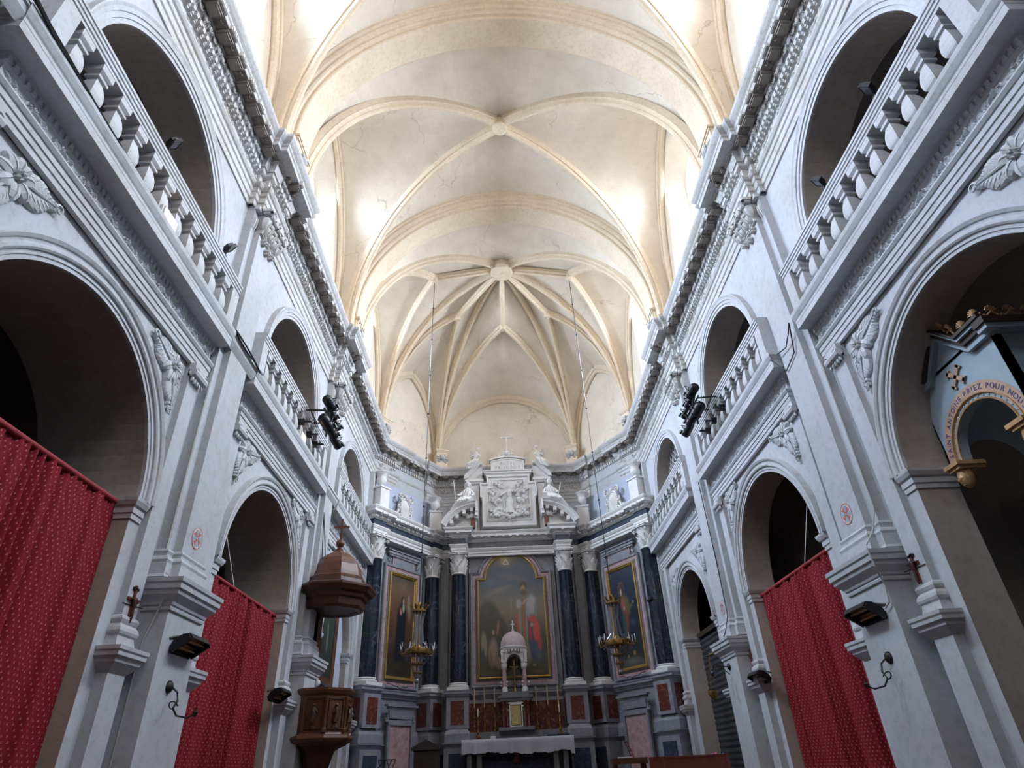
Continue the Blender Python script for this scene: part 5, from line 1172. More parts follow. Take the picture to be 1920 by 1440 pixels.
    if s < 0: c = b0.lerp(b1, 0.86); m.tube([c+Vector((-0.10, 0, -0.01)), c+Vector((0.10, 0, 0.01))], 0.016, 6)
    else: m.ball(b1, 0.035, n=6, m=4)
    part('staff', m, 'retable_white', a)

# ------------------------------------------------------------------ high altar
t = thing('high_altar', (-0.08, 21.6, 1.2), 'marble high altar with red panelled back below the central painting', 'altar')
m = MB(); m.box(-1.66, 1.50, 21.02, 22.2, 2.24, 2.30)
for x in (-1.5, -1.2, 1.05, 1.34): m.box(x-0.07, x+0.07, 21.1, 21.26, 1.2, 2.24)
m.box(-1.62, 1.46, 21.9, 22.2, 1.2, 2.24)
part('mensa', m, 'grey_marble_dark', t)
m = MB(); m.box(-1.05, 0.90, 21.45, 21.6, 1.2, 2.22); part('antependium', m, 'navy_slab', t)
m = MB(); m.lathe([(0.13, 1.7), (0.15, 1.75), (0.12, 1.9), (0.05, 2.0), (0.04, 2.1)], (-0.1, 21.4, 0), 14); part('ornament', m, 'red_marble', t, 'auto')
m = MB(); m.box(-1.72, 1.60, 22.2, 22.75, 1.2, 2.42); m.box(-1.62, 1.52, 22.30, 22.75, 2.42, 2.57); part('gradine', m, 'grey_marble_dark', t)
m = MB(); m.box(-1.58, 1.48, 22.72, 22.80, 2.58, 3.42); part('red_back', m, 'red_marble', t)
m = MB(); m.box(-1.62, 1.52, 22.70, 22.86, 3.42, 3.52); part('back_cornice', m, 'grey_marble', t)
# cloth
m = MB(); rnd = random.Random(5); rows = []
for j in range(9):
    row = []
    for k in range(101):
        x = -1.72+3.32*k/100; f = sin(x*9)+0.6*sin(x*23+1)+0.4*sin(x*41)
        if j < 2: p = (x, [22.2, 21.0][j], 2.325)
        else:
            d = (j-1)/7; L_ = 0.38+0.03*sin(x*2.2+0.7)+0.015*f+(0.10 if k > 96 else 0); p = (x, 20.98-0.012-0.018*f*d, 2.325-L_*d)
        row.append(p)
    rows.append(row)
m.grid(rows)
for x, e in ((-1.72, -1), (1.60, 1)):
    rows = [[(x+e*(0.01+0.02*sin(y*14)*q), y, 2.325-(0.38+(0.12 if e > 0 else 0))*q) for q in (0, .25, .5, .75, 1)] for y in [20.98+0.09*k for k in range(13)]]; m.grid(rows)
tag(m.build('altar_cloth', 'cloth_white', None, True), 'white cloth with a wavy hem draped over the high altar', 'altar cloth')
# tabernacle with domed canopy
TX = -0.06
t = thing('tabernacle', (TX, 22.35, 2.57), 'red and white marble tabernacle with a small gold door and tall domed canopy', 'tabernacle')
m = MB(); m.box(TX-0.42, TX+0.42, 22.15, 22.72, 2.57, 3.42); part('body', m, 'red_marble', t)
m = MB(); m.box(TX-0.56, TX+0.56, 22.0, 22.72, 2.57, 2.66); m.box(TX-0.50, TX+0.50, 22.05, 22.72, 3.40, 3.48); m.box(TX-0.56, TX+0.56, 22.0, 22.72, 3.48, 3.56); m.box(TX-0.44, TX+0.44, 22.06, 22.72, 3.56, 3.66); part('mouldings', m, 'grey_marble_dark', t)
m = MB()
for q in (-1, 1):
    for x in (0.40, 0.28): m.lathe([(0.05, 2.66), (0.05, 2.72), (0.035, 2.74), (0.035, 3.30), (0.05, 3.34), (0.05, 3.40)], (TX+q*x, 22.10, 0), 12)
part('small_columns', m, 'red_marble', t, 'auto')
m = MB()
for a, b, c, d in ((-0.21, -0.17, 2.68, 3.32), (0.17, 0.21, 2.68, 3.32), (-0.21, 0.21, 3.28, 3.32), (-0.24, 0.24, 3.32, 3.36), (-0.21, 0.21, 2.66, 2.70)): m.box(TX+a, TX+b, 22.08, 22.16, c, d)
for q in (-1, 1): m.tube([(TX+q*0.23, 22.1, 3.26), (TX+q*0.27, 22.1, 3.20), (TX+q*0.24, 22.1, 3.12)], 0.02, 5)
part('door_frame', m, 'retable_white', t)
m = MB(); m.box(TX-0.15, TX+0.15, 22.10, 22.13, 2.72, 3.26); dr = part('door', m, 'tabernacle_gold', t); dr['label'] = 'gold door'
m = MB(); m.ball((TX-0.11, 22.09, 2.98), 0.015, n=6, m=4); part('knob', m, 'brass', dr)
m = MB()
for q in (-1, 1):
    for y in (22.22, 22.58): m.lathe([(0.095, 3.66), (0.095, 3.76), (0.075, 3.79), (0.075, 3.82)], (TX+q*0.33, y, 0), 14); m.lathe([(0.07, 4.36), (0.10, 4.42), (0.105, 4.50), (0.085, 4.52), (0.105, 4.56)], (TX+q*0.33, y, 0), 14)
    m.ball((TX+q*0.45, 22.12, 3.93), 0.035, n=8, m=6); m.ball((TX+q*0.25, 22.12, 3.95), 0.035, n=8, m=6); m.ball((TX+q*0.45, 22.12, 3.84), 0.02, n=6, m=4); m.ball((TX+q*0.25, 22.12, 3.84), 0.02, n=6, m=4)
n = 16
for y in (22.13, 22.60):
    ar = [(TX-0.24*cos(pi*k/n), 4.54+0.26*sin(pi*k/n)) for k in range(n+1)]
    for dy in (0, 0.07): m.grid([[(x, y+dy, z), (x*1.0 if abs(x-TX) > 0.239 else x, y+dy, 4.92)] for x, z in ar])
    m.grid([[(x, y, z), (x, y+0.07, z)] for x, z in ar])
for q in (-1, 1): m.box(TX+q*0.335-0.095, TX+q*0.335+0.095, 22.12, 22.68, 4.54, 4.92)
m.lathe([(0.40, 4.90), (0.44, 4.93), (0.44, 4.97), (0.47, 4.99), (0.47, 5.03), (0.40, 5.05)], (TX, 22.40, 0), 24)
for k in range(26): a = 2*pi*k/26; m.box(TX+0.43*cos(a)-0.02, TX+0.43*cos(a)+0.02, 22.40+0.43*sin(a)-0.02, 22.40+0.43*sin(a)+0.02, 4.80+0.05, 4.92)
part('canopy', m, 'retable_white', t)
m = MB()
for q in (-1, 1):
    for y in (22.22, 22.58): m.lathe([(0.066, 3.82), (0.068, 4.1), (0.06, 4.36)], (TX+q*0.33, y, 0), 14)
for x0, x1 in ((-0.22, -0.08), (0.08, 0.22)): m.box(TX+x0, TX+x1, 22.115, 22.135, 4.80, 4.88)
m.box(TX-0.35, TX-0.31, 22.10, 22.13, 4.62, 4.84); m.box(TX+0.31, TX+0.35, 22.10, 22.13, 4.62, 4.84)
part('canopy_columns', m, 'pink_marble', t, 'auto')
m = MB(); pr_ = [(0.41, 5.04), (0.42, 5.10), (0.405, 5.20), (0.36, 5.32), (0.28, 5.42), (0.17, 5.49), (0.07, 5.53), (0.04, 5.56), (0.05, 5.59), (0.02, 5.62)]; m.lathe(pr_, (TX, 22.40, 0), 24)
for k in range(8):
    a = 2*pi*k/8+0.2; m.tube([(TX+(r+0.005)*cos(a), 22.40+(r+0.005)*sin(a), z) for r, z in pr_[:7]], 0.016, 5)
for j, (r, z) in enumerate(((0.415, 5.12), (0.41, 5.17), (0.395, 5.23), (0.37, 5.29), (0.335, 5.35), (0.28, 5.415), (0.21, 5.465))):
    for k in range(32): a = 2*pi*(k+0.5*(j % 2))/32; m.ball((TX+r*cos(a), 22.40+r*sin(a), z), 0.018, n=5, m=3)
part('dome', m, 'pink_marble', t, 'auto').data.materials[0] = MATS['pale_pink_stone'] if 'pale_pink_stone' in MATS else simple('pale_pink_stone', (0.52, 0.44, 0.45), 0.6, 0, 0.1, 9)
m = MB(); m.box(TX-0.015, TX+0.015, 22.385, 22.415, 5.60, 5.90); m.box(TX-0.07, TX+0.07, 22.385, 22.415, 5.76, 5.79); part('cross', m, 'retable_white', t)
t = thing('altar_crucifix', (TX, 22.4, 3.66), 'small brass crucifix standing under the tabernacle canopy', 'crucifix')
m = MB(); m.lathe([(0.09, 3.66), (0.085, 3.70), (0.03, 3.76), (0.02, 3.85), (0.035, 3.92), (0.015, 4.0), (0.015, 4.10), (0.03, 4.14), (0.012, 4.18), (0.012, 4.24)], (TX, 22.3, 0), 14); part('foot', m, 'brass', t, 'auto')
m = MB(); m.box(TX-0.015, TX+0.015, 22.285, 22.315, 4.24, 4.60); m.box(TX-0.13, TX+0.13, 22.285, 22.315, 4.40, 4.43); [m.ball((TX+a, 22.3, b), 0.028, n=6, m=4) for a, b in ((-.14, 4.415), (.14, 4.415), (0, 4.61))]; part('cross', m, 'brass', t)
# candlesticks
def candlestick(x, y, z0, h, wax, label, group, mat='brass', wr=0.022, wl=0.56):
    t = thing('candlestick', (x, y, z0), label, 'candlestick', group)
    m = MB(); s_ = h; m.lathe([(0.085, 0), (0.09, 0.02), (0.06, 0.05), (0.035, 0.10*s_), (0.025, 0.16*s_), (0.045, 0.22*s_), (0.03, 0.28*s_), (0.018, 0.36*s_), (0.016, 0.55*s_), (0.036, 0.60*s_), (0.018, 0.66*s_), (0.018, 0.88*s_), (0.05, 0.94*s_), (0.06, s_), (0.02, s_)], (x, y, z0), 12); part('stick', m, mat, t, 'auto')
    m = MB(); m.lathe([(wr, 0), (wr, wl), (wr*0.4, wl+0.01)], (x, y, z0+h), 10); part('candle', m, wax, t, 'auto')
for i, x in enumerate((-1.40, -1.07, -0.74, 0.62, 0.99, 1.34)):
    nth = ['first', 'second', 'third', 'fourth', 'fifth', 'sixth'][i]
    candlestick(x, 22.5, 2.575, 0.70, 'candle_tan', 'tall brass altar candlestick, %s from the left' % nth, 'tall altar candlesticks')
candlestick(-1.28, 22.28, 2.425, 0.58, 'candle_wax', 'small thin candlestick with white candle at the altar left end', None, wr=0.014, wl=0.22); candlestick(1.33, 22.30, 2.425, 0.60, 'candle_wax', 'small thin candlestick with white candle at the altar right end', None, wr=0.014, wl=0.22)
m = MB(); m.box(-0.86, -0.70, 21.1, 21.25, 2.328, 2.40); m.box(-0.84, -0.72, 21.09, 21.1, 2.335, 2.395); tag(m.build('prayer_card', 'book_paper'), 'small white card lying on the left part of the altar cloth', 'card')
m = MB(); m.box(0.82, 1.5, 21.1, 21.4, 2.328, 2.36); m.box(0.84, 1.48, 21.09, 21.41, 2.36, 2.375); tag(m.build('altar_missal', 'navy_slab'), 'flat dark book lying on the right end of the altar cloth', 'book')
m = MB(); m.lathe([(0.07, 0), (0.06, 0.03), (0.10, 0.06), (0.03, 0.10), (0.02, 0.13)], (-1.22, 21.5, 2.33), 12); tag(m.build('brass_bell', 'brass', None, 'auto'), 'small brass bell on the left end of the altar cloth', 'bell')

# the carved centre stands behind the cornice of the middle bay
def restage(kinds, dy, k):
    for o in [x for x in bpy.data.objects if x.parent is None and any(x.name.startswith(q) for q in kinds)]:
        L = o.location.copy(); o.location = (L.x*k, L.y+dy, 1.5+(L.z-1.5)*k)
        for c in [x for x in bpy.data.objects if x.parent == o]:
            for v in c.data.vertices: v.co.x *= k; v.co.z *= k
restage(('relief_panel', 'stone_tablet', 'stone_cross', 'scroll_pediment', 'angel_statue'), 0.46, 1.021)
# ------------------------------------------------------------------ curtains
def curtain(s, y0, y1, zt, X, label, seed, deep):
    t = thing('curtain', (s*X, (y0+y1)/2, zt), label, 'curtain', 'red patterned curtains')
    rnd = random.Random(seed); NU, NZ = 300, 26; vs = []; uvs = []; W = y1-y0
    ph = [rnd.uniform(0, 6.28) for _ in range(6)]
    bunch = [(rnd.uniform(.12, .88), rnd.uniform(.03, .06)) for _ in range(2)]+[(deep, .09)]
    def off(u, t_):
        a = 0.012*sin(2*pi*u*W*7.3+ph[0])+0.010*sin(2*pi*u*W*11+ph[1]) if False else 0
        big = 0.045*sin(2*pi*u*W*2.1+ph[2]+1.5*sin(3*u+ph[3]))+0.03*sin(2*pi*u*W*3.7+ph[4])
        fine = 0.012*sin(2*pi*u*W*9.0+ph[5])*(1-0.6*t_)
        b = sum(0.07*math.exp(-((u-c)/w_)**2)*sin(2*pi*(u-c)*W*7.5) for c, w_ in bunch)
        return (0.35+0.65*t_)*big+fine+b*(0.5+0.5*t_)
    for j in range(NZ+1):
        t_ = j/NZ; z = zt*(1-t_)+0.12*t_; arc = 0; prev = None
        for i in range(NU+1):
            u = i/NU; o = off(u, t_**0.6); y = y0+W*u+0.06*(u-0.5)*t_; p = (X+0.05+o, y)
            if prev: arc += math.hypot(p[0]-prev[0], p[1]-prev[1])
            prev = p; vs.append((s*p[0]-t.location.x, y-t.location.y, z-zt)); uvs.append((arc, z))
    fs = [(j*(NU+1)+i, j*(NU+1)+i+1, (j+1)*(NU+1)+i+1, (j+1)*(NU+1)+i) for j in range(NZ) for i in range(NU)]
    me = bpy.data.meshes.new('cloth'); me.from_pydata(vs, [], fs); me.materials.append(MATS['red_cloth']); ul = me.uv_layers.new(name='UVMap')
    for l in me.loops: ul.data[l.index].uv = uvs[l.vertex_index]
    me.polygons.foreach_set('use_smooth', [True]*len(fs)); o = bpy.data.objects.new('cloth', me); COL.objects.link(o); o.parent = t
    m = MB(); m.tube([(s*X+s*0.05, y0-0.02, zt+0.01), (s*X+s*0.05, y1+0.03, zt+0.01)], 0.035, 10); part('hem_rod', m, 'rail_red', t, 'auto')
    m = MB()
    for y in (y0-0.0, y1+0.04): m.tube([(s*X+s*.05, y-0.03, zt+0.01), (s*X+s*.05, y+0.03, zt+0.01)], 0.045, 8)
    part('rod_end', m, 'iron', t, 'auto')
    yc = (y0+y1)/2-0.5; m = MB(); m.tube([(s*X+s*.05, yc, zt+0.02), (s*X+s*0.5, yc, zt+1.35)], 0.008, 4); part('cord', m, 'cable_grey', t)
curtain(-1, 3.80, 7.18, 4.47, 5.00, 'large red curtain with small pale motifs in the nearest left arch', 3, 0.60)
curtain(-1, 9.80, 13.24, 4.38, 5.00, 'red curtain with small pale motifs in the middle left arch', 8, 0.45)
curtain(1, 9.80, 13.24, 4.38, 5.00, 'red curtain with small pale motifs in the middle right arch', 5, 0.42)

# ------------------------------------------------------------------ left far bay: blocked arch with a small framed picture
m = MB(); m.box(-5.2, -5.02, 15.9, 19.1, 0, 6.4); trim(m, 'blue_wall')
t = thing('framed_picture', (-4.90, 16.8, 3.6), 'dark small picture in a wooden frame on the bluish wall behind the pulpit', 'picture')
fp = lambda u, v, h: (-4.93+h-0.06*(v/0.7) if False else -4.93+h, 16.85+u, 4.45+v)
canvas('canvas', lambda u, v: fp((u-.5)*1.2, (v-.5)*1.55, 0.04), lambda u, v: True, 30, 40, [('bg', [(0, (.03, .035, .03)), (1, (.04, .06, .055))]), ('e', .5, .35, .3, .3, 0, (.03, .04, .05), .6), ('e', .5, .55, .10, .22, 0, (.16, .17, .13), .6), ('e', .48, .75, .08, .07, 0, (.20, .16, .11), .5)], t)
m = MB(); frame_rect(m, fp, 1.2, 1.55, [(0, 0.03), (0, 0.06), (0.05, 0.05), (0.07, 0.09), (0.15, 0.10), (0.17, 0.0)]); part('frame', m, 'oak', t)
m = MB(); m.box(-5.0, -4.94, 16.75, 16.95, 3.28, 3.42); tag(m.build('junction_box', 'lamp_housing'), 'small pale box on the wall under the small framed picture', 'box')
# right far bay: painted lunette over a dark slatted screen
t = thing('lunette_painting', (5.33, 17.46, 4.6), 'faded arched wall painting of figures in the far right arch', 'painting')
LUN = [('bg', [(0, (.05, .07, .09)), (.5, (.15, .15, .13)), (1, (.10, .12, .13))]), ('e', .5, .5, .14, .5, 0, (.26, .21, .14), .6), ('e', .56, .75, .12, .20, 0, (.18, .06, .05), .6), ('e', .30, .4, .12, .3, 10, (.12, .15, .18), .6), ('e', .75, .45, .12, .35, -5, (.05, .09, .17), .6), ('e', .86, .25, .08, .2, 0, (.17, .05, .05), .6), ('e', .15, .3, .09, .25, 0, (.06, .10, .15), .6), ('e', .42, .2, .1, .15, 0, (.20, .16, .10), .6), ('e', .62, .55, .05, .16, 20, (.3, .25, .2), .6), ('e', .35, .72, .05, .06, 0, (.28, .2, .14), .6)]
canvas('painted_field', lambda u, v: (5.34, 17.46+(0.5-u)*3.0, 4.56+v*1.5), lambda u, v: ((u-.5)*3.0)**2+(v*1.5)**2 < 1.51**2, 60, 32, LUN, t)
m = MB(); m.box(5.34, 5.40, 15.95, 18.97, 4.50, 6.1); part('back', m, 'chapel_wall', t)
t = thing('slatted_screen', (5.3, 17.46, 0), 'dark horizontal slatted wooden screen under the arched wall painting', 'screen')
for k in range(24):
    if k == 0: m = MB(); m.obox((5.30, 17.46, 1.30), (0.012, 0, -0.03), (0, 1.50, 0), (0.02, 0, 0.055)); o = part('slat', m, 'shutter_board', t); S0 = o
    else: o = S0.copy(); COL.objects.link(o); o.parent = t; o.location = (0, 0, 0.135*k)
m = MB(); m.box(5.33, 5.38, 15.95, 18.97, 0, 4.55); part('backing', m, 'shutter_board', t)
m = MB(); m.box(5.22, 5.34, 15.95, 18.97, 4.50, 4.62); part('head_rail', m, 'dark_wood', t)
m = MB(); m.box(5.26, 5.29, 16.2, 17.1, 0, 3.0); part('dark_doorway', m, 'black_metal', t)
# grilles in the far gallery arches
for s in (-1, 1):
    t = thing('arch_grille', (s*5.2, 17.46, 7.62), 'dark lattice grille filling the far upper arch, %s wall' % SIDE[s], 'grille', 'gallery arch grilles')
    yc, r = BAYS[2][0], BAYS[2][2]
    m = MB(); m.poly([(s*5.26, yc-r, 7.6)]+[(s*5.26, yc-r*cos(pi*k/24), ZS2+r*sin(pi*k/24)) for k in range(25)]+[(s*5.26, yc+r, 7.6)]); part('backing', m, 'grille_backing', t)
    m = MB()
    def clip(a, b):
        pts = []; n = 60
        for k in range(n+1):
            y = a[0]+(b[0]-a[0])*k/n; z = a[1]+(b[1]-a[1])*k/n
            if abs(y) < r and 7.62 < z and (z < ZS2 or y*y+(z-ZS2)**2 < r*r): pts.append((y, z))
        return (pts[0], pts[-1]) if len(pts) > 1 else None
    for k in range(-14, 15):
        for sl in (0.9, -0.9) if s > 0 else (1.6, -1.6):
            c = clip((-1.5, 8.8+k*0.22-1.5*sl), (1.5, 8.8+k*0.22+1.5*sl))
            if c: m.tube([(s*5.2, yc+c[0][0], c[0][1]), (s*5.2, yc+c[1][0], c[1][1])], 0.014, 4)
    part('lattice', m, 'cable_grey' if s > 0 else 'lamp_housing', t)

# ------------------------------------------------------------------ pulpit on the left pier
PX0, PYC = -4.22, 14.5
t = thing('pulpit', (PX0, PYC, 1.75), 'carved wooden octagonal pulpit with domed sounding board and cross, left wall', 'pulpit')
def octo(mb, prof, cx, cy, n=8, rot=pi/8, y=None):
    mb.lathe(prof, (cx, cy, 0), n, rot=rot)
c8 = 1/cos(pi/8)
m = MB(); octo(m, [(0.62, 2.12), (0.66, 2.14), (0.70, 2.20), (0.68, 2.25), (0.62, 2.27), (0.60, 2.30), (0.60, 2.96), (0.62, 2.98), (0.64, 3.00), (0.67, 3.06), (0.67, 3.10), (0.60, 3.10), (0.56, 3.08), (0.56, 2.3)], PX0, PYC); part('body', m, 'oak', t)
m = MB(); octo(m, [(0.62, 2.14), (0.55, 2.08), (0.42, 2.03), (0.34, 1.98), (0.30, 1.85), (0.22, 1.6), (0.16, 1.2), (0.14, 0.6), (0.22, 0.2), (0.30, 0.0)], PX0, PYC); part('base', m, 'walnut', t)
for k in range(8):
    a = pi/4*k; n = Vector((cos(a), sin(a), 0)); u = Vector((-sin(a), cos(a), 0)); R = 0.60*cos(pi/8)
    if n.x < -0.3: continue
    m = MB(); pl = lambda x, z, h, n=n, u=u, R=R: Vector((PX0, PYC, 0))+n*(R+h)+u*x+Vector((0, 0, z))
    frame_rect(m, lambda x, z, h: pl(x, 2.63+z, h), 0.28, 0.50, [(0, 0), (0.01, 0.02), (0.03, 0.02), (0.04, 0)])
    m.ball(pl(0, 2.78, 0.03), 0.032, n=8, m=6); m.tube([pl(0, 2.75, .03), pl(0.01, 2.62, .04), pl(-0.02, 2.48, .03)], [.03, .06, .055], 7); m.tube([pl(0.03, 2.72, .04), pl(0.08, 2.66, .05), pl(0.05, 2.60, .05)], 0.015, 5); m.tube([pl(-0.03, 2.72, .04), pl(-0.08, 2.64, .05)], 0.015, 5)
    for q in range(3): m.blob(lambda x, z, h: pl(x, z, h), 0, 2.42, -pi/2+(q-1)*0.8, 0.09, 0.025, 0.03)
    part('carved_panel', m, 'walnut', t, 'auto')
    m = MB(); b = a+pi/8; c = Vector((PX0+0.60*cos(b), PYC+0.60*sin(b), 0)); m.lathe([(0.05, 2.30), (0.05, 2.36), (0.03, 2.38), (0.028, 2.84), (0.045, 2.88), (0.05, 2.94)], c, 8); part('corner_colonnette', m, 'oak', t, 'auto')
CXc, CYc = -4.22, 14.55
m = MB(); octo(m, [(0.0, 4.74), (0.52, 4.74), (0.58, 4.70), (0.66, 4.70), (0.70, 4.76), (0.72, 4.90), (0.78, 4.93), (0.80, 5.00), (0.88, 5.04), (0.92, 5.10), (0.95, 5.14), (0.95, 5.18), (0.80, 5.24), (0.72, 5.26), (0.70, 5.34), (0.0, 5.36)], CXc, CYc); part('canopy', m, 'walnut', t)
m = MB(); octo(m, [(0.68, 5.34), (0.68, 5.40), (0.62, 5.44), (0.60, 5.52), (0.54, 5.70), (0.44, 5.86), (0.30, 5.98), (0.14, 6.06), (0.09, 6.10), (0.09, 6.14), (0.05, 6.16)], CXc, CYc); part('dome', m, 'oak', t)
m = MB(); m.lathe([(0.09, 6.12), (0.06, 6.16), (0.04, 6.20)], (CXc, CYc, 0), 12); m.ball((CXc, CYc, 6.28), 0.10, n=16, m=12); part('finial_ball', m, 'oak', t, 'auto')
m = MB(); m.box(CXc-0.022, CXc+0.022, CYc-0.022, CYc+0.022, 6.36, 6.86); m.box(CXc-0.14, CXc+0.14, CYc-0.02, CYc+0.02, 6.66, 6.71)
for a, b in ((-.16, 6.685), (.16, 6.685), (0, 6.87)): m.ball((CXc+a, CYc, b), 0.032, n=8, m=5)
part('cross', m, 'oak', t)
m = MB(); m.box(-4.72, -4.64, 14.55, 15.25, 2.3, 4.8); m.box(-4.66, -4.60, 14.60, 15.20, 3.0, 4.75); part('back_panel', m, 'walnut', t)
m = MB()
for dx in (-0.30, -0.18): m.tube([(-4.60, 14.2, 6.95), (CXc+dx, CYc-0.15, 5.30)], 0.010, 4)
part('hanger_rod', m, 'iron', t)
m = MB(); m.ball((-4.48, 14.9, 3.30), 0.07, n=10, m=7, sc=(1, .6, 1)); m.tube([(-4.6, 14.9, 3.34), (-4.48, 14.9, 3.32)], .015, 5); tag(m.build('clamp_lamp', 'lamp_housing', None, 'auto'), 'small round pale lamp on the wooden panel above the pulpit', 'lamp')

# ------------------------------------------------------------------ chandeliers on long chains
def chandelier(s):
    cx, cy = s*2.70, 17.85
    t = thing('chandelier', (cx, cy, 3.5), 'brass and crystal chandelier on a long chain before the %s side painting' % SIDE[s], 'chandelier', 'chandeliers')
    m = MB(); m.tube([(s*2.55, 17.66, 17.20), (s*2.63, 17.76, 11), (cx, cy, 5.55)], 0.012, 4)
    for z in (16.0, 14.6, 13.1, 11.6, 10.0, 8.4, 7.0): f = (z-5.5)/11.7; m.ball((cx+(s*2.55-cx)*f, cy-0.19*f, z), 0.035, n=6, m=4)
    part('chain', m, 'iron', t)
    m = MB(); m.lathe([(0.02, 5.60), (0.05, 5.55), (0.07, 5.48), (0.15, 5.40), (0.20, 5.38), (0.20, 5.34), (0.12, 5.30), (0.05, 5.30)], (cx, cy, 0), 18)
    for k in range(10):
        a = 2*pi*k/10; R = Vector((cos(a), sin(a), 0)); T = Vector((-sin(a), cos(a), 0)); pl = lambda u, v, h, R=R, T=T: Vector((cx, cy, 5.38))+R*(0.18+v*0.55+h)+T*u+Vector((0, 0, v))
        m.blob(pl, 0, 0, pi/2, 0.15, 0.035, 0.02)
    part('crown', m, 'brass', t, 'auto')
    m = MB()
    for k in range(12):
        a = 2*pi*k/12; m.tube([(cx+0.17*cos(a), cy+0.17*sin(a), 5.32), (cx+0.10*cos(a), cy+0.10*sin(a), 4.95), (cx+0.16*cos(a), cy+0.16*sin(a), 4.55), (cx+0.30*cos(a), cy+0.30*sin(a), 4.36)], 0.008, 4)
    part('bead_strings', m, 'crystal', t)
    m = MB(); m.lathe([(0.30, 4.22), (0.34, 4.24), (0.35, 4.30), (0.33, 4.38), (0.30, 4.38), (0.29, 4.24)], (cx, cy, 0), 28); m.lathe([(0.16, 3.98), (0.18, 4.0), (0.18, 4.03), (0.16, 4.03)], (cx, cy, 0), 20); m.lathe([(0.11, 3.78), (0.125, 3.79), (0.125, 3.82), (0.11, 3.82)], (cx, cy, 0), 18)
    m.tube([(cx, cy, 5.35), (cx, cy, 3.68)], 0.018, 6); m.lathe([(0.01, 4.20), (0.10, 4.24), (0.14, 4.32), (0.12, 4.42), (0.05, 4.50)], (cx, cy, 0), 14)
    part('ring', m, 'brass', t, 'auto')
    m = MB(); rnd = random.Random(9)
    for k in range(16):
        a = 2*pi*k/16; m.tube([(cx+0.33*cos(a), cy+0.33*sin(a), 4.22), (cx+0.24*cos(a), cy+0.24*sin(a), 4.06), (cx+0.17*cos(a), cy+0.17*sin(a), 4.0), (cx+0.13*cos(a), cy+0.13*sin(a), 3.86), (cx+0.05*cos(a), cy+0.05*sin(a), 3.66)], 0.006, 4)
        m.ball((cx+0.38*cos(a), cy+0.38*sin(a), 4.18), 0.018, n=5, m=3); m.ball((cx+0.40*cos(a), cy+0.40*sin(a), 4.46), 0.016, n=5, m=3)
    m.ball((cx, cy, 3.60), 0.07, n=10, m=7)
    part('crystals', m, 'crystal', t, 'auto')
    for k in range(12):
        a = 2*pi*k/12+0.15; d = Vector((cos(a), sin(a), 0)); c = Vector((cx, cy, 4.30)); r = 0.50 if k % 2 else 0.44
        m = MB(); m.tube([c+d*0.33, c+d*0.40+Vector((0, 0, -.05)), c+d*(r-.03)+Vector((0, 0, -.05)), c+d*r+Vector((0, 0, .0))], 0.011, 5); m.lathe([(0.035, 0), (0.04, 0.01), (0.015, 0.03), (0.02, 0.05)], c+d*r, 8); ar = part('arm', m, 'brass', t, 'auto')
        if k in (4, 9): continue
        tl = Vector((rnd.uniform(-.04, .04), rnd.uniform(-.04, .04), 0.17)); m = MB(); m.tube([c+d*r+Vector((0, 0, .04)), c+d*r+Vector((0, 0, .04))+tl], 0.011, 6); part('candle', m, 'candle_wax', ar)
    return t
chandelier(-1); chandelier(1)

# ------------------------------------------------------------------ theatre lights on the middle balustrades
def stage_light(p, d, r, L, label, wall):
    p = Vector(p); d = Vector(d).normalized()
    t = thing('stage_light', p, label, 'stage light', 'stage lights on the %s balustrade' % wall)
    m = MB(); m.lathe([(0.01, -L*.5), (r*.6, -L*.5), (r*.95, -L*.40), (r, -L*.30), (r, L*.28), (r*1.12, L*.30), (r*1.12, L*.34), (r*0.98, L*.36), (r*0.98, L*.5), (r*.9, L*.5), (r*.85, L*.42)], p, 18, axis=d); part('body', m, 'black_metal', t, 'auto')
    m = MB(); m.lathe([(r*.86, L*.425), (r*.5, L*.45), (0.005, L*.46)], p, 18, axis=d); part('lens', m, 'lens_glass', t, 'auto')
    U = Vector((0, 0, 1)); U = (U-d*U.dot(d)).normalized(); V = d.cross(U)
    m = MB(); m.tube([p+V*r*1.0, p+V*r*1.2, p+V*r*1.2+U*r*1.5, p-V*r*1.2+U*r*1.5, p-V*r*1.2, p-V*r*1.0], 0.012, 5)
    for a in (0.3, 1.3, 2.4): m.obox(p+d*L*.42+(V*cos(a)+U*sin(a))*r*1.25, V*.02, U*.02, d*.05)
    part('yoke', m, 'black_metal', t)
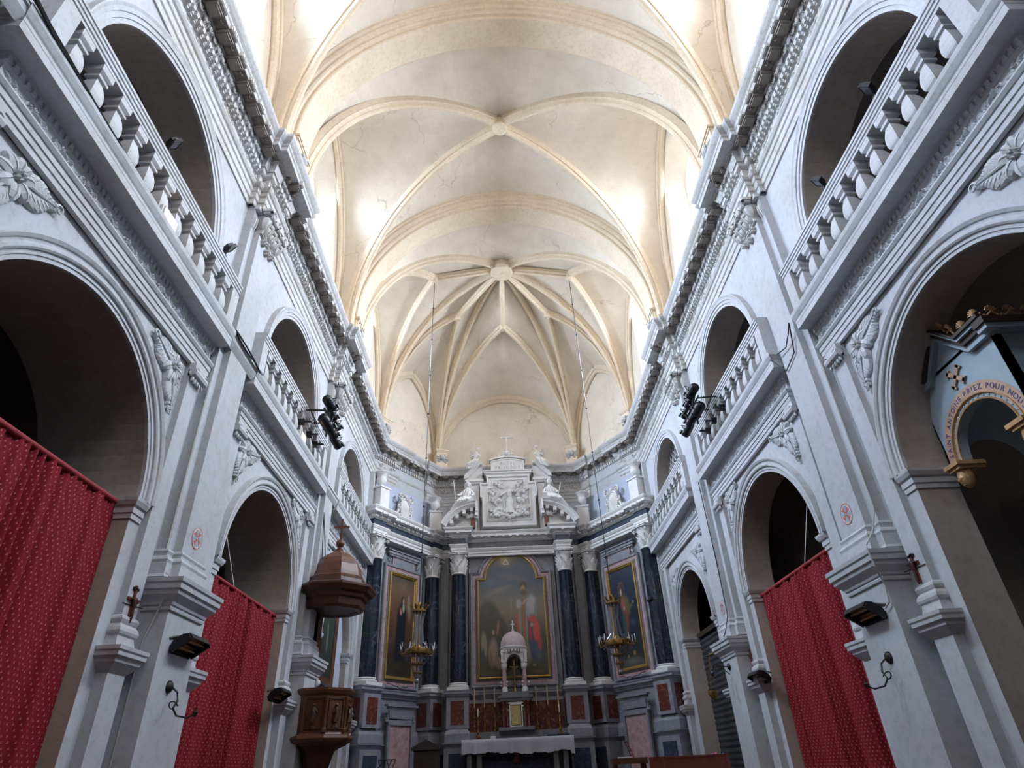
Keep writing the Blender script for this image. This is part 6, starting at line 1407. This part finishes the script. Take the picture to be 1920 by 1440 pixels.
for s in (-1, 1):
    wl = SIDE[s]; x = 4.15
    pos = [((12.05, 8.72), .11, .36, 'topmost'), ((12.55, 8.72), .085, .30, 'second highest'), ((12.95, 8.66), .085, .30, 'far upper'), ((11.98, 8.18), .12, .38, 'lower near'), ((12.5, 8.22), .10, .32, 'lower middle'), ((12.9, 8.17), .095, .34, 'lowest far')]
    for (y, z), r, L, w_ in pos: stage_light((s*(x+(0.06 if 'upper' in w_ or 'second' in w_ else 0)), y, z), (-s*0.30, 0.75, -0.42), r, L, 'black theatre spotlight, %s in the %s cluster' % (w_, wl), wl)
    t = thing('lighting_bracket', (s*4.5, 12.3, 8.4), 'black tubular bracket carrying the theatre spotlights on the %s balustrade' % wl, 'bracket', 'spotlight brackets')
    m = MB(); m.tube([(s*4.2, 11.9, 8.50), (s*4.2, 13.05, 8.48)], 0.024, 6); m.tube([(s*4.2, 12.3, 8.0), (s*4.2, 12.3, 8.95)], 0.024, 6)
    for y, z in ((12.0, 8.50), (12.6, 8.50)): m.tube([(s*4.2, y, z), (s*4.62, y-0.05, z)], 0.02, 6)
    for y in (11.8, 12.4, 12.9): m.tube([(s*4.42, y, 8.12), (s*4.75, y, 8.12)], 0.024, 6); m.box(min(s*4.56, s*4.72), max(s*4.56, s*4.72), y-0.04, y+0.04, 8.05, 8.18)
    part('tubes', m, 'black_metal', t)
    m = MB()
    for dy in (-.05, .02, .06): m.tube([(s*4.2, 12.3+dy, 8.6), (s*4.32, 12.2+dy, 8.45-dy), (s*4.45, 12.35, 8.3+dy), (s*4.60, 12.1+dy, 8.65)], 0.009, 4)
    part('cables', m, 'cable_black', t)
# black floodlights on the near handrails
for s, y, w_ in ((-1, 5.32, 'nearer'), (-1, 7.28, 'farther'), (1, 4.72, 'nearer'), (1, 6.22, 'farther')):
    t = thing('floodlight', (s*4.66, y, 8.66), 'black square floodlight on the nearest balustrade rail, %s one on the %s' % (w_, SIDE[s]), 'floodlight', 'rail floodlights')
    c = Vector((s*4.60, y, 8.84)); d = Vector((-s*0.35, 0.45, -0.5)).normalized(); U = Vector((0, 0, 1)); U = (U-d*U.dot(d)).normalized(); V = d.cross(U)
    m = MB(); m.obox(c, V*0.095, U*0.075, d*0.025); m.obox(c-d*0.035, V*0.07, U*0.055, d*0.02); frame_rect(m, lambda a, b, h: c+V*a+U*b+d*(0.022+h), 0.17, 0.13, [(0, 0), (0, .012), (.015, .012), (.015, 0)])
    for k in range(4): m.obox(c-d*0.055+V*(-.045+.03*k), V*.004, U*.05, d*.012)
    part('housing', m, 'black_metal', t)
    m = MB(); m.obox(c+d*0.026, V*0.082, U*0.062, d*0.002); part('glass', m, 'lens_glass', t)
    m = MB(); m.tube([c+V*.10, c+V*.115-U*.05, Vector((s*4.66, y, 8.67))], 0.010, 5); m.box(min(s*4.62, s*4.70), max(s*4.62, s*4.70), y-.03, y+.03, 8.655, 8.68); part('bracket', m, 'iron', t)
# emergency lights glowing on the left gallery ledges
for y, w_ in ((5.66, 'nearest'), (11.82, 'middle')):
    t = thing('emergency_light', (-4.54, y, 7.64), 'glowing white emergency light on the %s left gallery ledge' % w_, 'lamp', 'glowing emergency lights')
    m = MB(); m.box(-4.60, -4.555, y-0.18, y+0.18, 7.68, 7.84); part('housing', m, 'lamp_housing', t)
    m = MB(); m.box(-4.555, -4.53, y-0.16, y+0.16, 7.69, 7.83); part('diffuser', m, 'lamp_housing', t)
    m = MB(); m.ball((-4.53, y+0.04, 7.755), 0.03, n=10, m=6, sc=(.5, 1.3, 1)); part('bulb', m, 'lamp_glow', t)
    l = bpy.data.lights.new('emergency_glow', 'POINT'); l.energy = 2.5; l.color = (1, .7, .45); l.shadow_soft_size = 0.03; o = bpy.data.objects.new('emergency_glow', l); o.location = (-4.48, y+.04, 7.76); COL.objects.link(o)

# ------------------------------------------------------------------ things on the piers
def heater(s, x, y, z, label, arm):
    t = thing('radiant_heater', (s*x, y, z), label, 'heater', 'infrared heaters on the piers')
    c = Vector((s*(x-0.10), y, z)); d = Vector((-s*0.55, -0.05, -0.83)).normalized(); V = Vector((0.0, 1, 0)); U = d.cross(V).normalized()
    m = MB(); L = 0.27; rows = []
    for yy in (-L, L): rows.append([c+V*yy+U*a-d*b for a, b in ((-0.15, -0.03), (-0.14, 0.05), (-0.06, 0.09), (0.06, 0.09), (0.14, 0.05), (0.15, -0.03), (0.13, -0.02), (0.12, 0.03), (0.0, 0.05), (-0.12, 0.03), (-0.13, -0.02))])
    o_ = m.grid(rows, closed=True); n = 11; m.f.append(tuple(range(o_, o_+n))); m.m.append(0); m.f.append(tuple(range(o_+n, o_+2*n))); m.m.append(0)
    m.obox(c-d*0.10, V*0.06, U*0.06, d*0.03); m.obox(c+V*(L+0.01), V*0.02, U*0.13, d*0.045); m.obox(c-V*(L+0.01), V*0.02, U*0.13, d*0.045)
    part('housing', m, 'black_metal', t)
    m = MB()
    for a in (-0.065, 0.065): m.obox(c+U*a-d*0.030, V*(L-.02), U*0.045, d*0.004)
    part('reflector', m, 'heater_reflector', t)
    m = MB()
    for a in (-0.065, 0.065): m.tube([c+U*a+V*(-L+.02), c+U*a+V*(L-.02)], 0.010, 6)
    part('tube', m, 'candle_tan', t)
    m = MB(); m.tube([c-d*0.10, c-d*0.12+Vector((s*0.02, arm*0.10, .02)), Vector((s*(x+0.02), y+arm*0.34, z+0.05))], 0.016, 6); part('arm', m, 'iron', t)
heater(-1, 4.50, 8.50, 3.02, 'black radiant heater on the left pier between the red curtains', -1); heater(1, 4.50, 8.48, 3.05, 'black radiant heater on the right pier nearest the viewer', -1)
heater(-1, 4.74, 13.0, 2.88, 'black radiant heater at the far edge of the left middle curtain', -1); heater(1, 4.72, 13.3, 2.84, 'black radiant heater at the far edge of the right middle curtain', -1)
def wall_cross(s, x, y, z, H, fig, label):
    t = thing('wooden_cross', (s*x, y, z), label, 'cross', None)
    m = MB(); X0, X1 = sorted((s*(x-0.03), s*(x-0.005))); m.box(X0, X1, y-0.018, y+0.018, z-H/2, z+H/2); m.box(X0, X1, y-H*0.27, y+H*0.27, z+H*0.10, z+H*0.10+0.036); part('beams', m, 'red_wood', t)
    if fig:
        F = s*(x-0.045); zt = z+H*.10
        J = {'pel': (F, y, z-.06, .02), 'che': (F, y, z+.03, .026), 'hd': (F, y+.01, z+.10, .02), 'a1': (F, y-.05, z+.07, .010), 'h1': (F, y-.11, zt+.02, .008), 'a2': (F, y+.05, z+.07, .010), 'h2': (F, y+.11, zt+.02, .008), 'kn': (F-s*.012, y, z-.13, .015), 'ft': (F, y, z-.20, .012)}
        skin('figure', J, [('pel', 'che'), ('che', 'hd'), ('che', 'a1'), ('a1', 'h1'), ('che', 'a2'), ('a2', 'h2'), ('pel', 'kn'), ('kn', 'ft')], 'walnut', t)
        m = MB(); m.tube([(s*(x-.02), y-.20, z-H*.02), (s*(x-.02), y+.24, z+H*.04)], 0.006, 4); m.box(X0, X1, y-.06, y+.06, z+H*.38, z+H*.38+.03); part('hook', m, 'iron', t)
wall_cross(-1, 4.78, 7.58, 3.34, 0.46, True, 'dark wooden crucifix on the left arch pilaster beside the near red curtain'); wall_cross(1, 4.78, 7.66, 3.42, 0.36, True, 'reddish wooden cross on the right near arch pilaster')
wall_cross(-1, 4.78, 9.30, 3.36, 0.30, False, 'small wooden cross beside the near edge of the left middle curtain'); wall_cross(1, 4.78, 13.88, 3.28, 0.34, False, 'small dark cross above the far heater on the right wall')
def sconce(s, y, z, label, globe=False):
    t = thing('wall_sconce', (s*4.52, y, z), label, 'sconce')
    X = lambda d: s*(4.52-d)
    m = MB(); m.lathe([(0.075, 0), (0.07, 0.02), (0.05, 0.04), (0.02, 0.05), (0.005, 0.055)], (X(0), y, z), 14, axis=(-s, 0, 0)); part('backplate', m, 'iron', t, 'auto')
    m = MB()
    if globe:
        m.tube([(X(.03), y, z), (X(.28), y-.02, z+.02), (X(.36), y-.02, z-.02)], 0.012, 6); m.tube([(X(.03), y, z-.15), (X(.16), y, z-.02)], 0.010, 5)
        part('arm', m, 'iron', t, 'auto'); m = MB(); m.ball((X(.40), y-.02, z-.12), 0.06, n=12, m=8); part('globe', m, 'lens_glass', t, 'auto')
        m = MB(); m.lathe([(.05, 0), (.03, .05), (.01, .07)], (X(.38), y-.02, z-.04), 10); part('cap', m, 'iron', t); return
    m.tube([(X(.04), y, z), (X(.10), y+.05, z-.06), (X(.14), y+.02, z-.16), (X(.12), y-.02, z-.24), (X(.16), y+.03, z-.32), (X(.26), y+.10, z-.34), (X(.33), y+.14, z-.30)], [.012, .012, .013, .013, .012, .011, .01], 6)
    sp = [(X(.12+.06*cos(a)*(1-a/9)), y-.04-.05*sin(a)*(1-a/9), z-.22+.06*sin(a)*(1-a/9)) for a in [k*0.5 for k in range(12)]]; m.tube(sp, 0.008, 5)
    m.lathe([(.005, -.06), (.03, -.01), (.035, 0), (.012, .02), (.012, .05)], (X(.33), y+.14, z-.28), 8)
    part('arm', m, 'iron', t, 'auto')
sconce(-1, 8.42, 2.55, 'curled iron wall bracket below the heater on the left pier'); sconce(1, 8.46, 2.52, 'curled iron wall bracket below the heater on the right pier')
sconce(1, 14.6, 3.22, 'dark wall bracket with a hanging globe on the farther right pier', True)
def roundel(s, y, label):
    t = thing('painted_roundel', (s*4.60, y, 4.42), label, 'painted roundel', None)
    def disc(r0, r1, a0, a1, d, n=24):
        mm = MB(); mm.grid([[(s*(4.598-d), y+r*cos(a0+(a1-a0)*k/n), 4.42+r*sin(a0+(a1-a0)*k/n)) for k in range(n+1)] for r in (r0, r1)]); return mm
    m = disc(0.0, 0.150, 0, 2*pi, 0.002); part('ground', m, 'lamp_housing', t)
    m = disc(0.138, 0.150, 0, 2*pi, 0.004); mm = disc(0.018, 0.032, 0, 2*pi, 0.006); m.add(mm.v, mm.f); part('ring', m, 'paint_red', t)
    m = MB()
    for k in range(4):
        a = pi/4+0.18+k*pi/2; q = [(0.025, a-.3), (0.025, a+.3), (0.128, a+.34), (0.10, a), (0.128, a-.34)]; m.poly([(s*(4.598-.005), y+r*cos(b), 4.42+r*sin(b)) for r, b in q])
    part('cross_arms', m, 'paint_red', t)
    m = MB()
    for k in range(4):
        a = 0.18+k*pi/2; q = [(0.04, a-.35), (0.118, a-.42), (0.122, a), (0.118, a+.42), (0.04, a+.35)]; m.poly([(s*(4.598-.0045), y+r*cos(b), 4.42+r*sin(b)) for r, b in q])
    part('quarter_fields', m, 'paint_blue', t)
roundel(-1, 8.42, 'round red and blue painted consecration cross on the left pier'); roundel(1, 8.45, 'round red and blue painted consecration cross on the nearer right pier'); roundel(1, 14.5, 'round painted consecration cross on the farther right pier')
# ------------------------------------------------------------------ cables and conduits
def cable(name, paths, r, mat, label, cat='cable', sm=True):
    m = MB()
    for p in paths: m.tube(p, r, 5)
    tag(m.build(name, mat, None, 'auto'), label, cat)
rnd = random.Random(2)
def bundle(pts, n, spread):
    out = []
    for k in range(n):
        ph = rnd.uniform(0, 6); q = rnd.uniform(.5, 1)
        P = []
        for i in range(len(pts)-1):
            for f in (0, .25, .5, .75):
                a = Vector(pts[i]).lerp(Vector(pts[i+1]), f); t_ = i+f; P.append(a+Vector((spread*.6*sin(ph+t_*1.3), 0, spread*q*cos(ph+t_*1.7))))
        P.append(Vector(pts[-1])); out.append(P)
    return out
cable('cable_bundle', bundle([(-4.42, 1.9, 7.70), (-4.46, 2.6, 7.66), (-4.50, 3.2, 7.66), (-4.52, 4.0, 7.645), (-4.525, 4.8, 7.645)], 6, 0.05), 0.013, 'cable_black', 'thick bundle of black cables over the near left gallery ledge')
cable('ledge_cables', bundle([(-4.525, 4.8, 7.645), (-4.525, 7.9, 7.645)], 2, 0.004)+bundle([(-4.50, 7.9, 7.63), (-4.48, 8.4, 7.60), (-4.49, 8.9, 7.60), (-4.51, 9.3, 7.64)], 5, 0.04)+bundle([(-4.515, 9.3, 7.64), (-4.515, 14.1, 7.64)], 2, 0.004), 0.013, 'cable_black', 'black cables running along the left gallery ledge past the pier')
cable('pier_cable', [[(4.52, 8.08, 7.60), (4.50, 8.15, 7.45), (4.55, 8.45, 7.36), (4.52, 8.75, 7.42), (4.50, 9.05, 7.62)], [(4.52, 8.08, 7.58), (4.57, 8.3, 7.15), (4.57, 8.7, 7.05), (4.52, 9.02, 7.5)]], 0.011, 'cable_black', 'slack black cable across the nearer right pier by the gallery')
cable('pier_conduit', [[(4.72, 7.94, 6.7), (4.70, 7.94, 4.3), (4.58, 7.96, 4.0), (4.40, 7.92, 3.80), (4.33, 7.80, 3.72), (4.33, 7.78, 3.50), (4.46, 7.95, 3.42), (4.50, 7.97, 3.30), (4.49, 8.0, 3.10), (4.48, 8.1, 3.05)]], 0.012, 'cable_grey', 'pale cable running down the nearer right pier to its heater')
cable('pier_cable', [[(4.56, 14.16, 7.35), (4.585, 14.18, 5.4), (4.58, 14.2, 4.2), (4.42, 14.1, 3.85), (4.35, 14.05, 3.75)]], 0.012, 'cable_black', 'thin dark cable down the farther right pier')
cable('pier_conduit', [[(-4.72, 7.94, 6.7), (-4.72, 7.94, 3.9), (-4.53, 7.9, 3.72), (-4.60, 7.9, 3.4), (-4.74, 7.97, 3.0), (-4.74, 7.97, 0.6)]], 0.011, 'cable_grey', 'pale cable running down beside the left near pier')
# ------------------------------------------------------------------ furniture glimpsed along the bottom edge
def pew(x0, x1, y, zt, label):
    t = thing('wooden_pew', ((x0+x1)/2, y, 0), label, 'bench', 'bench backs at the bottom edge')
    m = MB(); m.box(x0, x1, y-0.03, y+0.03, 0.95, zt-0.03); part('back', m, 'red_wood', t)
    m = MB(); m.box(x0, x1, y-0.05, y+0.05, zt-0.03, zt); part('top_rail', m, 'red_wood', t)
    for x in (x0+0.04, x1-0.04): m = MB(); m.box(x-0.035, x+0.035, y-0.05, y+0.05, 0, zt-.03); part('end', m, 'red_wood', t)
    m = MB(); m.box(x0, x1, y-0.45, y-0.03, 0.45, 0.49); part('seat', m, 'red_wood', t)
pew(2.9, 4.3, 15.2, 1.62, 'reddish wooden bench back in front of the dark screen, right'); pew(3.0, 3.75, 17.2, 1.64, 'short reddish bench back by the right dark column pedestal')
t = thing('lectern', (2.42, 16.9, 0), 'light wooden table lectern with a slim red stand at the bottom right', 'lectern')
m = MB(); m.box(2.05, 2.85, 16.6, 17.1, 1.52, 1.64); part('top', m, 'oak', t)
for x in (2.12, 2.78): m = MB(); m.box(x-.04, x+.04, 16.7, 17.0, 0, 1.52); part('leg', m, 'oak', t)
m = MB(); m.box(2.2, 2.5, 16.62, 16.9, 1.645, 1.665); tag(m.build('papers', 'book_paper'), 'white papers lying on the light wooden lectern', 'paper')
t = thing('easel', (2.5, 16.95, 1.64), 'slim red folding stand leaning on the wooden lectern', 'stand')
for k in range(2): m = MB(); m.tube([(2.42+.05*k, 16.95, 1.98), (2.54+.05*k, 16.9, 1.65)], 0.012, 5); part('rail', m, 'red_wood', t)
m = MB(); [m.tube([(2.42+.03*k+0.0, 16.94, 1.96-.09*k), (2.47+.03*k, 16.94, 1.96-.09*k)], 0.009, 5) for k in range(4)]; part('rung', m, 'red_wood', t)
t = thing('flower_arrangement', (4.3, 16.3, 1.3), 'blue and pink flowers at the foot of the dark screen, right', 'flowers')
m = MB(); rnd = random.Random(8)
for k in range(30): m.ball((4.35+rnd.uniform(-.25, .25), 16.3+rnd.uniform(-.35, .35), 1.50+rnd.uniform(-.08, .10)), rnd.uniform(.03, .06), n=6, m=4)
part('blue_flowers', m, 'flower_blue', t)
m = MB()
for k in range(8): m.ball((4.40+rnd.uniform(-.1, .1), 16.5+rnd.uniform(-.15, .15), 1.60+rnd.uniform(-.02, .05)), .04, n=6, m=4)
part('pink_flowers', m, 'flower_pink', t)
m = MB(); m.lathe([(.10, 0), (.16, .3), (.13, .9), (.22, 1.4), (.20, 1.42)], (4.35, 16.3, 0), 12); part('vase', m, 'dark_wood', t)
t = thing('music_stand', (-3.55, 19.0, 1.2), 'small black folding stand in front of the pink marble panel', 'stand')
m = MB()
for a, b in (((-3.78, 1.88), (-3.32, 1.88)), ((-3.78, 1.88), (-3.62, 1.50)), ((-3.78, 1.70), (-3.60, 1.88)), ((-3.60, 1.88), (-3.66, 1.50)), ((-3.48, 1.50), (-3.32, 1.88)), ((-3.56, 1.88), (-3.40, 1.50)), ((-3.42, 1.88), (-3.60, 1.50)), ((-3.55, 1.5), (-3.55, 1.2))): m.tube([(a[0], 19.0, a[1]), (b[0], 19.0, b[1])], 0.012, 5)
part('frame', m, 'black_metal', t)
t = thing('confessional', (-2.68, 20.6, 1.2), 'dark wooden gabled cabinet left of the altar cloth', 'cabinet')
m = MB(); m.box(-3.02, -2.34, 20.3, 20.9, 1.2, 2.10); part('body', m, 'dark_wood', t)
m = MB(); m.prism([(-3.10, 20.22, 2.10), (-2.26, 20.22, 2.10), (-2.26, 20.22, 2.16), (-2.68, 20.22, 2.36), (-3.10, 20.22, 2.16)], (0, 0.72, 0)); part('gable', m, 'dark_wood', t)
t = thing('sanctuary_lamp', (4.35, 15.6, 2.6), 'small hanging brass lamp in front of the dark slatted screen', 'lamp')
m = MB()
for a in (0, 2.1, 4.2): m.tube([(4.35+.08*cos(a), 15.6+.08*sin(a), 2.86), (4.40, 15.5, 3.6)], 0.005, 4)
m.tube([(4.40, 15.5, 3.6), (4.80, 15.2, 3.7)], 0.012, 5)
part('chain', m, 'brass', t)
m = MB(); m.lathe([(.01, 2.66), (.06, 2.70), (.11, 2.80), (.10, 2.87), (.12, 2.88)], (4.35, 15.6, 0), 14); part('bowl', m, 'brass', t, 'auto')
m = MB(); m.tube([(4.20, 19.35, 5.74), (4.45, 19.45, 5.76)], 0.02, 6); m.lathe([(.03, -.12), (.07, -.10), (.08, .08), (.05, .10)], (4.12, 19.3, 5.72), 12, axis=(-.5, .7, -.4)); tag(m.build('small_spotlight', 'black_metal', None, 'auto'), 'small black spotlight beside the outer right dark column', 'spotlight')

# ------------------------------------------------------------------ altar of Saint Anthony in the near right chapel
FX, YA, YB = 5.34, 5.66, 7.10
YM = (YA+YB)/2
t = thing('chapel_altar_canopy', (5.9, YM, 4.4), 'pale blue gabled altar canopy with shell cresting and arched lettering, near right arch', 'altar canopy')
m = MB(); yc_, zc_, R0 = YM-0.02, 4.50, 0.50
pts = [(YA, 4.45), (YA, 5.62), (YM-0.36, 5.62), (YM, 6.02), (YM+0.36, 5.62), (YB, 5.62), (YB, 4.45)]
n = 24; arc = [(yc_+R0*cos(pi*k/n), zc_+R0*sin(pi*k/n)) for k in range(n+1)]
def topz(y):
    d = abs(y-YM); return 5.62+max(0, 0.40*(1-d/0.36))
for X in (FX, FX+0.12):
    m.grid([[(X, y, z), (X, y, topz(y))] for y, z in arc]); m.poly([(X, YA, 4.45), (X, yc_-R0, 4.45), (X, yc_-R0, topz(yc_-R0)), (X, YA, 5.62)]); m.poly([(X, yc_+R0, 4.45), (X, YB, 4.45), (X, YB, 5.62), (X, yc_+R0, topz(yc_+R0))])
m.grid([[(FX, y, z), (FX+0.12, y, z)] for y, z in arc])
m.box(FX, FX+0.12, YA, YA+0.02, 4.45, 5.62); 
# side walls and roof of the canopy
for Y in (YA, YB-0.02):
    xs = [(FX+0.6+0.42*cos(pi*k/16), 4.45+0.42*sin(pi*k/16)) for k in range(17)]
    m.grid([[(x, Y, z), (x, Y, 5.62)] for x, z in xs]); m.box(FX, FX+0.18, Y, Y+0.02, 4.45, 5.62); m.box(FX+1.02, FX+1.2, Y, Y+0.02, 4.45, 5.62)
m.box(FX, FX+1.2, YA, YB, 5.60, 5.64)
part('body', m, 'altar_blue', t)
# stepped gable cornice following the outline, front and near side
def crest_line(off): return [(YA-off, 5.62), (YM-0.42, 5.62), (YM, 6.06), (YM+0.42, 5.62), (YB+off*0.5, 5.62)]
CP_ = [(0.0, 0.0), (0.07, 0.01), (0.08, 0.05), (0.10, 0.06)]
m = MB(); cl = [(YA-.12, 5.60), (YM-0.40, 5.60), (YM, 6.04), (YM+0.40, 5.60), (YB+.06, 5.60)]
def ribbon(mb, line, x0, x1, z0, z1):
    rows = [[(x0, y, z+z0), (x1, y, z+z0), (x1, y, z+z1), (x0, y, z+z1)] for y, z in line]; o_ = mb.grid(rows, closed=True); mb.f.append((o_, o_+1, o_+2, o_+3)); mb.m.append(0); e = o_+4*(len(rows)-1); mb.f.append((e, e+1, e+2, e+3)); mb.m.append(0)
m2 = MB()
ribbon(m, cl, FX+0.02, FX-0.07, -0.10, -0.02); ribbon(m2, cl, FX+0.02, FX-0.11, -0.02, 0.05); ribbon(m, cl, FX+0.02, FX-0.15, 0.05, 0.09); ribbon(m2, cl, FX+0.02, FX-0.18, 0.09, 0.13)
m.box(FX-0.15, FX+1.25, YA-0.15, YA, 5.52, 5.58); m2.box(FX-0.18, FX+1.25, YA-0.18, YA, 5.58, 5.66)
part('cornice_fillet', m, 'altar_blue', t); part('cornice_moulding', m2, 'dark_wood', t)
m = MB(); pl = lambda y, z, h: (FX-0.10-h, y, z)
def cresting(mb, P0_, P1_, n, mk):
    P0_ = Vector(P0_); P1_ = Vector(P1_); L = (P1_-P0_).length; d = (P1_-P0_)/L; up_ = Vector((0, 0, 1))
    for k in range(n):
        c = P0_+d*(L*(k+0.5)/n); st = L/n
        mb.tube([c-d*st*.5+up_*.05, c-d*st*.38+up_*.02, c-d*st*.22+up_*.05, c+up_*.09, c+d*st*.22+up_*.05, c+d*st*.38+up_*.02, c+d*st*.5+up_*.05], 0.012, 5)
        for j in range(7): a = pi*(j+0.5)/7; mb.tube([c+up_*.10, c+up_*(.10+.07*sin(a))+d*.065*cos(a)], [0.006, 0.014], 5)
XF = FX-0.10
m = MB(); 
for a, b, n_ in (((XF, YA-.12, 5.70), (XF, YM-.40, 5.70), 2), ((XF, YM-.40, 5.72), (XF, YM-.05, 6.12), 3), ((XF, YM+.05, 6.12), (XF, YM+.40, 5.72), 3), ((XF, YM+.40, 5.70), (XF, YB+.05, 5.70), 2), ((XF, YA-.14, 5.66), (XF+1.3, YA-.14, 5.66), 6)): cresting(m, a, b, n_, 0)
part('shell_cresting', m, 'altar_gold_trim', t, 'auto')
m = MB(); c = Vector((XF, YM, 6.14))
m.tube([c, c+Vector((0, 0, .12)), c+Vector((0, .02, .22))], [.05, .035, .03], 8)
for dy, dz, q in ((-.09, .30, 1), (.09, .30, -1)): m.tube([c+Vector((0, 0, .14)), c+Vector((0, dy*.6, .24)), c+Vector((0, dy*1.3, .34)), c+Vector((0, dy*1.6, .28))], [.03, .05, .055, .03], 8); m.ball(c+Vector((0, dy*1.3, .36)), .055, n=10, m=7)
for dy in (-.12, .12): m.tube([c+Vector((0, 0, .12)), c+Vector((0, dy*.7, .15)), c+Vector((0, dy, .08)), c+Vector((0, dy*.8, .04))], [.03, .035, .03, .02], 7)
m.ball(c+Vector((0, 0, .40)), .06, n=10, m=7, sc=(1, 1, 1.3))
part('finial', m, 'altar_gold_trim', t, 'auto')
# lettered band, moulding of the arch, relief cross, bracket heads
n = 32; m = MB(); m.grid([[(FX-0.012, yc_+r*cos(pi*k/n), zc_+r*sin(pi*k/n)) for k in range(n+1)] for r in (0.585, 0.72)]); part('letter_band', m, 'text_band', t)
m = MB(); m.arch([(0.50, FX), (0.50, FX-0.015), (0.52, FX-0.02), (0.53, FX+0.02), (0.565, FX-0.005), (0.575, FX-0.03), (0.59, FX-0.03), (0.59, FX)], yc_, zc_, 1, n=n); part('arch_moulding', m, 'altar_gold_trim', t)
m = MB()
for k in range(20): a = pi*(k+.5)/20; m.ball((FX+0.0, yc_+.545*cos(a), zc_+.545*sin(a)), .016, n=6, m=4)
part('beading', m, 'altar_blue', t)
m = MB(); txt = 'SAINT ANTOINE PRIEZ POUR NOUS'; sz = 0.095; tot = sum(ADV.get(c, .76)*sz for c in txt); RR = 0.62; span = 0.93*pi; x = 0
for ch in txt:
    a_ = ADV.get(ch, .76)*sz; f = (x+a_/2)/tot; x += a_; th = pi/2+span/2-span*f       # reads from the far side (left, seen from the nave) to the near
    th = pi-th
    if ch == ' ': continue
    vs, fs = glyph(ch); R_ = Vector((0, cos(th), sin(th))); T_ = Vector((0, sin(th), -cos(th)))*-1
    ce = Vector((FX-0.014, yc_, zc_))+R_*RR
    m.add([ce+T_*(-1 if False else 1)*(vx*sz*0.95)*(1)+R_*(vy*sz)+Vector((-vz*0.05, 0, 0)) for vx, vy, vz in vs], fs)
part('letters', m, 'text_purple', t)
m = MB(); c = Vector((FX-.01, YM, 5.40))
for a in (pi/4, 3*pi/4):
    d = Vector((0, cos(a), sin(a))); e = Vector((0, -sin(a), cos(a))); m.obox(c, d*.15, e*.025, Vector((.015, 0, 0)))
    for q in (-1, 1): m.obox(c+d*.135*q, d*.015, e*.05, Vector((.015, 0, 0)))
part('relief_cross', m, 'text_band', t)
for q, nm in ((-1, 'bracket_head'), (1, 'bracket_head')):
    y = yc_+q*0.56; m = MB(); m.box(FX-.16, FX+.2, y-.13, y+.13, 4.42, 4.47); m.box(FX-.13, FX+.2, y-.10, y+.10, 4.38, 4.42); m.lathe([(.02, -.22), (.07, -.18), (.09, -.08), (.08, 0)], (FX-.02, y, 4.38), 12); face(m, (FX-.05, y, 4.27), .08, (-1, 0, -.3))
    part(nm, m, 'altar_gold_trim', t, 'auto')
t = thing('chapel_altarpiece', (6.6, 6.2, 0), 'grey fluted pilasters and altar body below the chapel canopy, near right arch', 'altar')
m = MB(); m.box(6.75, 7.2, 5.3, 7.4, 0, 1.2); m.box(7.0, 7.2, 5.3, 7.4, 1.2, 4.5); part('body', m, 'altar_blue', t)
for y in (5.6, 7.0):
    m = MB(); m.lathe([(.13, 1.2), (.13, 1.3), (.10, 1.35), (.09, 3.7), (.13, 3.9)], (6.9, y, 0), 12); part('fluted_pilaster', m, 'grey_marble', t)
# a side window lights that chapel
l = bpy.data.lights.new('chapel_window_daylight', 'AREA'); l.shape = 'RECTANGLE'; l.size = 1.2; l.size_y = 1.8; l.energy = 60; l.color = (0.75, 0.82, 1.0)
o = bpy.data.objects.new('chapel_window_daylight', l); o.location = (8.3, 3.05, 5.6); o.rotation_euler = (math.radians(-75), 0, 0); COL.objects.link(o)
